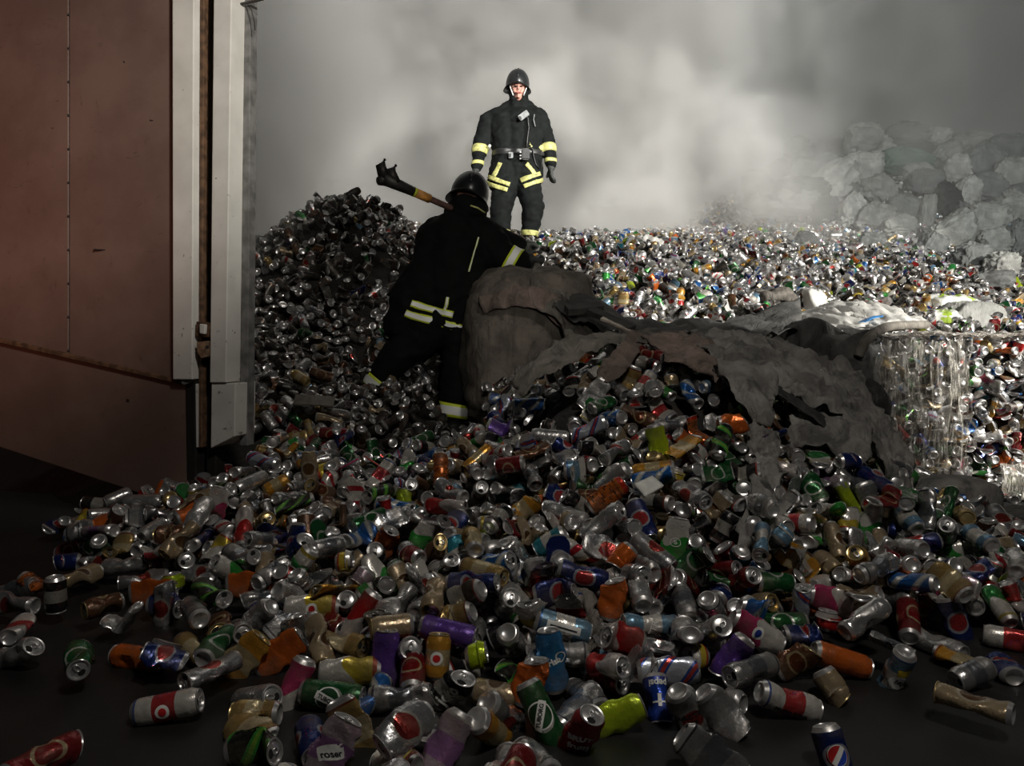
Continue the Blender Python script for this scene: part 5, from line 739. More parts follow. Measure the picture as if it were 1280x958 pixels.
3,138,5024,728,352,314,207, 6,650,2111,173,89,7,99, 16,569,2161,184,66,9,3, 7,569,2234,183,142,7,285, 15,641,2277,242,317,229,327, 15,655,2428,221,300,158,4, 0,495,2550,323,34,165,54, 17,570,2508,295,296,224,329, 2,589,2466,359,47,102,343,
2,493,2620,385,46,247,299, 15,600,2616,408,264,275,7, 9,511,2797,451,2,66,259, 14,436,2898,457,17,148,62, 9,360,3077,596,76,343,127, 2,614,3382,790,137,285,359, 2,488,3563,808,97,333,139, 15,661,3541,810,82,201,2, 2,235,3685,691,61,35,35,
17,357,3692,704,3,106,5, 4,254,3989,701,342,18,298, 16,170,3927,618,53,60,89, 5,433,4150,801,340,172,55, 15,171,4087,642,103,1,22, 11,532,4293,845,106,341,31, 14,202,4334,643,336,163,290, 17,505,4406,825,84,36,109, 4,426,4609,809,112,4,23,
1,242,4795,725,249,345,306, 4,283,4827,783,341,111,131, 16,459,4924,855,290,126,330, 15,354,4933,803,170,30,335, 10,268,5277,822,311,21,38, 4,210,5763,820,338,44,344, 9,672,2189,197,85,0,85, 0,657,2259,182,266,294,264, 11,714,2367,257,262,0,355,
10,784,2423,264,333,214,294, 11,678,2420,309,71,335,100, 17,681,2487,315,154,27,297, 5,724,2553,324,85,25,210, 16,719,2631,395,83,329,86, 4,636,2761,373,292,346,202, 6,627,2755,474,115,5,306, 4,782,2817,483,309,352,326, 5,591,3132,635,125,347,356,
3,74,3409,563,271,25,280, 10,687,3286,680,168,347,317, 4,706,3696,820,275,6,1, 17,480,3823,786,160,27,302, 4,699,3853,808,262,193,358, 16,699,3980,817,165,14,41, 11,534,4164,854,249,5,28, 11,723,4130,861,100,340,77, 15,613,4264,851,120,20,44,
4,684,4396,861,281,357,60, 3,497,4554,827,259,346,329, 6,513,4635,855,262,7,355, 9,417,4738,826,292,24,110, 5,528,4773,850,133,21,354, 1,554,4979,903,2,259,238, 9,389,5180,895,250,11,330, 15,615,5299,991,146,356,27, 9,802,2231,210,262,48,343,
12,874,2272,228,275,230,326, 4,765,2291,252,26,110,277, 0,882,2403,220,270,291,16, 2,848,2426,277,90,33,15, 5,911,2534,298,130,11,287, 10,862,2734,349,265,61,4, 9,814,2435,327,275,105,22, 14,830,2714,376,237,321,76, 14,670,2795,424,260,42,357,
16,837,3066,519,77,54,264, 0,940,3090,566,129,344,263, 12,1023,3115,549,99,339,233, 0,801,3507,743,295,10,268, 12,810,3610,782,358,322,327, 10,1042,3565,648,144,286,318, 1,818,3773,806,90,329,273, 3,810,3834,828,69,291,109, 13,802,4046,827,96,39,325,
3,839,4166,840,89,312,74, 17,897,4221,806,30,43,334, 3,794,4424,855,94,335,251, 4,741,4560,868,86,11,191, 6,859,4642,885,87,238,301, 1,819,4670,872,126,351,82, 11,796,4732,914,252,21,81, 11,669,4759,891,310,68,23, 7,640,4885,859,341,159,38,
2,671,5024,931,332,281,100, 3,693,5233,988,293,328,157, 13,715,5341,986,271,26,93, 7,923,2104,167,16,179,331, 10,836,2307,267,47,1,96, 8,935,2416,166,122,10,114, 0,930,2441,271,99,342,223, 16,978,2481,280,99,339,227, 6,964,2570,284,100,351,206,
2,899,2661,310,56,311,53, 3,993,2780,390,104,307,26, 9,1065,2651,337,30,26,173, 16,902,2856,436,99,352,326, 16,1034,3044,490,218,343,252, 16,1068,3019,497,324,9,87, 7,970,3452,626,320,174,48, 10,770,3445,720,285,356,343, 0,940,3520,733,32,64,207,
17,1048,3622,674,193,66,10, 16,1045,3749,715,128,335,5, 8,1004,3835,762,272,339,341, 17,1039,3984,768,80,34,284, 9,980,4134,804,92,10,11, 5,1051,4144,761,145,30,345, 15,985,4313,817,333,66,252, 9,1074,4450,799,6,27,301, 15,935,4507,871,105,351,65,
9,892,4586,884,348,325,188, 9,747,4852,921,95,291,84, 9,797,4792,941,97,354,275, 15,892,5012,956,86,8,31, 14,780,5174,1002,249,8,29, 16,988,2104,152,104,1,158, 3,1085,2219,194,333,282,233, 8,991,2352,165,5,105,297, 13,1045,2420,216,138,30,24,
9,1082,2561,289,89,325,282, 7,981,2646,286,112,357,214, 7,1040,2723,270,346,174,31, 6,1086,2753,342,284,198,21, 17,1098,2813,373,115,3,33, 6,1153,2827,417,83,356,163, 13,1102,3079,473,323,133,276, 13,1161,2975,439,10,228,76, 2,1606,3160,326,110,335,97,
12,1540,3394,389,43,302,346, 15,1535,3614,385,90,54,290, 17,1208,3571,520,5,178,276, 11,1225,3724,604,47,282,330, 7,1076,3887,672,148,359,353, 11,1268,3917,632,319,25,80, 6,1166,3991,700,276,354,119, 6,1178,4041,740,270,339,132, 12,1044,4357,813,127,58,68,
9,975,4779,924,266,40,272, 17,942,4888,888,7,140,262, 16,916,5002,931,112,1,247, 6,893,5130,989,86,9,206, 10,1120,2277,145,99,314,274, 15,1082,2324,178,62,328,353, 14,1116,2422,182,17,203,27, 4,1109,2502,286,62,14,72, 17,1063,2583,210,15,319,291,
10,1105,2631,256,116,62,330, 11,1275,2793,327,345,306,4, 17,1276,2869,320,164,334,299, 1,1362,2819,335,295,30,42, 6,1230,3100,438,101,8,312, 8,1269,2847,404,91,326,102, 3,1568,3252,322,101,308,330, 14,1221,3487,456,240,41,37, 9,1343,3655,453,259,334,308,
2,1424,3652,425,317,208,326, 12,1343,3721,593,58,345,339, 15,1370,3868,578,97,347,310, 2,1266,4108,692,274,334,206, 0,1173,4283,773,19,43,161, 6,1129,4374,818,60,6,298, 2,1039,4571,845,318,6,29, 5,1106,4637,844,100,9,284, 3,1117,4716,879,24,30,249,
3,1025,4870,924,140,315,346, 9,1020,5196,967,286,107,38, 11,903,5350,999,36,220,31, 13,1183,2195,158,235,71,3, 10,1169,2310,188,65,354,255, 7,1159,2358,176,346,211,25, 0,1260,2360,210,281,166,19, 4,1390,2660,306,266,349,159, 14,1311,2621,299,262,11,295,
14,1306,2742,273,357,162,357, 11,1365,2884,299,131,17,312, 4,1447,3099,302,82,4,149, 0,1317,2944,358,43,36,217, 3,1588,3366,336,66,306,309, 5,1401,3873,509,111,10,281, 2,1538,3891,498,339,311,330, 17,1308,4145,653,273,214,30, 16,1221,4316,784,240,59,19,
5,1260,4363,769,85,348,228, 12,1201,4456,795,280,208,14, 2,1153,4525,848,94,289,5, 17,1187,4711,886,67,37,302, 11,1142,4776,910,311,358,183, 12,1220,4786,915,285,203,14, 17,1107,4826,926,258,112,314, 7,1148,5278,959,343,183,38, 13,1435,2186,89,11,64,98,
2,1326,2447,195,104,348,267, 5,1295,2590,222,42,311,232, 15,1373,2603,247,294,319,344, 4,1034,1647,66,90,352,226, 4,1443,2605,275,18,158,286, 14,1521,2811,222,209,359,320, 1,1521,3021,281,39,68,303, 9,1418,3154,360,124,75,299, 14,1585,3258,243,225,358,107,
15,1978,3283,121,46,348,323, 17,1506,3681,386,43,29,327, 10,1519,3929,449,110,61,15, 7,1391,4156,596,320,221,316, 3,1441,4212,680,339,75,122, 7,1384,4391,733,14,218,268, 1,1311,4417,814,92,334,52, 10,1252,4582,839,138,344,248, 13,1235,4594,897,109,43,264,
0,1314,4724,899,94,349,80, 14,1256,4971,898,3,186,25, 9,1452,2322,145,293,354,288, 10,1359,2583,175,18,13,31, 2,1404,2640,185,86,355,253, 7,1451,2671,213,10,183,288, 15,1580,2891,240,89,16,217, 11,1579,3130,280,52,41,346, 3,1721,3329,232,98,37,80,
0,1727,3723,291,11,128,115, 11,1798,3797,313,79,74,64, 1,1803,3988,308,135,15,28, 1,1459,4071,543,192,344,299, 0,1658,4045,443,7,122,91, 6,1662,4279,566,322,10,87, 1,1388,4472,825,36,109,328, 10,1559,4436,722,48,359,260, 2,1417,4562,825,290,0,15,
12,1408,4761,877,96,15,205, 11,1370,4897,928,271,9,100, 0,1274,5093,946,70,348,21, 2,1360,5158,981,27,60,138, 2,1503,2489,184,24,297,113, 1,1486,2556,215,301,337,137, 4,1531,2745,163,328,175,60, 4,1678,2883,231,34,142,277, 6,1630,3211,227,353,355,17,
16,1763,3197,208,258,11,301, 12,2212,3533,71,276,80,317, 13,1783,3724,268,238,285,21, 11,1943,3599,216,122,323,43, 12,2044,3876,190,44,239,79, 3,1749,4303,500,39,175,34, 7,1462,4450,747,324,193,14, 6,1459,4575,781,99,20,308, 2,1540,4547,807,140,285,12,
15,1507,4737,845,299,211,326, 3,1477,4863,894,117,57,20, 6,1317,5011,927,46,328,72, 3,1599,2555,190,293,286,336, 2,1662,2751,220,275,352,156, 8,1729,2895,199,309,346,197, 16,1629,2928,222,35,338,171, 12,1716,3187,182,92,211,338, 17,2242,3470,66,89,9,313,
6,1820,3568,187,303,22,259, 17,1854,3675,209,230,356,259, 3,1883,3862,257,105,38,35, 9,1859,4022,268,235,76,39, 10,1886,4187,333,19,136,13, 2,1762,4178,419,78,135,25, 8,2384,4097,74,281,52,24, 6,1696,4342,602,252,44,315, 3,1747,4598,737,33,121,330,
4,1591,4761,848,288,200,342, 3,1599,4907,856,269,235,39, 1,1591,4930,918,77,32,257, 17,1521,5049,916,100,25,271, 0,1684,2624,124,74,287,15, 11,1895,2577,72,85,339,71, 16,1920,3091,185,50,332,337, 9,1892,3155,180,75,298,325, 16,2115,3457,74,252,333,340,
7,1966,3619,125,223,1,106, 16,2107,3537,80,63,8,46, 8,1876,3741,190,226,35,69, 14,1959,3862,159,210,5,348, 2,1927,4056,251,82,340,71, 12,1893,4241,392,336,285,238, 6,1826,4244,422,62,354,123, 10,2316,4096,76,47,232,32, 12,2357,4170,96,281,344,99,
17,1811,4666,730,29,348,274, 15,1943,4747,675,100,23,227, 4,1915,4819,731,100,27,221, 0,1702,4964,863,191,332,316, 10,2182,2630,77,114,14,76, 9,1955,2869,125,314,169,323, 12,1888,3084,132,270,330,66, 17,2205,3628,76,98,248,56, 14,2092,3665,53,195,14,324,
14,2031,3728,88,320,182,38, 1,2269,3048,71,90,222,20, 14,2089,3791,144,222,3,314, 1,2373,3765,71,90,105,8, 7,1990,4101,176,290,215,357, 0,2215,4040,96,284,16,193, 10,2490,4077,73,75,17,72, 14,1997,4657,561,233,328,97, 6,2236,4496,361,310,4,31,
17,2279,4152,151,321,48,294, 6,2284,4788,519,268,329,131, 3,2116,4857,674,138,264,337, 16,1868,5157,825,318,307,20, 4,1953,2984,142,120,349,353, 14,2212,4040,148,301,352,256, ]
# ---- the cans ----------------------------------------------------------------
RS = np.array(REST, float).reshape(-1, 7)
S_kind = RS[:, 0].astype(int); S_pos = RS[:, 1:4]/1000; S_eul = np.radians(RS[:, 4:7])
def eul(e):
    cx, sx, cy_, sy, cz, sz = math.cos(e[0]), math.sin(e[0]), math.cos(e[1]), math.sin(e[1]), math.cos(e[2]), math.sin(e[2])
    return np.array([[cz*cy_, cz*sy*sx-sz*cx, cz*sy*cx+sz*sx], [sz*cy_, sz*sy*sx+cz*cx, sz*sy*cx-cz*sx], [-sy, cy_*sx, cy_*cx]])
def rotm(q):
    q = q/np.linalg.norm(q); w_, x, y, z = q
    return np.array([[1-2*(y*y+z*z), 2*(x*y-z*w_), 2*(x*z+y*w_)], [2*(x*y+z*w_), 1-2*(x*x+z*z), 2*(y*z-x*w_)], [2*(x*z-y*w_), 2*(y*z+x*w_), 1-2*(x*x+y*y)]])
rng = np.random.RandomState(11); WP = np.array([p[5] for p in PAL], float); WP /= WP.sum()
def pick(p):
    """paint of a can; those of the burnt left mound are sooty, the far ones mostly bare"""
    px, py, d = proj(p)
    if d > 4.1 and px < 660 and rng.rand() < .84: return int(rng.choice([PI_["sooty black"], PI_["burnt grey"], PI_["brown"], PI_["silver grey"]], p=[.62,.22,.08,.08]))
    if px > 640 and d > 5 and rng.rand() < .35: return int(rng.choice([PI_['bare silver'], PI_['silver'], PI_['silver grey'], PI_['sooty black']]))
    return int(rng.choice(len(PAL), p=WP))
RT = np.array((1.,0,0)); UPC = np.array((0,SP,CP)); TOC = np.array((0,-CP,SP))
def hero_rot(ang, tilt):
    a = math.radians(ang); t = math.radians(tilt)
    ax = math.cos(t)*(math.cos(a)*RT+math.sin(a)*UPC)+math.sin(t)*TOC
    y = TOC-ax*(TOC@ax)
    y /= np.linalg.norm(y); x = np.cross(y, ax); return np.stack([x, y, ax], 1)
# px, py, image angle from base to lid, tilt of the lid to the camera, can kind, paint, words, state
HEROES = [
 (415,869,-4,5,1,'dark green','tuborg1'), (443,914,-62,0,6,'golden',None), (481,826,86,-5,4,'purple',None), (438,840,178,8,4,'yellow',None),
 (366,862,-112,12,2,'pink',None), (502,871,4,0,3,'silver',None), (563,863,48,25,9,'black','jeko'), (547,821,86,-10,0,'amber','badge'),
 (596,821,10,0,10,'lime',None), (449,770,-125,10,2,'red',None), (348,817,35,0,6,'orange',None), (303,824,48,0,6,'amber',None),
 (313,731,2,0,6,'orange',None), (390,760,176,10,4,'yellow','badge'), (512,814,70,62,12,'red',None), (516,843,100,-65,0,'dark red',None),
 (414,940,62,0,6,'mauve','pink_words'), (329,932,10,0,5,'black and green',None), (556,934,-122,20,4,'mauve',None), (612,912,-60,-45,1,'amber',None),
 (628,893,-55,-40,3,'silver grey',None), (677,893,-62,18,1,'dark green','tuborg2'), (725,920,70,30,4,'plain red','red_words'), (765,898,20,-5,4,'lime',None),
 (822,874,-88,34,12,'plain blue','pepsi'), (862,893,-62,-20,4,'silver grey','arctic'), (904,893,-48,-10,5,'bare silver',None), (889,946,-36,0,6,'silver',None),
 (689,826,96,0,4,'sky blue','carls'), (661,853,70,0,9,'orange',None), (703,783,-16,0,1,'pale blue','panel'), (812,781,176,10,2,'pale blue','str'),
 (765,750,80,0,9,'orange',None), (834,840,2,0,4,'white and blue',None), (759,833,20,48,12,'red',None), (770,795,160,5,5,'red',None),
 (1051,825,-18,0,1,'orange',None), (985,877,-20,-6,2,'white','mojito'), (1040,858,-62,25,8,'tan',None), (1118,842,-100,-25,2,'pale blue','label'),
 (1215,843,195,14,0,'silver',None), (993,827,30,0,9,'brown',None), (1041,942,-78,18,0,'navy blue','globe'), (1036,776,80,0,10,'red',None),
 (1042,751,-12,0,5,'pink',None), (1152,757,60,0,5,'dark red',None), (1197,692,30,0,9,'bright green',None), (945,790,-30,0,4,'pink','round'),
 (956,769,-20,0,7,'blue',None), (1194,775,-70,0,4,'navy blue',None), (1000,760,90,20,13,'white and blue',None),
 (485,673,62,0,5,'orange',None), (529,669,50,0,9,'bright green',None), (431,703,6,0,10,'yellow',None), (387,587,92,0,4,'tan',None), (477,573,-40,0,1,'silver grey',None),
 (443,616,-55,0,6,'red and white',None), (656,637,38,0,9,'amber',None), (823,556,-76,0,4,'lime',None), (759,620,35,0,4,'orange and black',None),
 (731,587,4,0,7,'pale blue',None), (844,678,80,0,6,'bright green','ring'), (725,688,-12,0,3,'red and white',None), (728,719,-15,0,2,'navy blue',None),
 (845,594,70,0,10,'yellow',None), (1061,653,60,-40,9,'yellow',None), (1058,622,-60,0,13,'lime',None), (1087,656,70,0,4,'bright green',None),
 (915,530,0,0,9,'orange',None), (995,700,-40,0,6,'amber',None), (271,633,76,0,6,'pink',None), (218,727,95,0,10,'lime',None), (191,740,4,0,6,'orange',None),
 (216,757,0,0,5,'navy blue',None), (157,706,8,0,3,'bare silver',None), (183,618,40,0,10,'red',None), (332,651,30,58,0,'golden',None), (327,676,150,62,1,'silver',None),
 (191,663,40,-60,0,'bare silver',None), (232,702,30,60,0,'bare silver',None), (366,795,80,0,9,'silver',None), (640,800,-70,-50,12,'bare silver',None),
 (800,742,90,-66,0,'bare silver',None), (855,754,100,-60,0,'silver',None), (1135,775,50,-55,2,'dark red',None), (600,616,70,60,12,'white',None), (513,614,70,60,1,'silver',None),
 (470,695,80,58,0,'black',None), (666,597,-70,58,12,'silver',None), (300,790,20,60,0,'silver',None), (20,740,20,10,4,'silver',None), (20,818,25,20,3,'bare silver',None), (88,690,10,0,9,'dark red',None),
 (209,884,10,-5,1,'white','badge'), (205,760,90,0,3,'silver grey',None), (1120,750,20,50,12,'silver',None), (870,700,40,0,5,'dark green',None), (905,660,60,0,12,'black',None),
 (560,790,-10,10,1,'purple',None), (635,755,70,55,0,'bare silver',None), (700,740,10,0,5,'navy blue',None), (930,725,60,58,12,'dark red',None)]
H_info = []
for (px, py, ang, tl, kd, pal, wd) in HEROES:
    d = ray_heap(px, py, .0); d = d if d else 2.0
    p = at(px, py, d-.035); q = np.array(p)
    if q[2] < .036: # lies on the floor
        dd = d
        for dd in np.arange(1.3, 4, .005):
            if at(px, py, dd).z <= .036: break
        q = np.array(at(px, py, dd))
    H_info.append((q, hero_rot(ang, tl), kd, pal, wd))
HQ = np.array([h[0] for h in H_info])
HC = np.array((0,0,CAMZ))-HQ; HC /= np.linalg.norm(HC, axis=1)[:, None]
cans = []   # (kind, R, t, palette, hero index or -1)
for i in range(len(S_kind)):
    p = S_pos[i]
    pal = pick(p)
    dv = HQ-p; cd = np.array((0,0,CAMZ))-HQ; cd /= np.linalg.norm(cd, axis=1)[:, None]
    al = (dv*cd).sum(1); rad = np.linalg.norm(dv-al[:, None]*cd, axis=1); dist = np.linalg.norm(dv, axis=1)
    if ((dist < .066)|((rad < .064)&(al < -.0)&(al > -.2))).any(): continue
    px, py, d = proj(p)
    if 425 < px < 612 and 3.7 < d < 5.35 and p[2] > heap_h(p[0], p[1])[0]+.012: continue     # trodden down round the firefighter's feet
    if (p[0] < -1.75 and p[1] > 3.55 and px < 290) or (px < 60 and d > 2.7): continue
    cans.append((S_kind[i], eul(S_eul[i]), p, pal, -1))
# single cans that rolled out onto the yard floor along the front edge
pts = [c[2] for c in cans if c[2][2] < .16]
def roll_out(n, box, z0, gap, okf):
    t = 0; k_ = 0
    while k_ < n and t < 6000:
        t += 1; px = rng.uniform(box[0], box[1]); py = rng.uniform(box[2], box[3]); d = 1.3
        while at(px, py, d).z > z0 and d < 5: d += .01
        q = np.array(at(px, py, d))
        if not okf(px, py): continue
        A = np.array(pts+list(HQ)); dd = np.linalg.norm((A-q)*np.array((1,1,.8)), axis=1)
        if dd.min() < gap: continue
        dv = HQ-q; al = (dv*HC).sum(1); rad = np.linalg.norm(dv-al[:, None]*HC, axis=1)
        if ((rad < .085)&(al < 0)&(al > -.3)).any(): continue
        kd = int(rng.choice([0,1,2,3,4,5,6,8,9,10,11,12,15,16,17])); a = rng.uniform(0, 2*PI); b = rng.normal(0, .18); sp = rng.uniform(0, 2*PI)
        ax = np.array((math.cos(a)*math.cos(b), math.sin(a)*math.cos(b), math.sin(b))); x_ = np.cross(ax, (0,0,1.)); x_ /= np.linalg.norm(x_); y_ = np.cross(ax, x_)
        if CAN_KINDS[kd].get('flat', 0) > .3: sp = rng.normal(0, .3)
        x2 = x_*math.cos(sp)+y_*math.sin(sp); y2 = np.cross(ax, x2)
        cans.append((kd, np.stack([x2, y2, ax], 1), q, pick(q), -1)); pts.append(q); k_ += 1
edge = lambda px: np.interp(px, [0, 150, 300, 330, 480, 720, 745, 830, 1100, 1200, 1290], [825, 850, 900, 985, 1000, 1000, 925, 900, 885, 850, 840])
roll_out(60, (300, 760, 850, 1000), .03, .072, lambda px, py: py < edge(px))
roll_out(40, (320, 735, 850, 1000), .085, .074, lambda px, py: py < edge(px)-6)
roll_out(26, (330, 720, 880, 990), .13, .08, lambda px, py: True)
roll_out(20, (150, 1285, 760, 930), .03, .085, lambda px, py: py < edge(px)-8)
n_sim = len(cans)
for j, (q, R, kd, pal, wd) in enumerate(H_info): cans.append((kd, R, q, PI_[pal], j))
NEAR = len(cans)
# cans of the heap farther back, lying on its slope
def far_cans(n, x0, x1, y0, y1, ok):
    out = []; t = 0
    while len(out) < n and t < 60:
        t += 1; X = rng.uniform(x0, x1, 4000); Y = rng.uniform(y0, y1, 4000); Z = heap_h(X, Y)
        for x, y, z in zip(X, Y, Z):
            if len(out) >= n: break
            px, py, d = proj((x, y, z))
            if ok(px, py, d, x, y, z): out.append((x, y, z))
    return out
def ok_mid(px, py, d, x, y, z): return -20 < px < 1310 and (px > 560 and d > 5.0 or d > 6.2) and py < 470 and rng.rand() < min(1, (6.5/d)**1.1) and not (1.7 < x < 3.5 and 3.6 < y < 5.2) and px > 300 and not (x < -1.6 and y < 6.9)
for (x, y, z) in far_cans(3400, -3, 6.5, 4.9, 9.5, ok_mid)+far_cans(1500, 1, 9, 9.5, 13.5, lambda px, py, d, x, y, z: 800 < px < 1320 and py > 225):
    kd = rng.choice([2,3,4,5,6,7,8,9,10,11,12,14,15,16,17]); q = rng.normal(size=4); pal = pick((x, y, z))
    R = rotm(q)
    cans.append((kd, R, np.array((x, y, z+rng.uniform(-.03, .05))), pal, -1))
# burnt cans bedded in the left mound and round the firefighter's feet
def ok_left(px, py, d, x, y, z): return 296 < px < 600 and d > 4.15 and z > .2 and not (x < -1.25 and y < 4.0) and (px < 520 or d < 5.6)
for (x, y, z) in far_cans(760, -2.6, 0, 4.1, 7.0, ok_left):
    kd = int(rng.choice([2,3,4,5,6,8,9,10,11,12,15,16,17])); q = rng.normal(size=4); low_ = .03 if 4.15 < proj((x, y, z))[2] < 5.3 and proj((x, y, z))[0] > 425 else .015
    cans.append((kd, rotm(q), np.array((x, y, z-low_-.02)), pick((x, y, z)), -1))
# which cans show largest in the view
hull = []
for kd in CAN_KINDS:
    b, ba, l = can_arrays(kd['R'], kd['L'], 8, 4); vs = []; fs = []
    for q in (b, ba, l): fs += [tuple(i+sum(len(x) for x in vs) for i in f) for f in q[1]]; vs.append(q[0])
    hull.append((deform(np.vstack(vs), kd['R'], kd['L'], kd), fs))
VV = []; FF = []; own = []; off = 0
for i in range(NEAR):
    kd, R, t, _, _h = cans[i]; v, fs = hull[kd]; VV.append(v@R.T+t); FF += [tuple(a+off for a in f) for f in fs]; own += [i]*len(fs); off += len(v)
tree = BVHTree.FromPolygons([tuple(v) for v in np.vstack(VV)], FF)
cnt = np.zeros(NEAR, int); o0 = Vector((0,0,CAMZ))
for py in range(300, 958, 4):
    for px in range(2, 1280, 4):
        h = tree.ray_cast(o0, (at(px, py, 1)-o0).normalized(), 8)
        if h[2] is not None: cnt[own[h[2]]] += 1
order = np.argsort(-cnt[:NEAR]); single = set(range(n_sim, NEAR))
single = {i for i in single}
for i in order:
    if len(single) >= 300: break
    single.add(int(i))
del tree, VV, FF, own
# shared meshes for the single cans
SEG, NB = 24, 12
kind_mesh = []
for ki, kd in enumerate(CAN_KINDS):
    R, L = kd['R'], kd['L']; b, ba, l = can_arrays(R, L, SEG, NB); ms = []
    for nm, q, mat in (('drink_can', b, PM[0]), ('can_base', ba, M['alu']), ('can_lid', l, M['alu'])):
        me = bpy.data.meshes.new(nm); me.from_pydata([tuple(v) for v in deform(q[0], R, L, kd)], [], [tuple(f) for f in q[1]]); me.materials.append(mat)
        uvl = me.uv_layers.new(name='UVMap'); idx = np.empty(len(me.loops), int); me.loops.foreach_get('vertex_index', idx); uvv = q[2][idx].copy()
        if nm == 'drink_can':
            uvv = uvv.reshape(-1, 2); 
            for pg in me.polygons:
                li = list(pg.loop_indices); us = [uvv[k_][0] for k_ in li]
                if max(us)-min(us) > .5:
                    for k_ in li:
                        if uvv[k_][0] < .5: uvv[k_][0] += 1
        uvl.data.foreach_set('uv', uvv.ravel()); me.polygons.foreach_set('use_smooth', [True]*len(me.polygons)); me.set_sharp_from_angle(angle=math.radians(38)); ms.append(me)
    for nm, q, mat in (('pull_tab', tab_arrays(R, L), M['alu']), ('mouth_opening', mouth_arrays(R, L), M['mouth'])):
        me = bpy.data.meshes.new(nm); me.from_pydata([tuple(v) for v in deform(q[0], R, L, kd)], [], [tuple(f) for f in q[1]]); me.materials.append(mat); me.polygons.foreach_set('use_smooth', [True]*len(me.polygons)); ms.append(me)
    kind_mesh.append(ms)
def add_can(i):
    kd, R, t, pal, h = cans[i]; ms = kind_mesh[kd]
    o = bpy.data.objects.new('drink_can', ms[0]); C.objects.link(o)
    o.material_slots[0].link = 'OBJECT'; o.material_slots[0].material = PM[pal]
    o.matrix_world = Matrix.Translation(Vector(t)) @ Matrix([list(r) for r in R]).to_4x4()
    gold = PAL[pal][0] in ('golden', 'amber', 'brown', 'tan')
    for k_, me in ((1, ms[1]), (2, ms[2])):
        c = bpy.data.objects.new(me.name.split('.')[0], me); C.objects.link(c); c.parent = o
        if k_ == 2:
            if gold: c.material_slots[0].link = 'OBJECT'; c.material_slots[0].material = M['alu_gold']; c['label'] = 'golden can lid'
            if cnt[i] >= 12 or h >= 0:
                for mm in (ms[3], ms[4]):
                    s_ = bpy.data.objects.new(mm.name.split('.')[0], mm); C.objects.link(s_); s_.parent = c
    return o
# ---- printing on cans: flat shapes wrapped on the wall of the can and crushed with it
def text_shape(s, size, bold=.0):
    cu = bpy.data.curves.new('t', 'FONT'); cu.body = s; cu.size = size; cu.align_x = 'CENTER'; cu.align_y = 'CENTER'; cu.resolution_u = 3; cu.offset = bold
    ob = bpy.data.objects.new('t', cu); C.objects.link(ob); dg = bpy.context.evaluated_depsgraph_get(); me = bpy.data.meshes.new_from_object(ob.evaluated_get(dg))
    bpy.data.objects.remove(ob); bm = bmesh.new(); bm.from_mesh(me); bpy.data.meshes.remove(me); return bm
def ring_shape(a, b, w_, n=36, squ=0):
    bm = bmesh.new(); o_ = []; i_ = []
    for k in range(n):
        t = 2*PI*k/n; o_.append(bm.verts.new((a*math.cos(t), b*math.sin(t), 0))); i_.append(bm.verts.new(((a-w_)*math.cos(t), (b-w_)*math.sin(t), 0)))
    for k in range(n): bm.faces.new((o_[k], o_[(k+1)%n], i_[(k+1)%n], i_[k]))
    return bm
def disc_shape(a, b, n=36, y0=-9, y1=9, wave=0):
    bm = bmesh.new()
    vs = []
    for k in range(n):
        t = 2*PI*k/n; vs.append(bm.verts.new((a*math.cos(t), max(y0, min(y1, b*math.sin(t))), 0)))
    bmesh.ops.remove_doubles(bm, verts=bm.verts, dist=1e-6); bm.verts.ensure_lookup_table(); bm.faces.new(list(bm.verts)); return bm
def rect_shape(a, b):
    bm = bmesh.new(); bm.faces.new([bm.verts.new(p) for p in ((-a,-b,0),(a,-b,0),(a,b,0),(-a,b,0))]); return bm
def print_on(o, kd, ang_img, T, bm, mat, name, lift, cx=0, cy=0, arc=0, label=None):
    """T: direction of the writing in degrees on the same circle as ang_img"""
    K = CAN_KINDS[kd]; R, L = K['R'], K['L']
    for axis in (0, 1):
        co = [v.co[axis] for v in bm.verts]; a0, a1 = min(co), max(co); s_ = .004; x = a0+s_
        while x < a1:
            n_ = Vector((1,0,0)) if axis == 0 else Vector((0,1,0))
            bmesh.ops.bisect_plane(bm, geom=bm.verts[:]+bm.edges[:]+bm.faces[:], plane_co=n_*x, plane_no=n_); x += s_
    P = np.array([v.co[:] for v in bm.verts]); dT = math.radians(T-ang_img)
    if arc: P[:, 1] += arc*P[:, 0]**2
    P[:, 0] += cx; P[:, 1] += cy
    # text x axis: along = cos(dT), right = cos(dT+90)
    xa, xr_ = math.cos(dT), math.cos(dT+PI/2); ya, yr = math.cos(dT+PI/2), math.cos(dT+PI)
    al = P[:, 0]*xa+P[:, 1]*ya; rt = P[:, 0]*xr_+P[:, 1]*yr
    # right of the reader = growing angle seen from outside
    rt = -rt if False else rt
    th = PI/2+(-rt if False else rt)/R
    Q = np.stack([(R+lift)*np.cos(th), (R+lift)*np.sin(th), L*.5+al], 1); Q[:, 2] = np.clip(Q[:, 2], .012, L-.018)
    D = deform(Q, R, L, K)
    for v, d in zip(bm.verts, D): v.co = d
    me = bpy.data.meshes.new(name); bm.to_mesh(me); bm.free(); me.materials.append(mat); c = bpy.data.objects.new(name, me); C.objects.link(c); c.parent = o
    if label: c['label'] = label
    return c
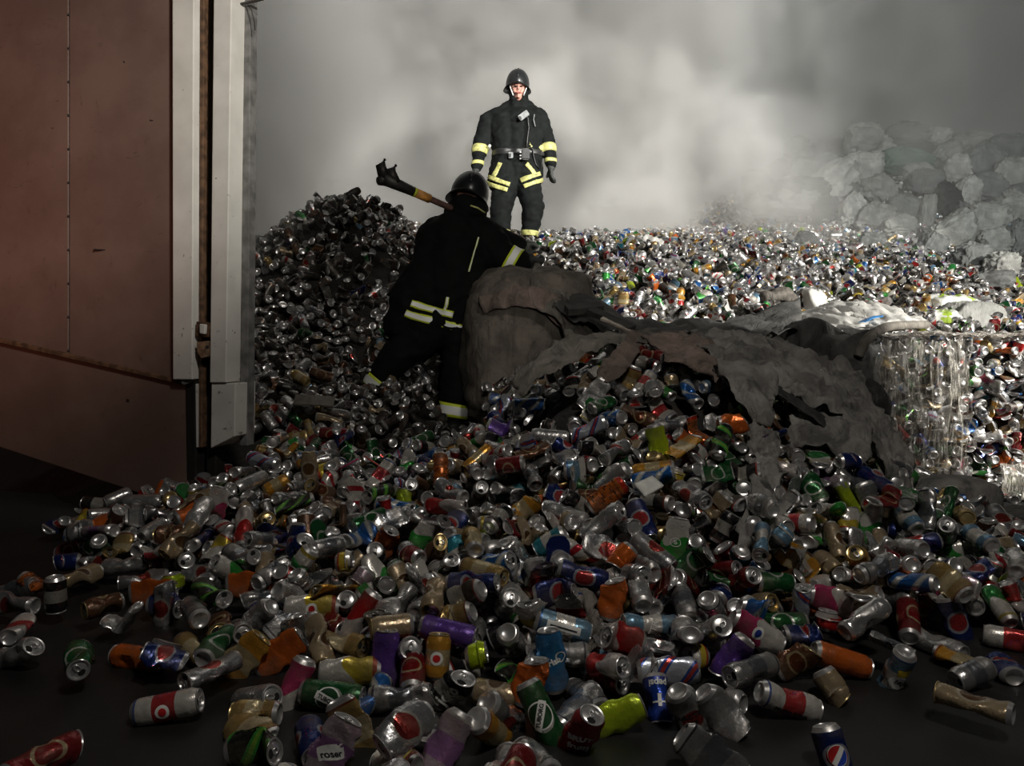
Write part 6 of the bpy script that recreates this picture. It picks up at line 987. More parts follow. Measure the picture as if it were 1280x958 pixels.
def decorate(o, j):
    px, py, ang, tl, kd, pal, wd = HEROES[j]; W, B, G_ = M['print_white'], M['print_black'], M['print_green']
    if wd in ('tuborg1', 'tuborg2'):
        T = -24 if wd == 'tuborg1' else 82
        print_on(o, kd, ang, T, disc_shape(.030, .030), W, 'printed_badge', .0010)
        print_on(o, kd, ang, T, disc_shape(.0265, .0265), G_, 'badge_field', .0016)
        print_on(o, kd, ang, T, rect_shape(.032, .009), W, 'badge_band', .0021)
        print_on(o, kd, ang, T, text_shape('TUBORG', .0125, .0005), B, 'printed_word', .0027)
    elif wd == 'pepsi':
        print_on(o, kd, ang, 180-8+8, text_shape('pepsi', .022, .0006), W, 'printed_word', .0014, 0, -.030)
        print_on(o, kd, ang, 180, rect_shape(.004, .014), W, 'printed_mark', .0014, 0, .008)
        print_on(o, kd, ang, 180, rect_shape(.020, .002), W, 'printed_mark', .0014, 0, .012)
    elif wd == 'jeko':
        print_on(o, kd, ang, 48, text_shape('jeko', .036, .0012), W, 'printed_word', .0014)
    elif wd == 'carls':
        print_on(o, kd, ang, 24, text_shape('Carlsb', .020, .0008), W, 'printed_word', .0014, -.004, 0, 0)
        print_on(o, kd, ang, 24, ring_shape(.012, .014, .003, 24), W, 'printed_mark', .0014, .024, .004)
    elif wd == 'arctic':
        print_on(o, kd, ang, 18, text_shape('ARCTIC', .017, .0005), B, 'printed_word', .0014, 0, .008)
        print_on(o, kd, ang, 18, text_shape('ICE', .014, .0005), B, 'printed_word', .0014, 0, -.012)
    elif wd == 'mojito':
        print_on(o, kd, ang, -20, text_shape('Mojito Lime', .017, .0007), B, 'printed_word', .0014, 0, -.018)
    elif wd == 'str':
        print_on(o, kd, ang, 70, text_shape('STR', .024, .0006), W, 'printed_word', .0014)
    elif wd == 'globe':
        print_on(o, kd, ang, 100, disc_shape(.020, .020), W, 'printed_badge', .0010)
        print_on(o, kd, ang, 60, disc_shape(.0185, .0185, 36, .004), M['print_red'], 'badge_field', .0016)
        print_on(o, kd, ang, 60, disc_shape(.0185, .0185, 36, -9, -.006), M['print_blue'], 'badge_field', .0016)
    elif wd == 'red_words':
        print_on(o, kd, ang, 352, text_shape('BRUT', .020, .0012), W, 'printed_word', .0014, 0, .010)
        print_on(o, kd, ang, 352, text_shape('fruity', .020, .0009), W, 'printed_word', .0014, 0, -.014)
    elif wd == 'pink_words':
        print_on(o, kd, ang, 10, rect_shape(.026, .015), W, 'printed_panel', .0010)
        print_on(o, kd, ang, 10, text_shape('roser', .018, .0006), B, 'printed_word', .0018, 0, -.004)
    elif wd == 'panel':
        print_on(o, kd, ang, -16, rect_shape(.045, .010), W, 'printed_panel', .0010, 0, .006); print_on(o, kd, ang, -16, rect_shape(.036, .002), B, 'printed_line', .0016, 0, .004)
    elif wd == 'label':
        print_on(o, kd, ang, 0, rect_shape(.016, .010), M['print_yellow'], 'printed_panel', .0010, .008, .028)
        print_on(o, kd, ang, -12, disc_shape(.026, .020), W, 'printed_badge', .0010, .002, -.002); print_on(o, kd, ang, -30, text_shape('bRS', .016, .0006), B, 'printed_word', .0018, .002, -.002)
    elif wd in ('badge', 'round'):
        print_on(o, kd, ang, 0, disc_shape(.016, .016), W, 'printed_badge', .0010); print_on(o, kd, ang, 0, disc_shape(.009, .009), M['print_red'] if wd == 'badge' else M['print_blue'], 'badge_field', .0016)
    elif wd == 'ring':
        print_on(o, kd, ang, 0, ring_shape(.014, .014, .002), W, 'printed_badge', .0010); print_on(o, kd, ang, 10, text_shape('S', .018, .0006), W, 'printed_word', .0012)
COLW = {'silver': 'silver banded', 'bare silver': 'bare silver', 'silver grey': 'silver grey'}
WORDS = {'tuborg1': 'with round white TUBORG badge', 'tuborg2': 'with round white TUBORG badge', 'pepsi': 'with pepsi wordmark', 'jeko': 'with white jeko wordmark', 'carls': 'with white script', 'arctic': 'lettered ARCTIC', 'mojito': 'with a line of black words', 'str': 'lettered STR', 'globe': 'with red white and blue globe', 'red_words': 'with white lettering', 'pink_words': 'with white label panel', 'panel': 'with white stripe panel', 'label': 'with yellow and white label', 'badge': 'with small round badge', 'round': 'with small round badge', 'ring': 'with a white ring mark'}
def state(i):
    kd, R, t, pal, h = cans[i]; ax = R[:, 2]; c = np.array((0,0,CAMZ))-t; c /= np.linalg.norm(c); v = ax@c
    return (' lid up', ' base up')[v < 0] if abs(v) > .72 else ''
hero_lab = {}; labs = {}
seen = {}
def zone(t):
    px, py, d = proj(t)
    if d > 4.3 and px < 430: return 'on the left mound beyond the gate'
    if px < 330 and py < 680: return 'beside the foot of the gate'
    if 430 <= px < 640 and py < 560: return 'around the crouching firefighter\'s feet'
    if 640 <= px < 1140 and py < 560: return 'at the top of the torn sack mound'
    if 640 <= px < 930 and py < 690: return 'on the front face of the torn sack mound'
    if 930 <= px and py < 700: return 'beside the grey hanging sack cloth'
    if px < 330: return 'on the low left edge of the heap'
    if px > 1130: return 'on the low right edge of the heap'
    if py > 850: return 'at the front edge of the heap'
    if px < 640: return 'on the lower left slope of the heap'
    return 'on the lower right slope of the heap'
hero_ids = [i for i in sorted(single) if cans[i][4] >= 0]
keycount = {}
for i in hero_ids:
    kd, R, t, pal, h = cans[i]; wd = HEROES[h][6]
    hero_lab[i] = f"{PAL[pal][0]} {KIND_WORD[kd]} can"+(' '+WORDS[wd] if wd else state(i))+' '+zone(t)
    labs[i] = hero_lab[i]
HP2 = [(i, proj(cans[i][2])) for i in hero_ids if True]
hshort = {}
for i in hero_ids: hshort.setdefault((PAL[cans[i][3]][0], KIND_WORD[cans[i][0]]), []).append(i)
for i in sorted(single):
    if i in labs: continue
    kd, R, t, pal, h = cans[i]; px, py, d = proj(t)
    best = min(hero_ids, key=lambda j: (proj(cans[j][2])[0]-px)**2+(proj(cans[j][2])[1]-py)**2+1500*(len(hshort[(PAL[cans[j][3]][0], KIND_WORD[cans[j][0]])])-1))
    bx, by, _ = proj(cans[best][2]); dx, dy = px-bx, py-by
    rel = ('right of' if dx > 0 else 'left of') if abs(dx) > abs(dy) else ('below' if dy > 0 else 'above')
    labs[i] = f"{PAL[pal][0]} {KIND_WORD[kd]} can{state(i)} {rel} the {PAL[cans[best][3]][0]} {KIND_WORD[cans[best][0]]} can".replace('black and green', 'black-green').replace('white and ', 'white-').replace('red and white', 'red-white').replace('orange and black', 'orange-black')
by = {}
for i, l_ in labs.items(): by.setdefault(l_, []).append(i)
ORD = ['first', 'second', 'third', 'fourth', 'fifth', 'sixth', 'seventh', 'eighth']
for l_, ids in by.items():
    if len(ids) > 1:
        ids.sort(key=lambda i: proj(cans[i][2])[0])
        for n_, i in enumerate(ids):
            w_ = ('leftmost' if n_ == 0 else 'rightmost' if n_ == len(ids)-1 else ORD[n_]+' from left')
            s_ = l_
            labs[i] = (w_+' '+s_) if len(ids) > 2 else (('left-hand ' if n_ == 0 else 'right-hand ')+s_)
for i in sorted(single):
    o = add_can(i); h = cans[i][4]; labs[i] = labs[i].replace(' from left', '').replace(' and ', '-') if len(labs[i].replace('-', ' ').split()) > 16 else labs[i]
    if len(labs[i].replace('-', ' ').split()) > 16: labs[i] = labs[i].replace(' can ', ' ', 1).replace('the ', '')
    tag(o, labs[i], 'drink can', 'loose drink cans lying on the heap')
    if h >= 0 and HEROES[h][6]: decorate(o, h)
# everything else of the heap as one mass
def build_mass(name, ids, seg_nb, mats):
    Vs = []; LI = []; LT = []; MI = []; UVs = []; off = 0
    cache = {}
    for i in ids:
        kd, R, t, pal, h = cans[i]; K = CAN_KINDS[kd]; px, py, d = proj(t)
        lv = 0 if d < 3.6 else (1 if d < 6.6 else 2)
        if (kd, lv) not in cache:
            sg, nb = seg_nb[lv]; parts = can_arrays(K['R'], K['L'], sg, nb); vs = []; fl_ = []; lt = []; mi = []; uv = []; o2 = 0
            for pi, q in enumerate(parts):
                v = deform(q[0], K['R'], K['L'], K); vs.append(v)
                for f in q[1]: fl_ += [a+o2 for a in f]; lt.append(len(f)); mi.append(pi); uv += [tuple(q[2][a]) for a in f]
                o2 += len(v)
            cache[(kd, lv)] = (np.vstack(vs), np.array(fl_), np.array(lt), np.array(mi), np.array(uv))
        v, fl_, lt, mi, uv = cache[(kd, lv)]
        Vs.append(v@R.T+t); LI.append(fl_+off); LT.append(lt); MI.append(np.where(mi == 0, pal, len(PAL)+(PAL[pal][0] in ('golden','amber')))); UVs.append(uv); off += len(v)
    Vs = np.vstack(Vs).astype(np.float32); LI = np.concatenate(LI); LT = np.concatenate(LT); MI = np.concatenate(MI); UVs = np.vstack(UVs)
    me = bpy.data.meshes.new(name); me.vertices.add(len(Vs)); me.vertices.foreach_set('co', Vs.ravel()); me.loops.add(len(LI)); me.loops.foreach_set('vertex_index', LI.astype(np.int32))
    me.polygons.add(len(LT)); me.polygons.foreach_set('loop_start', np.concatenate([[0], np.cumsum(LT)[:-1]]).astype(np.int32)); me.polygons.foreach_set('loop_total', LT.astype(np.int32))
    for m in mats: me.materials.append(m)
    me.polygons.foreach_set('material_index', MI.astype(np.int32)); uvl = me.uv_layers.new(name='UVMap'); uvl.data.foreach_set('uv', UVs.astype(np.float32).ravel())
    me.polygons.foreach_set('use_smooth', np.ones(len(LT), bool)); me.update(calc_edges=True); me.set_sharp_from_angle(angle=math.radians(40))
    o = bpy.data.objects.new(name, me); C.objects.link(o); return o
mass = build_mass('drink_can_heap', [i for i in range(len(cans)) if i not in single], [(16, 7), (12, 5), (8, 4)], PM+[M['alu'], M['alu_gold']])
tag(mass, 'countless small crushed drink cans making up the whole heap', 'drink cans', 'loose drink cans lying on the heap', 'stuff')
# ---- torn sacks and sheets on the mounds ---------------------------------------
def sheet(name, label, cat, rows, mat, **kw):
    o = cloth(name, rows, mat, **kw); tag(o, label, cat); return o
sk = empty('bulk_sack', at(665, 520, 4.8)); tag(sk, 'big brown woven bulk sack standing beside the crouching firefighter', 'sack')
body = lump('sack_body', at(663, 440, 4.95), (.86, .80, 1.06), M['sack_brown'], 3, 44, .62, .045, sk, .2, 5, (.5, .5, 1.5))
cloth('sack_neck', [[(600,352,4.9),(640,338,4.9),(672,340,4.85),(700,362,4.8)], [(598,366,4.58),(640,358,4.52),(680,362,4.5),(712,392,4.5)], [(604,392,4.52),(645,384,4.45),(688,392,4.42),(722,430,4.42)]], M['sack_pinkish'], .05, .004, 9, 2, sk, freq=6)
cloth('sack_flap', [[(668,330,4.75),(700,345,4.75),(735,368,4.7),(760,392,4.6)], [(662,350,4.55),(690,372,4.5),(722,400,4.45),(745,425,4.4)], [(668,372,4.42),(692,400,4.38),(712,432,4.35),(735,452,4.3)]], M['sack_olive'], .05, .004, 9, 5, sk, freq=6)
sheet('dark_sheet', 'dark folded sheet running behind the torn sack from the bulk sack to the right', 'sheet',
  [[(690,338,4.75),(740,372,4.6),(790,400,4.45),(850,402,4.5),(920,398,4.6),(1000,376,4.9)], [(700,365,4.6),(745,390,4.4),(795,412,4.15),(852,414,4.2),(922,410,4.35),(1002,392,4.6)], [(690,385,4.4),(735,405,4.25),(780,424,3.95),(850,428,4.0),(920,424,4.1),(1000,412,4.3)]], M['sack_dark'], wrinkle=.035, n=9, seed=4)
sheet('torn_sack_cloth', 'brown grey torn sack cloth lying over the top of the can mound', 'sack cloth',
  [[(640,472,3.36),(685,434,3.48),(735,416,3.58),(790,412,3.62),(850,420,3.58),(905,440,3.5)], [(642,484,3.28),(690,448,3.36),(738,426,3.48),(785,420,3.52),(850,432,3.48),(902,455,3.4)], [(655,492,3.20),(700,462,3.27),(745,440,3.36),(775,430,3.42),(840,440,3.38),(895,468,3.26)]], M['sack_olive'], wrinkle=.03, n=9, seed=7, ragged=.03)
sheet('sack_strip', 'narrow brown cloth strip hanging down from the torn sack edge', 'sack cloth',
  [[(790,416,3.5),(805,418,3.5),(820,420,3.5)], [(772,435,3.36),(785,438,3.35),(798,440,3.35)], [(752,458,3.22),(768,462,3.2),(782,466,3.2)], [(748,470,3.16),(760,474,3.15),(772,474,3.15)]], M['sack_pinkish'], wrinkle=.02, n=7, seed=9, ragged=.02)
sheet('singed_flap', 'pinkish singed flap of sack cloth draped over the mound top', 'sack cloth',
  [[(798,418,3.5),(850,416,3.5),(890,432,3.42),(905,455,3.3)], [(815,432,3.38),(858,438,3.34),(888,450,3.28),(902,468,3.2)], [(835,448,3.28),(865,458,3.24),(885,468,3.2),(896,478,3.15)]], M['sack_pinkish'], wrinkle=.025, n=8, seed=12, ragged=.03)
sheet('grey_sack_cover', 'wide dark grey sack cloth covering the right top of the can mound', 'sack cloth',
  [[(855,414,3.75),(930,420,3.8),(1000,436,3.85),(1060,462,3.8),(1105,512,3.65),(1138,572,3.4)], [(870,430,3.45),(930,440,3.45),(995,458,3.45),(1050,486,3.42),(1098,530,3.35),(1138,590,3.22)], [(892,455,3.24),(935,468,3.2),(985,482,3.2),(1040,500,3.2),(1090,545,3.16),(1134,612,3.08)], [(900,478,3.12),(940,492,3.1),(975,498,3.1),(1030,512,3.12),(1085,556,3.1),(1130,630,3.02)]], M['sack_grey'], wrinkle=.05, n=14, seed=14, freq=6.5, ragged=.03)
sheet('hanging_flap', 'grey pointed cloth flap hanging at the front of the sack cover', 'sack cloth',
  [[(890,446,3.2),(930,452,3.18),(972,474,3.16)], [(902,472,3.1),(938,480,3.06),(970,500,3.04)], [(922,500,3.0),(946,508,2.98),(968,520,2.98)], [(938,520,2.97),(950,526,2.95),(966,532,2.95)]], M['sack_grey'], wrinkle=.028, n=9, seed=17, ragged=.03)
sheet('hanging_cloth', 'long grey hanging cloth trailing down the front of the can mound', 'sack cloth',
  [[(936,528,2.98),(952,530,2.97),(968,536,2.96)], [(936,556,2.86),(954,560,2.84),(975,566,2.83)], [(936,600,2.68),(956,604,2.66),(980,610,2.65)], [(930,645,2.5),(960,650,2.48),(992,658,2.46)], [(922,680,2.38),(962,690,2.34),(1012,694,2.34)]], M['sack_grey'], wrinkle=.04, n=9, seed=19, ragged=.035, freq=8)
sheet('torn_flap', 'torn grey sack flap lying right of the long hanging cloth', 'sack cloth',
  [[(982,520,3.12),(1030,512,3.1),(1070,524,3.08),(1092,545,3.05)], [(988,540,3.03),(1035,538,3.0),(1070,546,2.98),(1090,558,2.98)], [(996,556,2.97),(1040,565,2.92),(1066,575,2.9),(1082,582,2.9)]], M['sack_grey'], wrinkle=.035, n=9, seed=22, ragged=.03)
tp = cloth('dark_strip', [[(968,480,3.14),(1000,500,3.1),(1040,530,3.02),(1085,572,3.0)], [(966,490,3.1),(1000,512,3.06),(1036,542,2.98),(1078,588,2.96)]], M['sack_black'], .012, .004, 9, 25); tag(tp, 'narrow black sheet edge under the grey sack cover', 'sheet')
# dark bulk sack with silver sheet on top
ds = empty('dark_bulk_sack', at(1050, 520, 4.2)); tag(ds, 'dark bulk sack between the torn mound and the wrapped bale', 'sack')
lump('sack_body', at(1052, 484, 4.35), (.62, .80, .66), M['sack_dark'], 8, 40, .55, .035, ds, .25, 4, (1.3, 1, .3))
cloth('sack_side', [[(985,402,4.4),(1020,398,4.2),(1050,412,4.05),(1085,430,3.95)], [(985,435,4.3),(1022,440,4.1),(1056,455,3.95),(1092,470,3.85)], [(995,470,4.15),(1030,490,3.95),(1062,508,3.82),(1100,525,3.78)]], M['sack_dark'], .03, .004, 9, 27, ds, fold=(1.4,.3))
lump('sack_bottom', at(1068, 535, 3.80), (.22, .30, .44), M['sack_black'], 15, 26, .6, .03, ds, .2)
sl = cloth('silver_sheet', [[(975,408,5.0),(1012,388,5.0),(1055,377,4.95),(1100,380,4.85),(1150,398,4.75),(1160,406,4.7)], [(980,410,4.7),(1015,396,4.65),(1055,386,4.6),(1095,388,4.5),(1132,398,4.4),(1155,408,4.35)], [(990,418,4.4),(1022,408,4.35),(1058,402,4.3),(1090,404,4.22),(1118,408,4.15),(1142,412,4.2)], [(1010,424,4.2),(1035,418,4.14),(1060,416,4.1),(1082,418,4.0),(1096,420,3.98),(1112,418,4.0)]], M['silver_sheet'], .030, .004, 13, 31, fold=(2.6,.6), freq=6, hi=.2)
tag(sl, 'crinkled silver sheet over the top of the dark bulk sack', 'sheet')
bm = bmesh.new(); tube(bm, catmull([at(1073,446,3.9), at(1080,430,3.9), at(1093,416,3.92), at(1115,408,4.0), at(1158,406,4.25)], 8), .024, 10)
rm = bm_mk('rolled_edge', bm, M['sack_olive'], None, True); tag(rm, 'pale rolled hem arching beside the wrapped bale top', 'rolled hem')
rb = cloth('blue_ribbon', [[(1066,407,4.24),(1075,402,4.24),(1090,396,4.24),(1104,394,4.24)], [(1069,409,4.2),(1078,405,4.2),(1091,399,4.2),(1104,396,4.2)]], simple('blue_tape', (.05,.25,.6), .4), .003, .002, 7, 33); tag(rb, 'short blue tape strip on the silver sheet', 'tape strip')
# grey rolls right of the mound
rl = lump('sack_roll', at(1188, 632, 3.3), (.36, .25, .25), M['sack_grey'], 40, 30, .5, .010, None, -.05, 4); tag(rl, 'fat grey rolled sack lying below the wrapped bale', 'rolled sack')
rl2 = lump('sack_roll', at(1290, 672, 3.25), (.42, .3, .2), M['sack_dark'], 43, 30, .55, .03, None, .25, 5); tag(rl2, 'dark slumped sack at the right edge of the heap', 'sack')
# planks
def plank(name, a, b, w, t, mat, label, end=None):
    a, b = Vector(a), Vector(b); d = (b-a).normalized(); s = d.cross(Vector((0,-.5,1))).normalized(); n_ = s.cross(d); bm = bmesh.new()
    L = (b-a).length; ns = 10; rings = []
    for i in range(ns+1):
        p = a+d*L*i/ns; ww = w*(1+.08*noise.noise(p*30)); rings.append([bm.verts.new(p+s*ww*sx*.5+n_*t*sy*.5+Vector((0,0,.003*noise.noise(p*50+Vector((sx,sy,0)))))) for sx, sy in ((-1,-1),(1,-1),(1,1),(-1,1))])
    for i in range(ns):
        for k in range(4): bm.faces.new((rings[i][k], rings[i][(k+1)%4], rings[i+1][(k+1)%4], rings[i+1][k]))
    bm.faces.new(rings[0][::-1]); bm.faces.new(rings[-1]); o = bm_mk(name, bm, mat); tag(o, label, 'plank'); return o
plank('charred_plank', at(708,388,4.3), at(752,384,4.35), .07, .04, M['plank'], 'short charred board end jutting from the dark folded sheet')
p_ = plank('broken_plank', at(738,388,4.15), at(790,412,3.95), .055, .03, M['plank'], 'dark broken board lying across the dark folded sheet')
q_ = plank('broken_face', at(752,398,4.02), at(788,415,3.92), .022, .012, M['plank_pale'], ''); q_['label'] = 'pale splintered face'; del q_['category']; q_.parent = p_
cb = plank('cardboard_strip', at(368,500,3.93), at(418,502,3.95), .09, .01, M['sack_olive'], 'dull brown cardboard strip on the cans right of the gate'); cb['category'] = 'cardboard'
def straw(p, q, d, mat, label):
    bm = bmesh.new(); tube(bm, [at(p[0],p[1],d), at(q[0],q[1],d-.05)], .0035, 8); o = bm_mk('drinking_straw', bm, mat); tag(o, label, 'drinking straw')
straw((425,586),(448,574),3.25, simple('straw_pink', (.6,.06,.2), .4), 'thin pink straw on the cans below the left foot of the crouching firefighter')
straw((455,570),(478,585),3.25, simple('straw_red', (.5,.1,.08), .4), 'thin red straw right of the pink straw')
# dirty rag in the lower centre
rg = cloth('dirty_rag', [[(708,738,2.22),(722,732,2.22),(738,738,2.22)], [(715,758,2.15),(732,755,2.13),(748,762,2.13)], [(722,782,2.07),(738,780,2.05),(752,786,2.06)], [(715,805,2.0),(732,806,1.98),(748,808,1.99)], [(722,822,1.95),(735,824,1.93),(746,820,1.94)]], M['sack_olive'], .03, .003, 8, 55, ragged=.03, freq=14); tag(rg, 'twisted brown rag lying on the cans in the lower centre', 'rag')
cd = cloth('paper_carton', [[(793,607,2.55),(815,596,2.6)], [(806,622,2.5),(829,609,2.55)]], M['print_white'], .004, .012, 6, 58); tag(cd, 'flattened white drink carton on the torn sack mound', 'carton')
# ---- wrapped bale of cans
bx0, bx1, by0, by1, bz = 1.90, 3.35, 3.92, 5.1, .85
bale = empty('can_bale', (2.6, 4.4, 0)); tag(bale, 'square bale of pressed cans in torn clear film, at right', 'bale')
bm = bmesh.new(); hexa(bm, [(bx0+.04,by0+.06,.02),(bx1,by0+.06,.02),(bx1,by1,.02),(bx0+.04,by1,.02),(bx0+.04,by0+.06,bz-.05),(bx1,by0+.06,bz-.05),(bx1,by1,bz-.05),(bx0+.04,by1,bz-.05)])
bm_mk('bale_core', bm, M['heap'], bale)
bc = []; rb_ = np.random.RandomState(3)
for z in np.arange(.04, bz-.02, .058):
    for x in np.arange(bx0+.05, bx1, .062): bc.append((x+rb_.uniform(-.016,.016), by0+.03+rb_.uniform(-.02,.03), z+rb_.uniform(-.016,.016), 0))
for y in np.arange(by0+.06, by1, .075):
    for x in np.arange(bx0+.05, bx1, .075): bc.append((x+rb_.uniform(-.02,.02), y, bz-.04+rb_.uniform(-.015,.02), 1))
for y in np.arange(by0+.06, by1, .07):
    for z in np.arange(.04, bz-.02, .062): bc.append((bx0+.03+rb_.uniform(-.01,.02), y, z, 2))
bcans = []
lively = [i for i, p in enumerate(PAL)]
for (x, y, z, f) in bc:
    kd = rb_.choice([0,4,5,6,8,9,9,10,10,11,12,14,16,16]); q = rb_.normal(size=4)
    if f == 0 and rb_.rand() < .35: q = np.array((.7, -.7 if rb_.rand() < .5 else .7, rb_.normal()*.15, rb_.normal()*.15))
    bcans.append((kd, rotm(q)*.9, np.array((x, y, z)), rb_.choice(len(PAL), p=WP), -1))
vis = []
for i, c in enumerate(bcans):
    px, py, d = proj(c[2])
    vis.append((0 if (bc[i][3] == 0 and px > 1180 and px < 1275) else 1 if bc[i][3] == 0 and px < 1285 else 2 if bc[i][3] == 1 and px < 1275 and d < 4.3 else 3, d, i))
vis.sort(); pick = [v[2] for v in vis[:100]]; ps = set(pick)
for i in pick:
    kd, R, t, pal, _ = bcans[i]; me = kind_mesh[kd]; o = bpy.data.objects.new('pressed_can', me[0]); C.objects.link(o); o.parent = bale; o.matrix_parent_inverse = Matrix.Translation(-bale.location)
    o.matrix_basis = Matrix.Translation(Vector(t)) @ Matrix([list(r) for r in R]).to_4x4(); o.material_slots[0].link = 'OBJECT'; o.material_slots[0].material = PM[pal]; o['label'] = PAL[pal][0]+' pressed can'
    for k_ in (1, 2):
        c = bpy.data.objects.new(('', 'can_base', 'can_lid')[k_], me[k_]); C.objects.link(c); c.parent = o
_sv = cans; cans = bcans; pm = build_mass('pressed_can_mass', [i for i in range(len(bcans)) if i not in ps], [(16, 7), (12, 5), (8, 3)], PM+[M['alu'], M['alu_gold']]); cans = _sv
keep(pm, bale); pm['kind'] = 'stuff'
def crinkled_film(name, X, Z, y, mat, seed, n=70, deep=.03):
    V = []; Fs = []; (x0, x1), (z0, z1) = X, Z
    for j in range(n):
        for i in range(n):
            x = x0+(x1-x0)*i/(n-1); z = z0+(z1-z0)*j/(n-1); q = Vector((x*14+seed, z*2.2, seed)); h = (1-abs(noise.noise(q))*2)*.8+noise.noise(q*2.3)+noise.noise(q*6)*.4
            if name == 'film_top': V.append((x+noise.noise(q*1.7)*.02, y+z, bz+.01+deep*h+.02*noise.noise(Vector((x*9,z*9,seed)))))
            else: V.append((x+noise.noise(q*1.7)*.02, y-.02-.03*math.sin(PI*j/(n-1))-deep*h, z+noise.noise(q+Vector((5,5,5)))*.02))
    for j in range(n-1):
        for i in range(n-1): Fs.append((j*n+i, j*n+i+1, (j+1)*n+i+1, (j+1)*n+i))
    o = mk(name, V, Fs, mat, bale); o.modifiers.new('t', 'SOLIDIFY').thickness = .0015; return o
crinkled_film('film_wrap', (bx0-.02, bx0+.44), (.05, bz), by0, M['film'], 3)
crinkled_film('film_wrap', (bx0+.62, bx1), (.02, .20), by0, M['film'], 8, 50, .02)
crinkled_film('film_top', (bx0-.03, bx1), (0, .85), by0-.02, M['film_top'], 11, 90, .022)
cloth('film_fold', [[(1100,436,3.95),(1092,470,3.93),(1098,520,3.9),(1096,560,3.9),(1112,600,3.9)], [(1110,440,3.88),(1108,472,3.84),(1118,520,3.82),(1118,560,3.82),(1135,605,3.85)]], M['film'], .03, .002, 10, 61, bale, freq=12)
# crumpled white foil and sacks of the lit heap
o = lump('foil_bag', at(809, 311, 7.5), (.27, .22, .20), M['silver_sheet'], 70, 26, .7, .045, None, .3, 14); tag(o, 'crumpled shiny white bag on the crest of the lit can heap', 'bag')
for (px, py, d, sz, mt, rot, lb) in ((1190,382,6.6,(.44,.3,.15),'bag_printed',.25,'green and white printed sack on the far cans above the bale'), (1213,402,6.3,(.52,.3,.30),'bag_pale',.3,'grey white printed sack beside the green printed sack'), (1172,402,6.2,(.3,.25,.16),'bag_printed',-.5,'small green printed sack against the grey white printed sack'),
     (1018,376,5.6,(.16,.12,.16),'silver_sheet',.6,'crumpled silvery bag at the back edge of the dark bulk sack'), (968,372,5.6,(.28,.2,.1),'sack_olive',.2,'flat grey cloth bundle left of the crumpled silvery bag'), (760,345,6.5,(.26,.2,.14),'bag_pale',.2,'pale crushed bag in the middle of the lit can heap'), (900,388,5.5,(.26,.2,.16),'bag_white',.5,'white crumpled bag low in the lit can heap')):
    o = lump('sack' if 'sack' in lb else 'bag', at(px, py, d), sz, M[mt], px*.01, 24, .6, .03, None, rot, 9); tag(o, lb, 'sack' if 'sack' in lb else 'bag')
# ---- people --------------------------------------------------------------------
def capsule(bm, a, b, ra, rb, flat=None, seg=16):
    a, b = Vector(a), Vector(b); t = (b-a); L = t.length; t = t.normalized() if L > 1e-6 else Vector((0,0,1))
    u = t.cross(Vector((0,1,0))); u = u.normalized() if u.length > .05 else Vector((1,0,0)); v = u.cross(t).normalized()  # v is the depth direction
    fz = flat or 1.0; rings = []
    prof = [(-math.cos(k*PI/8)*1.0, math.sin(k*PI/8)) for k in range(1, 4)]+[(0, 1.0)]
    seq = [(a+t*ra*c, ra*s) for c, s in prof]+[(a+t*L*i/4, ra+(rb-ra)*i/4) for i in (1, 2, 3)]+[(b+t*rb*(-c), rb*s) for c, s in prof[::-1]]
    for p, r in seq: rings.append([bm.verts.new(p+u*r*math.cos(2*PI*k/seg)+v*r*fz*math.sin(2*PI*k/seg)) for k in range(seg)])
    for i in range(len(rings)-1):
        for k in range(seg): bm.faces.new((rings[i][k], rings[i][(k+1)%seg], rings[i+1][(k+1)%seg], rings[i+1][k]))
    e = bm.verts.new(a-t*ra); f = bm.verts.new(b+t*rb)
    for k in range(seg): bm.faces.new((rings[0][(k+1)%seg], rings[0][k], e)); bm.faces.new((rings[-1][k], rings[-1][(k+1)%seg], f))
def fuse(name, caps, vox, mat, parent, smooth=4, folds=0, freq=9, seed=0):
    """one continuous surface grown round all the limbs"""
    bm = bmesh.new()
    for c in caps: capsule(bm, *c)
    bmesh.ops.recalc_face_normals(bm, faces=bm.faces)
    me = bpy.data.meshes.new('tmp'); bm.to_mesh(me); bm.free(); ob = bpy.data.objects.new('tmp', me); C.objects.link(ob)
    m = ob.modifiers.new('r', 'REMESH'); m.mode = 'VOXEL'; m.voxel_size = vox
    s = ob.modifiers.new('s', 'SMOOTH'); s.iterations = smooth; s.factor = .5
    out = bpy.data.meshes.new_from_object(ob.evaluated_get(bpy.context.evaluated_depsgraph_get())); bpy.data.objects.remove(ob); bpy.data.meshes.remove(me)
    if folds:
        for v in out.vertices:
            w_ = Vector((v.co.x*freq+seed, v.co.y*freq, v.co.z*freq*1.6)); h = (1-2.2*abs(noise.noise(w_)))*.7+noise.noise(w_*2.1)*.5; v.co += v.normal*h*folds
    out.name = name; out.materials.clear(); out.materials.append(mat); out.polygons.foreach_set('use_smooth', [True]*len(out.polygons))
    o = bpy.data.objects.new(name, out); C.objects.link(o); keep(o, parent); return o
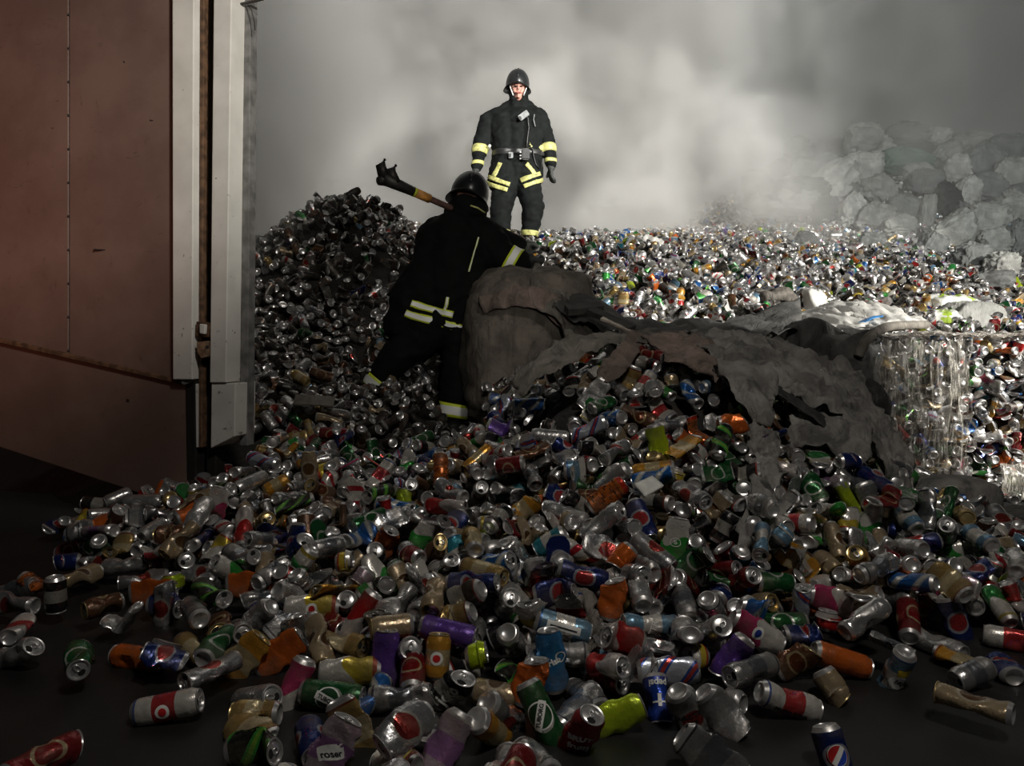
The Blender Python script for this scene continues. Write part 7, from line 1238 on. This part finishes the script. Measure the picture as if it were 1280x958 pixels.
def hand(wrist, dirn, nrm, side, curl=.5, s=1.0, grow=0.0, spread=.12):
    """palm, four fingers of unequal length and a thumb leaving the side of the palm"""
    W = Vector(wrist); d = Vector(dirn).normalized(); n_ = Vector(nrm); n_ = (n_-d*n_.dot(d)).normalized(); sd = n_.cross(d)*side; caps = []
    for k, o in enumerate((-.030, -.010, .011, .031)):
        kn = W+d*.088*s+sd*o*s; caps.append((W+sd*o*.6*s+d*.01, kn, .015*s+grow, .0135*s+grow)); Ls = ((.040,.024,.020), (.045,.028,.022), (.042,.026,.021), (.033,.020,.018))[3-k]
        p = kn; dr = (d+sd*o*spread*8).normalized(); ax = dr.cross(n_)
        for j, l_ in enumerate(Ls):
            dr = (Matrix.Rotation(-curl*(.7+.35*j), 3, ax) @ dr) if True else dr; q = p+dr*l_*s; caps.append((p, q, (.0105-.0012*j)*s+grow, (.0098-.0012*j)*s+grow)); p = q
    th = W+d*.028*s+sd*.030*s; t1 = (d*.75+sd*.75-n_*-.25).normalized(); p1 = th+t1*.042*s; p2 = p1+(d*.95+sd*.15+n_*.3).normalized()*.034*s
    caps += [(th, p1, .0145*s+grow, .012*s+grow), (p1, p2, .0118*s+grow, .0095*s+grow)]
    return caps
def bvh_of(o):
    me = o.data; return BVHTree.FromPolygons([v.co.copy() for v in me.vertices], [tuple(p.vertices) for p in me.polygons])
def stripe(name, tree, pts, w, mat, parent, lift=.004, n=8, d0=3.0):
    """a tape strip sewn on a garment along a line given by where it is seen"""
    P = catmull([(x, y, 0) for x, y in pts], n)[:, :2]; V = []; UV = []; o0 = Vector((0,0,CAMZ)); rows = 5; ok = []
    L = len(P)
    for i in range(L):
        t = P[min(i+1, L-1)]-P[max(i-1, 0)]; t = t/np.linalg.norm(t); nn = np.array((-t[1], t[0]))
        for j in range(rows):
            q = P[i]+nn*w*((j/(rows-1))-.5); dr = (at(q[0], q[1], 1)-o0).normalized(); h = tree.ray_cast(o0, dr)
            if h[0] is None: V.append(None)
            else:
                nm = h[1] if h[1].dot(dr) < 0 else -h[1]; V.append(h[0]+nm*lift)
            UV.append((i/(L-1), j/(rows-1)))
    idx = {}; VV = []; UU = []
    for i, v in enumerate(V):
        if v is not None: idx[i] = len(VV); VV.append(v); UU.append(UV[i])
    Fs = []
    for i in range(L-1):
        for j in range(rows-1):
            q = (i*rows+j, i*rows+j+1, (i+1)*rows+j+1, (i+1)*rows+j)
            if all(k_ in idx for k_ in q) and max((V[q[0]]-V[q[2]]).length, (V[q[1]]-V[q[3]]).length) < .16: Fs.append([idx[k_] for k_ in q])
    o = mk(name, VV, Fs, mat, parent, UU); s = o.modifiers.new('t', 'SOLIDIFY'); s.thickness = .003; s.offset = 1; return o
def band(name, tree, a, b, w, mat, parent, lift=.005, rmax=.3, n=40):
    """a tape ring round a limb at a, limb running towards b"""
    a, b = Vector(a), Vector(b); t = (b-a).normalized(); u = t.cross(Vector((0,1,0))).normalized(); v = t.cross(u); V = []; UV = []; rows = 5
    for k in range(n):
        dr = u*math.cos(2*PI*k/n)+v*math.sin(2*PI*k/n)
        for j in range(rows):
            p = a+t*w*(j/(rows-1)-.5); h = tree.ray_cast(p, dr, rmax); V.append((h[0] if h[0] is not None else p+dr*rmax*.4)+dr*lift); UV.append((k/n*3, j/(rows-1)))
    Fs = [(k*rows+j, k*rows+j+1, ((k+1)%n)*rows+j+1, ((k+1)%n)*rows+j) for k in range(n) for j in range(rows-1)]
    o = mk(name, V, Fs, mat, parent, UV); s = o.modifiers.new('t', 'SOLIDIFY'); s.thickness = .003; s.offset = 1; return o
def dome(bm, c, rx, ry, rz, cut=-.25, seg=28, rings=14, rot=None):
    R = rot or Matrix.Identity(3); c = Vector(c); top = bm.verts.new(c+R@Vector((0,0,rz))); prev = None
    for i in range(1, rings+1):
        th = (math.acos(cut))*i/rings; rg = [bm.verts.new(c+R@Vector((rx*math.sin(th)*math.cos(2*PI*k/seg), ry*math.sin(th)*math.sin(2*PI*k/seg), rz*math.cos(th)))) for k in range(seg)]
        for k in range(seg):
            if prev is None: bm.faces.new((top, rg[k], rg[(k+1)%seg]))
            else: bm.faces.new((prev[k], rg[k], rg[(k+1)%seg], prev[(k+1)%seg]))
        prev = rg
    return prev
def helmet(parent, c, rx, ry, rz, rot, mat, flare=.03):
    bm = bmesh.new(); last = dome(bm, c, rx, ry, rz, -.18, rot=rot); seg = len(last); R = rot; cc = Vector(c)
    out = []
    for k, v in enumerate(last):
        d = R.inverted() @ (v.co-cc); side = abs(math.cos(2*PI*k/seg)); front = -math.sin(2*PI*k/seg)
        e = Vector((d.x*(1+flare*7), d.y*(1+flare*6), d.z-.035*side-.01+(.03*max(0, front)))); out.append(bm.verts.new(cc+R@e))
    for k in range(seg): bm.faces.new((last[k], out[k], out[(k+1)%seg], last[(k+1)%seg]))
    o = bm_mk('helmet', bm, mat, parent, True); s = o.modifiers.new('t', 'SOLIDIFY'); s.thickness = .006; s.offset = -1
    rb_ = bmesh.new(); tube(rb_, [cc+R@Vector((0, ry*1.01*math.sin(a), rz*1.01*math.cos(a))) for a in np.linspace(-1.35, 1.35, 12)], .008, 8); x = bm_mk('helmet_ridge', rb_, mat, None, True); x.parent = o
    return o
# -- standing firefighter
D1 = 8.2
def P(px, py, dd=0, d=None): return at(px, py, (d or D1)+dd)
foot_z = P(650, 300).z
f1 = empty('person', P(648, 302)); tag(f1, 'standing firefighter in dark turnout gear facing the camera at the top of the heap', 'person')
head = P(648, 112, -.02); hc = head+Vector((0,0,.03))
caps = [(head+Vector((0,0,.045)), head+Vector((0,.03,.05)), .092, .092), (head+Vector((0,-.01,-.02)), head+Vector((0,-.02,-.075)), .072, .048), (head+Vector((0,.02,-.08)), P(648,140,.02), .052, .055),
  (head+Vector((0,-.095,.01)), head+Vector((0,-.112,-.022)), .009, .015), (head+Vector((-.03,-.085,.03)), head+Vector((.03,-.085,.03)), .012, .012), (head+Vector((-.018,-.088,-.058)), head+Vector((.018,-.088,-.058)), .010, .010),
  (head+Vector((0,-.072,-.092)), head+Vector((0,-.074,-.096)), .018, .018), (head+Vector((-.045,-.06,-.015)), head+Vector((-.035,-.065,-.04)), .02, .018), (head+Vector((.045,-.06,-.015)), head+Vector((.035,-.065,-.04)), .02, .018),
  (head+Vector((-.083,.005,.01)), head+Vector((-.085,.01,-.02)), .012, .009), (head+Vector((.083,.005,.01)), head+Vector((.085,.01,-.02)), .012, .009),
  (P(648,152,.03), P(648,190,.03), .11, .10, .7), (P(625,150,.02), P(672,150,.02), .05, .05), (P(648,190,.04), P(647,222,.04), .10, .11, .7),
  (P(611,149), P(601,184), .05, .042), (P(601,184), P(595,210,-.04), .042, .03), (P(675,147), P(686,184), .05, .042), (P(686,184), P(688,208,-.04), .042, .03),
  (P(632,228,.02), P(626,262), .08, .06), (P(626,262,-.03), P(626,296), .06, .042), (P(659,228,.02), P(667,260), .08, .06), (P(667,260,-.03), P(662,296), .06, .042), (P(626,298), P(625,303,-.18), .04, .035), (P(662,298), P(664,303,-.18), .04, .035)]
hl = hand(P(595,211,-.04), Vector((-.06,-.15,-1)), Vector((0,-.25,0))+Vector((.9,0,0)), 1, .35, .95); hr = hand(P(688.5,209,-.04), Vector((-.02,-.12,-1)), Vector((-.9,-.25,0)), -1, .4, .95)
fuse('body', caps+hl+hr, .0075, M['skin'], f1, 2)
for sx in (-1, 1):
    e = head+Vector((sx*.031,-.088,.008)); bm = bmesh.new(); capsule(bm, e-Vector((.010,0,0)), e+Vector((.010,0,0)), .007, .007); bm_mk('eye', bm, M['eye'], f1, True)
bm = bmesh.new(); capsule(bm, head+Vector((-.020,-.099,-.060)), head+Vector((.020,-.099,-.060)), .0055, .0055); bm_mk('lips', bm, M['lip'], f1, True)
hood = [(head+Vector((sx*.075,.02,.03)), head+Vector((sx*.06,.0,-.09)), .034, .045) for sx in (-1, 1)]+[(head+Vector((0,.06,.04)), head+Vector((0,.06,-.08)), .085, .08), (P(641,139,.02), P(656,139,.02), .095, .095), (head+Vector((-.04,-.04,-.17)), head+Vector((.04,-.04,-.17)), .045, .045)]
jk = hood+[(P(636,138,.03), P(616,149,.01), .088, .095), (P(660,138,.03), P(671,149,.01), .088, .095), (P(637,136,.06), P(659,136,.06), .085, .085), (P(622,147), P(672,147), .105, .105, .95), (P(613,152), P(609,158), .09, .09), (P(674,151), P(677,158), .09, .09),
  (P(630,155), P(634,196), .16, .155, .95), (P(663,155), P(660,196), .16, .15, .95), (P(647,152), P(647,196), .16, .15, 1.0), (P(647,196), P(646,216), .15, .12, 1.0), (P(634,196), P(625,226), .155, .14, .95), (P(660,196), P(664,222), .15, .13, .95),
  (P(610,152), P(603,178), .098, .09), (P(603,176), P(599,190,-.02), .092, .082), (P(600,188,-.02), P(596,208,-.05), .078, .058), (P(676,152), P(683,176), .096, .088), (P(683,176), P(686,188,-.02), .09, .078), (P(686,187,-.02), P(689,205,-.05), .075, .058)]
jacket = fuse('jacket', jk, .014, M['turnout'], f1, 4, .012, 9, 1)
tr = [(P(647,205), P(646,226), .14, .11, 1.0), (P(634,210), P(633,228), .15, .14, .9), (P(659,210), P(659,228), .15, .14, .9), (P(633,228), P(626,262,-.03), .142, .115, .95), (P(626,260,-.03), P(626,293), .118, .098), (P(659,228), P(667,260,-.03), .14, .115, .95), (P(667,258,-.03), P(662,293), .118, .09)]
trousers = fuse('trousers', tr, .014, M['turnout'], f1, 4, .014, 8, 4)
for (x, y) in ((626,296), (662,297)): fuse('boot', [(P(x,y-3), P(x,y+3), .075, .072), (P(x,y+5), P(x+ (x-644)*.08, y+6,-.2), .055, .05), (P(x, y+7), P(x, y+7,-.18), .045, .045)], .012, M['plastic_black'], f1, 2)
for g_, wr, el, nm in ((hand(P(595,211,-.04), Vector((-.06,-.15,-1)), Vector((.9,-.25,0)), 1, .35, 1.0, .006), P(595,206,-.05), P(599,190,-.02), 'l'), (hand(P(688.5,209,-.04), Vector((-.02,-.12,-1)), Vector((-.9,-.25,0)), -1, .4, 1.0, .006), P(689,204,-.05), P(686,188,-.02), 'r')):
    fuse('glove', g_+[(wr, wr+Vector((0,-.01,-.05)), .05, .042)], .0075, M['glove'], f1, 1)
tj = bvh_of(jacket); tt = bvh_of(trousers)
band('sleeve_band', tj, P(598.5,188.5,-.02), P(596,208,-.05), .085, M['tape_y'], f1); band('sleeve_band', tj, P(686,187,-.02), P(689,205,-.05), .085, M['tape_y'], f1)
band('cuff_band', tj, P(596,205,-.045), P(596,209,-.05), .04, M['tape_y'], f1); band('cuff_band', tj, P(689,202,-.045), P(689,206,-.05), .04, M['tape_y'], f1)
band('ankle_band', tt, P(662.3,293,0), P(662,297), .055, M['tape_y'], f1); band('ankle_band', tt, P(626,292,0), P(626,296), .055, M['tape_y'], f1)
both = BVHTree.FromPolygons([v.co.copy() for ob in (jacket, trousers) for v in ob.data.vertices], [tuple(a+(0 if ob is jacket else len(jacket.data.vertices)) for a in p.vertices) for ob in (jacket, trousers) for p in ob.data.polygons])
# hem flaps of the open coat
def hem(name, rows, parent): return cloth(name, rows, M['turnout'], .006, .012, 8, 3, parent)
for nm, pts, w_ in (('hem_band', [(611,221),(624,226),(637,231)], 5.2), ('hem_band', [(608,228),(620,233),(634,237.5)], 5.2), ('hem_band', [(625.5,204),(622,212),(617,221)], 5.0),
                    ('hem_band', [(651,226),(662,221.5),(675,217)], 5.2), ('hem_band', [(655,233.5),(666,229),(678,225)], 5.2), ('hem_band', [(658,205),(664,212),(669,219)], 5.0)):
    stripe(nm, both, pts, w_, M['tape_y'], f1, .010)
R1 = Matrix.Rotation(.05, 3, 'Y')
h1 = helmet(f1, P(647,106,.01), .128, .15, .165, R1, M['helmet'])
for sx in (-1, 1):
    bm = bmesh.new(); tube(bm, [head+Vector((sx*.098,-.03,.055)), head+Vector((sx*.085,-.05,.0)), head+Vector((sx*.055,-.075,-.085))], .006, 8); bm_mk('chin_strap', bm, M['white_pad'] if True else 0, f1, True)
def boxat(name, c, sx, sy, sz, mat, parent, rot=0, bev=.004):
    bm = bmesh.new(); R = Matrix.Rotation(rot, 3, 'Y'); c = Vector(c); hexa(bm, [c+R@Vector((x*sx/2, y*sy/2, z*sz/2)) for x, y, z in ((-1,-1,-1),(1,-1,-1),(1,1,-1),(-1,1,-1),(-1,-1,1),(1,-1,1),(1,1,1),(-1,1,1))])
    bmesh.ops.bevel(bm, geom=bm.edges[:], offset=bev, segments=2, affect='EDGES'); return bm_mk(name, bm, mat, parent)
r_ = boxat('radio', P(654.5,144.5,-.20), .115, .035, .06, M['plastic_grey'], f1, -.62, .006); boxat('radio_dial', P(650,147.5,-.225), .03, .02, .035, M['plastic_black'], f1, -.62)
bm = bmesh.new(); tube(bm, [P(x,y,-.185) for x, y in ((655,140),(660,148),(661,160),(659,175),(658,190))], .009, 8); bm_mk('harness_strap', bm, M['plastic_black'], f1, True)
bm = bmesh.new(); tube(bm, [P(x,y,-.175) for x, y in ((668,143),(667,150),(669,158))], .006, 8); bm_mk('harness_strap', bm, M['plastic_grey'], f1, True)
band('belt', tj, P(647,194), P(647,200), .06, M['plastic_black'], f1, .008, .5, 48)
boxat('belt_buckle', P(638.5,194,-.18), .05, .02, .062, M['plastic_grey'], f1); boxat('belt_buckle', P(637.5,194,-.195), .026, .02, .036, M['plastic_black'], f1)
for yy in (190.5, 194.5, 198.5): boxat('snap_hook', P(650.5,yy,-.20), .018, .02, .014, M['white_pad'], f1)
boxat('belt_pouch', P(657,193,-.19), .085, .06, .12, M['plastic_black'], f1, 0, .012)
bm = bmesh.new(); tube(bm, [P(661,183,-.18), P(666,186,-.17), P(667,196,-.15), P(670,206,-.13), P(675,211,-.12), P(678,207,-.12), P(677,198,-.12)], .007, 8); bm_mk('safety_rope', bm, M['plastic_black'], f1, True)
boxat('snap_hook', P(612,182.5,-.1), .028, .02, .03, M['white_pad'], f1, .6)
# -- crouching firefighter swinging a tool
D2 = 5.0
def Q(px, py, dd=0): return at(px, py, D2+dd)
f2 = empty('person', Q(520, 515)); tag(f2, 'bent firefighter in black coat seen from behind, working with a long tool', 'person')
hd = Q(588, 246, .12)
hl2 = hand(Q(652,306,.30), Vector((.6,.5,-.3)), Vector((.3,-.5,-.8)), 1, .9, 1.0); hr2 = hand(Q(657,322,.05), Vector((.75,.35,-.35)), Vector((.1,-.5,-.8)), -1, .8, 1.0)
caps = [(hd, hd+Vector((.02,.05,.03)), .095, .092), (hd+Vector((.03,.04,-.04)), hd+Vector((.03,.06,-.08)), .07, .05), (hd, Q(578,272,.08), .06, .07), (hd+Vector((.055,.12,.0)), hd+Vector((.06,.13,-.02)), .012, .014),
 (Q(572,290,.05), Q(568,340), .15, .14, .7), (Q(548,290,.05), Q(600,292,.05), .08, .08), (Q(568,340), Q(560,395), .14, .15, .8), (Q(606,295,.05), Q(634,322,.05), .055, .045), (Q(634,322,.05), Q(657,322,.05), .045, .033),
 (Q(590,285,.25), Q(630,305,.3), .055, .045), (Q(630,305,.3), Q(652,306,.3), .045, .033), (Q(545,402), Q(497,445), .09, .065), (Q(497,445), Q(466,484), .065, .045), (Q(576,402), Q(573,465), .09, .065), (Q(573,465), Q(567,518), .065, .045), (Q(466,486), Q(458,493), .04, .036), (Q(567,520), Q(566,530), .042, .036)]
fuse('body', caps+hl2+hr2, .009, M['skin'], f2, 2)
jk = [(Q(576,268,.06), Q(592,268,.1), .11, .09), (Q(546,296,.03), Q(600,292,.05), .115, .12), (Q(549,300,.02), Q(541,345), .15, .15, .95), (Q(590,296,.04), Q(583,350,.02), .145, .15, .95), (Q(566,300), Q(562,370), .18, .18, .95),
 (Q(540,335), Q(516,375), .14, .15), (Q(530,365), Q(500,405), .14, .11), (Q(545,365), Q(530,412), .15, .13), (Q(575,360), Q(585,412), .15, .125), (Q(560,360), Q(562,405), .16, .13),
 (Q(606,296,.04), Q(630,322,.02), .115, .105), (Q(628,320,.02), Q(648,328,.02), .105, .085), (Q(592,285,.22), Q(632,305,.28), .10, .085), (Q(628,305,.28), Q(648,306,.3), .08, .065), (Q(612,320,.06), Q(625,340,.04), .08, .07)]
jacket2 = fuse('coat', jk, .014, M['turnout_dark'], f2, 4, .014, 7, 9)
tr = [(Q(548,398), Q(518,430), .14, .12), (Q(515,425), Q(492,450), .12, .105), (Q(494,448), Q(468,484), .108, .082), (Q(578,400), Q(579,440), .14, .12), (Q(578,438), Q(572,475), .12, .105), (Q(572,470), Q(567,518), .106, .088), (Q(545,400), Q(580,402), .14, .14)]
trousers2 = fuse('trousers', tr, .014, M['turnout_dark'], f2, 4, .014, 7, 12)
fuse('boot', [(Q(466,486), Q(460,494), .07, .068), (Q(460,496), Q(444,503,.02), .055, .045)], .012, M['plastic_black'], f2, 2)
fuse('boot', [(Q(567,520), Q(566,532), .075, .072), (Q(566,535), Q(566,540,-.14), .055, .048)], .012, M['plastic_black'], f2, 2)
g1 = hand(Q(652,306,.30), Vector((.6,.5,-.3)), Vector((.3,-.5,-.8)), 1, .9, 1.0, .006); g2 = hand(Q(657,322,.05), Vector((.75,.35,-.35)), Vector((.1,-.5,-.8)), -1, .8, 1.0, .006)
fuse('glove', g1+[(Q(644,306,.29), Q(654,307,.31), .055, .045)], .008, M['glove'], f2, 1); fuse('glove', g2+[(Q(650,324,.03), Q(660,323,.06), .055, .045)], .008, M['glove'], f2, 1)
tj = bvh_of(jacket2); tt = bvh_of(trousers2)
for nm, pts, w_ in (('hem_band', [(514,379),(530,384),(547,388.5),(566,394)], 9), ('hem_band', [(507,391),(524,397),(545,402),(570,409),(578,411)], 9.5), ('hem_band', [(555,390),(558,381),(560,372)], 4), ('hem_edge', [(568,412.5),(576,416),(585,416)], 3.5), ('back_piping', [(585,340),(590,322),(598,297)], 2.0)):
    stripe(nm, tj, pts, w_, M['tape'], f2, .008)
band('sleeve_band', tj, Q(641,325,.02), Q(648,329,.02), .07, M['tape'], f2)
band('ankle_band', tt, Q(470,481), Q(466,486), .09, M['tape'], f2); band('ankle_band', tt, Q(568,513), Q(567,519), .09, M['tape'], f2)
R2 = Matrix.Rotation(.25, 3, 'Y') @ Matrix.Rotation(-.12, 3, 'X')
h2 = helmet(f2, Q(587,243,.10), .128, .155, .155, R2, M['helmet'])
cn = fuse('neck_guard', [(Q(580,258,.02), Q(596,262,.04), .085, .075)], .012, M['turnout_dark'], f2, 3)
bm = bmesh.new(); tube(bm, [Q(588,257,-.12), Q(597,260,-.115), Q(606,266,-.06)], .006, 8); bm_mk('helmet_strap', bm, M['tape_y'], f2, True)
# the tool: its own thing, held in both gloves
tl = empty('fire_hook', Q(560, 250, .1)); tag(tl, 'long firefighting hook with black twin claws and orange grip band over the bent firefighter\'s shoulder', 'fire tool')
A0, A1 = Q(497,231,-.28), Q(654,300,.36)
bm = bmesh.new(); tube(bm, [A0+(A1-A0)*t for t in np.linspace(.1, 1, 8)], .021, 12); bm_mk('handle', bm, M['wood'], tl, True)
dA = (A1-A0).normalized()
bm = bmesh.new(); tube(bm, [A0+dA*.13, A0+dA*.24], .029, 14); bm_mk('grip_band', bm, M['brass'], tl, True)
bm = bmesh.new(); tube(bm, [A0+dA*.115, A0+dA*.13], .031, 14); bm_mk('collar', bm, M['tape'], tl, True)
bm = bmesh.new(); tube(bm, [A0+dA*.13, A0-dA*.11], [.03,.042], 12); 
tube(bm, [A0-dA*.02, A0-dA*.05+Vector((0,0,.07)), A0-dA*.01+Vector((0,0,.115))], [.04,.032,.010], 10); tube(bm, [A0-dA*.09, A0-dA*.12+Vector((0,0,.07)), A0-dA*.09+Vector((0,0,.12))], [.04,.032,.010], 10)
tube(bm, [A0-dA*.08, A0-dA*.14-Vector((0,0,.03))], [.04,.026], 10)
bm_mk('claw_head', bm, M['steel'], tl, True)
# ---- sacks heaped far behind ----------------------------------------------------
SACKS = [ # px, py, width px, height px, turn, tone, words
 (1085,176,46,34,.1,'pale','tall upright pale sack at the peak of the sack pile'), (1132,166,44,24,0,'grey','flat grey sack right of the peak sack'), (1175,170,22,18,.5,'white','small white sack on the crest of the pile'), (1000,187,34,24,.3,'pale','pale sack at the left end of the crest'),
 (1212,178,48,22,-.1,'pale','long pale sack on the right part of the crest'), (1255,190,46,34,.2,'grey','grey sack at the right end of the crest'), (1036,205,28,22,.3,'grey','small grey sack below the crest, left of the ring-tied sack'), (1044,226,38,66,.9,'white','long white sack tumbled down the left face of the pile'),
 (1076,211,46,34,0,'white','round white sack with gathered ring-tied neck'), (1110,190,20,18,.6,'white','small white knotted sack above the green sack'), (1128,202,62,30,.1,'green','green sheet-like sack in the middle of the pile'), (1184,196,34,26,-.4,'pale','pale sack right of the green sack'),
 (1198,212,30,32,.2,'white','bright white folded sack below the crest'), (1228,206,48,46,0,'grey','large grey sack with dark creases, upper right'), (1262,222,40,40,.3,'pale','pale sack at the upper right edge'), (948,230,34,30,0,'dark','dark green round sack at the far left of the pile'),
 (975,212,40,22,-.2,'grey','grey sack behind the dark round sack'), (1008,212,36,24,.4,'grey','grey sack above the long dark green sack'), (1014,243,72,34,.05,'dark','long dark green sack across the left face'), (950,262,54,26,0,'pale','pale lying sack at the lower left'),
 (996,254,50,28,.2,'pale','pale sack under the long dark green sack'), (1036,262,30,28,.2,'dark','dark sack beside the white cone sack'), (1066,264,26,40,.1,'white','white pointed sack standing at the middle foot'), (1094,272,34,30,.4,'pale','pale sack right of the white pointed sack'),
 (1060,240,30,24,.6,'dark','small dark sack under the ring-tied sack'), (1182,252,30,42,-.1,'black','black open sack mouth in the right face'), (1156,228,36,26,.2,'grey','grey sack left of the black open sack'), (1150,216,36,20,0,'pale','white-edged sack above the grey centre sack'),
 (1132,262,42,34,.3,'grey','grey sack in the centre of the lower face'), (1158,268,16,38,.05,'pale','narrow pale tube sack left of the black open sack'), (1212,242,30,34,.4,'white','white folded sack right of the black open sack'), (1206,272,18,34,-.3,'grey','narrow grey sack below the white folded sack'),
 (1190,294,52,36,-.5,'pale','ribbed pale roll sack on the lower right face'), (1238,238,44,36,.1,'grey','grey green sack behind the white folded sack'), (1262,262,44,40,0,'pale','pale sack at the right edge, second row'), (1232,276,46,34,.3,'pale','pale slumped sack, right of the narrow grey sack'),
 (1246,304,40,30,-.2,'pale','pale sack low on the right'), (1276,300,40,44,.1,'grey','grey sack at the lower right edge'), (1214,322,38,30,.2,'grey','grey round sack at the right foot'), (1256,332,44,28,0,'pale','pale sack lowest at the right'),
 (1124,282,34,26,0,'pale','pale sack at the centre foot'), (1166,306,28,24,.5,'grey','small grey sack on the cans at the foot'), (926,276,36,22,.2,'pale','pale sack half hidden by smoke at the left foot'), (1098,235,40,30,.2,'pale','pale sack between the ring-tied and the black sack'),
 (1090,302,26,18,.3,'grey','small grey sack on the dark cans below the pile'), (1010,300,26,16,.3,'grey','grey sack half buried in the cans at left'), (1272,246,30,30,.5,'grey','olive grey sack at the right edge, upper row'), (1240,352,40,22,.1,'grey','flat grey sack just above the printed sacks')]
sack_mesh = {}
def sack_proto(seed, tone):
    key = (seed, tone)
    if key in sack_mesh: return sack_mesh[key]
    bm = bmesh.new(); bmesh.ops.create_uvsphere(bm, u_segments=64, v_segments=40, radius=1)
    for v in bm.verts:
        p = v.co.copy(); e = .5+.06*(seed % 4); q = Vector([math.copysign(abs(x)**e, x) for x in p])*.5
        if seed % 3 == 0 and q.x > .12: k_ = min(1, (q.x-.12)/.3); q.y *= 1-.75*k_; q.z *= 1-.75*k_   # tied neck
        if seed % 3 == 1 and q.z > .15: k_ = min(1, (q.z-.15)/.3); q.x *= 1-.7*k_; q.y *= 1-.5*k_
        if seed % 3 == 2: q.z += .35*q.x*abs(q.x)*2; q.y *= 1+.3*math.sin(q.x*9)
        w_ = Vector((q.x*5+seed*5, q.y*5, q.z*5)); h = (.5-2.2*abs(noise.noise(w_)))*.9+(.4-1.8*abs(noise.noise(w_*2.1)))*.7+noise.noise(w_*5.5)*.35; v.co = q+p.normalized()*h*.11
    me = bpy.data.meshes.new('sack'); bm.to_mesh(me); bm.free(); me.materials.append(M['bag_'+tone]); me.polygons.foreach_set('use_smooth', [True]*len(me.polygons)); sack_mesh[key] = me; return me
rs_ = random.Random(4)
for n_, (px, py, w_, h_, tn, tone, words) in enumerate(SACKS):
    d = ray_heap(px, min(py+h_*.3, 400), .0, 6, 18) or 14.5; d = min(d, 15.5)-.15
    if py < 180: d = min(d, 15.2)
    o = bpy.data.objects.new('sack', sack_proto(n_ % 9, tone)); C.objects.link(o); o.location = at(px, py, d)
    o.scale = (w_/F*d*1.12, .75*max(w_, h_)/F*d, h_/F*d*1.15); o.rotation_euler = (rs_.uniform(-.2, .2), tn, rs_.uniform(-.4, .4))
    tag(o, words, 'sack', 'sacks heaped far behind the cans')
# ---- smoke: one body of air behind the heap, dense over the fire, thin over the far sacks
bm = bmesh.new(); X0, X1, Y0, Y1, Z0, Z1 = -9, 14, 4.6, 21, -.05, 9.5
hexa(bm, [(X0,Y0,Z0),(X1,Y0,Z0),(X1,Y1,Z0),(X0,Y1,Z0),(X0,Y0,Z1),(X1,Y0,Z1),(X1,Y1,Z1),(X0,Y1,Z1)])
k = N('smoke'); o = k.obj(); x, y, z = k.sep(o)
mul, add, sub = (lambda a, b: k.math('MULTIPLY', a, b)), (lambda a, b: k.math('ADD', a, b)), (lambda a, b: k.math('SUBTRACT', a, b))
n1 = k.noise(.62, 5, o, dist=.5, rough=.55)
right = k.step(sub(x, mul(sub(y, 8), .22)), 0.6, 4.4)                       # 0 over the fire, 1 over the sacks
wall_ = k.step(y, 8.45, 9.9)
bank = mul(mul(wall_, sub(1, mul(right, .93))), k.math('MAXIMUM', add(.10, mul(k.step(n1, .42, .60), 1.7)), 0))
n2 = k.noise(1.7, 4, o, dist=.4, rough=.5); bank = mul(bank, add(.35, mul(k.step(n2, .40, .58), 1.1)))
haze = mul(k.step(y, 7.0, 12.0), .032)
backdrop = mul(k.step(add(y, mul(n1, 1.5)), 16.0, 17.5), .8)
lf = mul(k.step(mul(x, -1), 1.15, 2.1), k.step(y, 4.9, 6.6)); left_ = mul(mul(lf, add(.25, k.step(n1, .35, .7))), 1.0)
dens = add(add(bank, haze), add(backdrop, left_))
pv = k.n('ShaderNodeVolumePrincipled'); k.put(pv.inputs['Density'], dens); pv.inputs['Color'].default_value = (.93,.92,.90,1); pv.inputs['Anisotropy'].default_value = 0.1
k.t.links.new(pv.outputs[0], k.out.inputs['Volume'])
sm_o = bm_mk('smoke', bm, k.m); tag(sm_o, 'grey fire smoke hanging behind and over the can heap', 'smoke', kind='stuff')
sm_o.visible_shadow = True
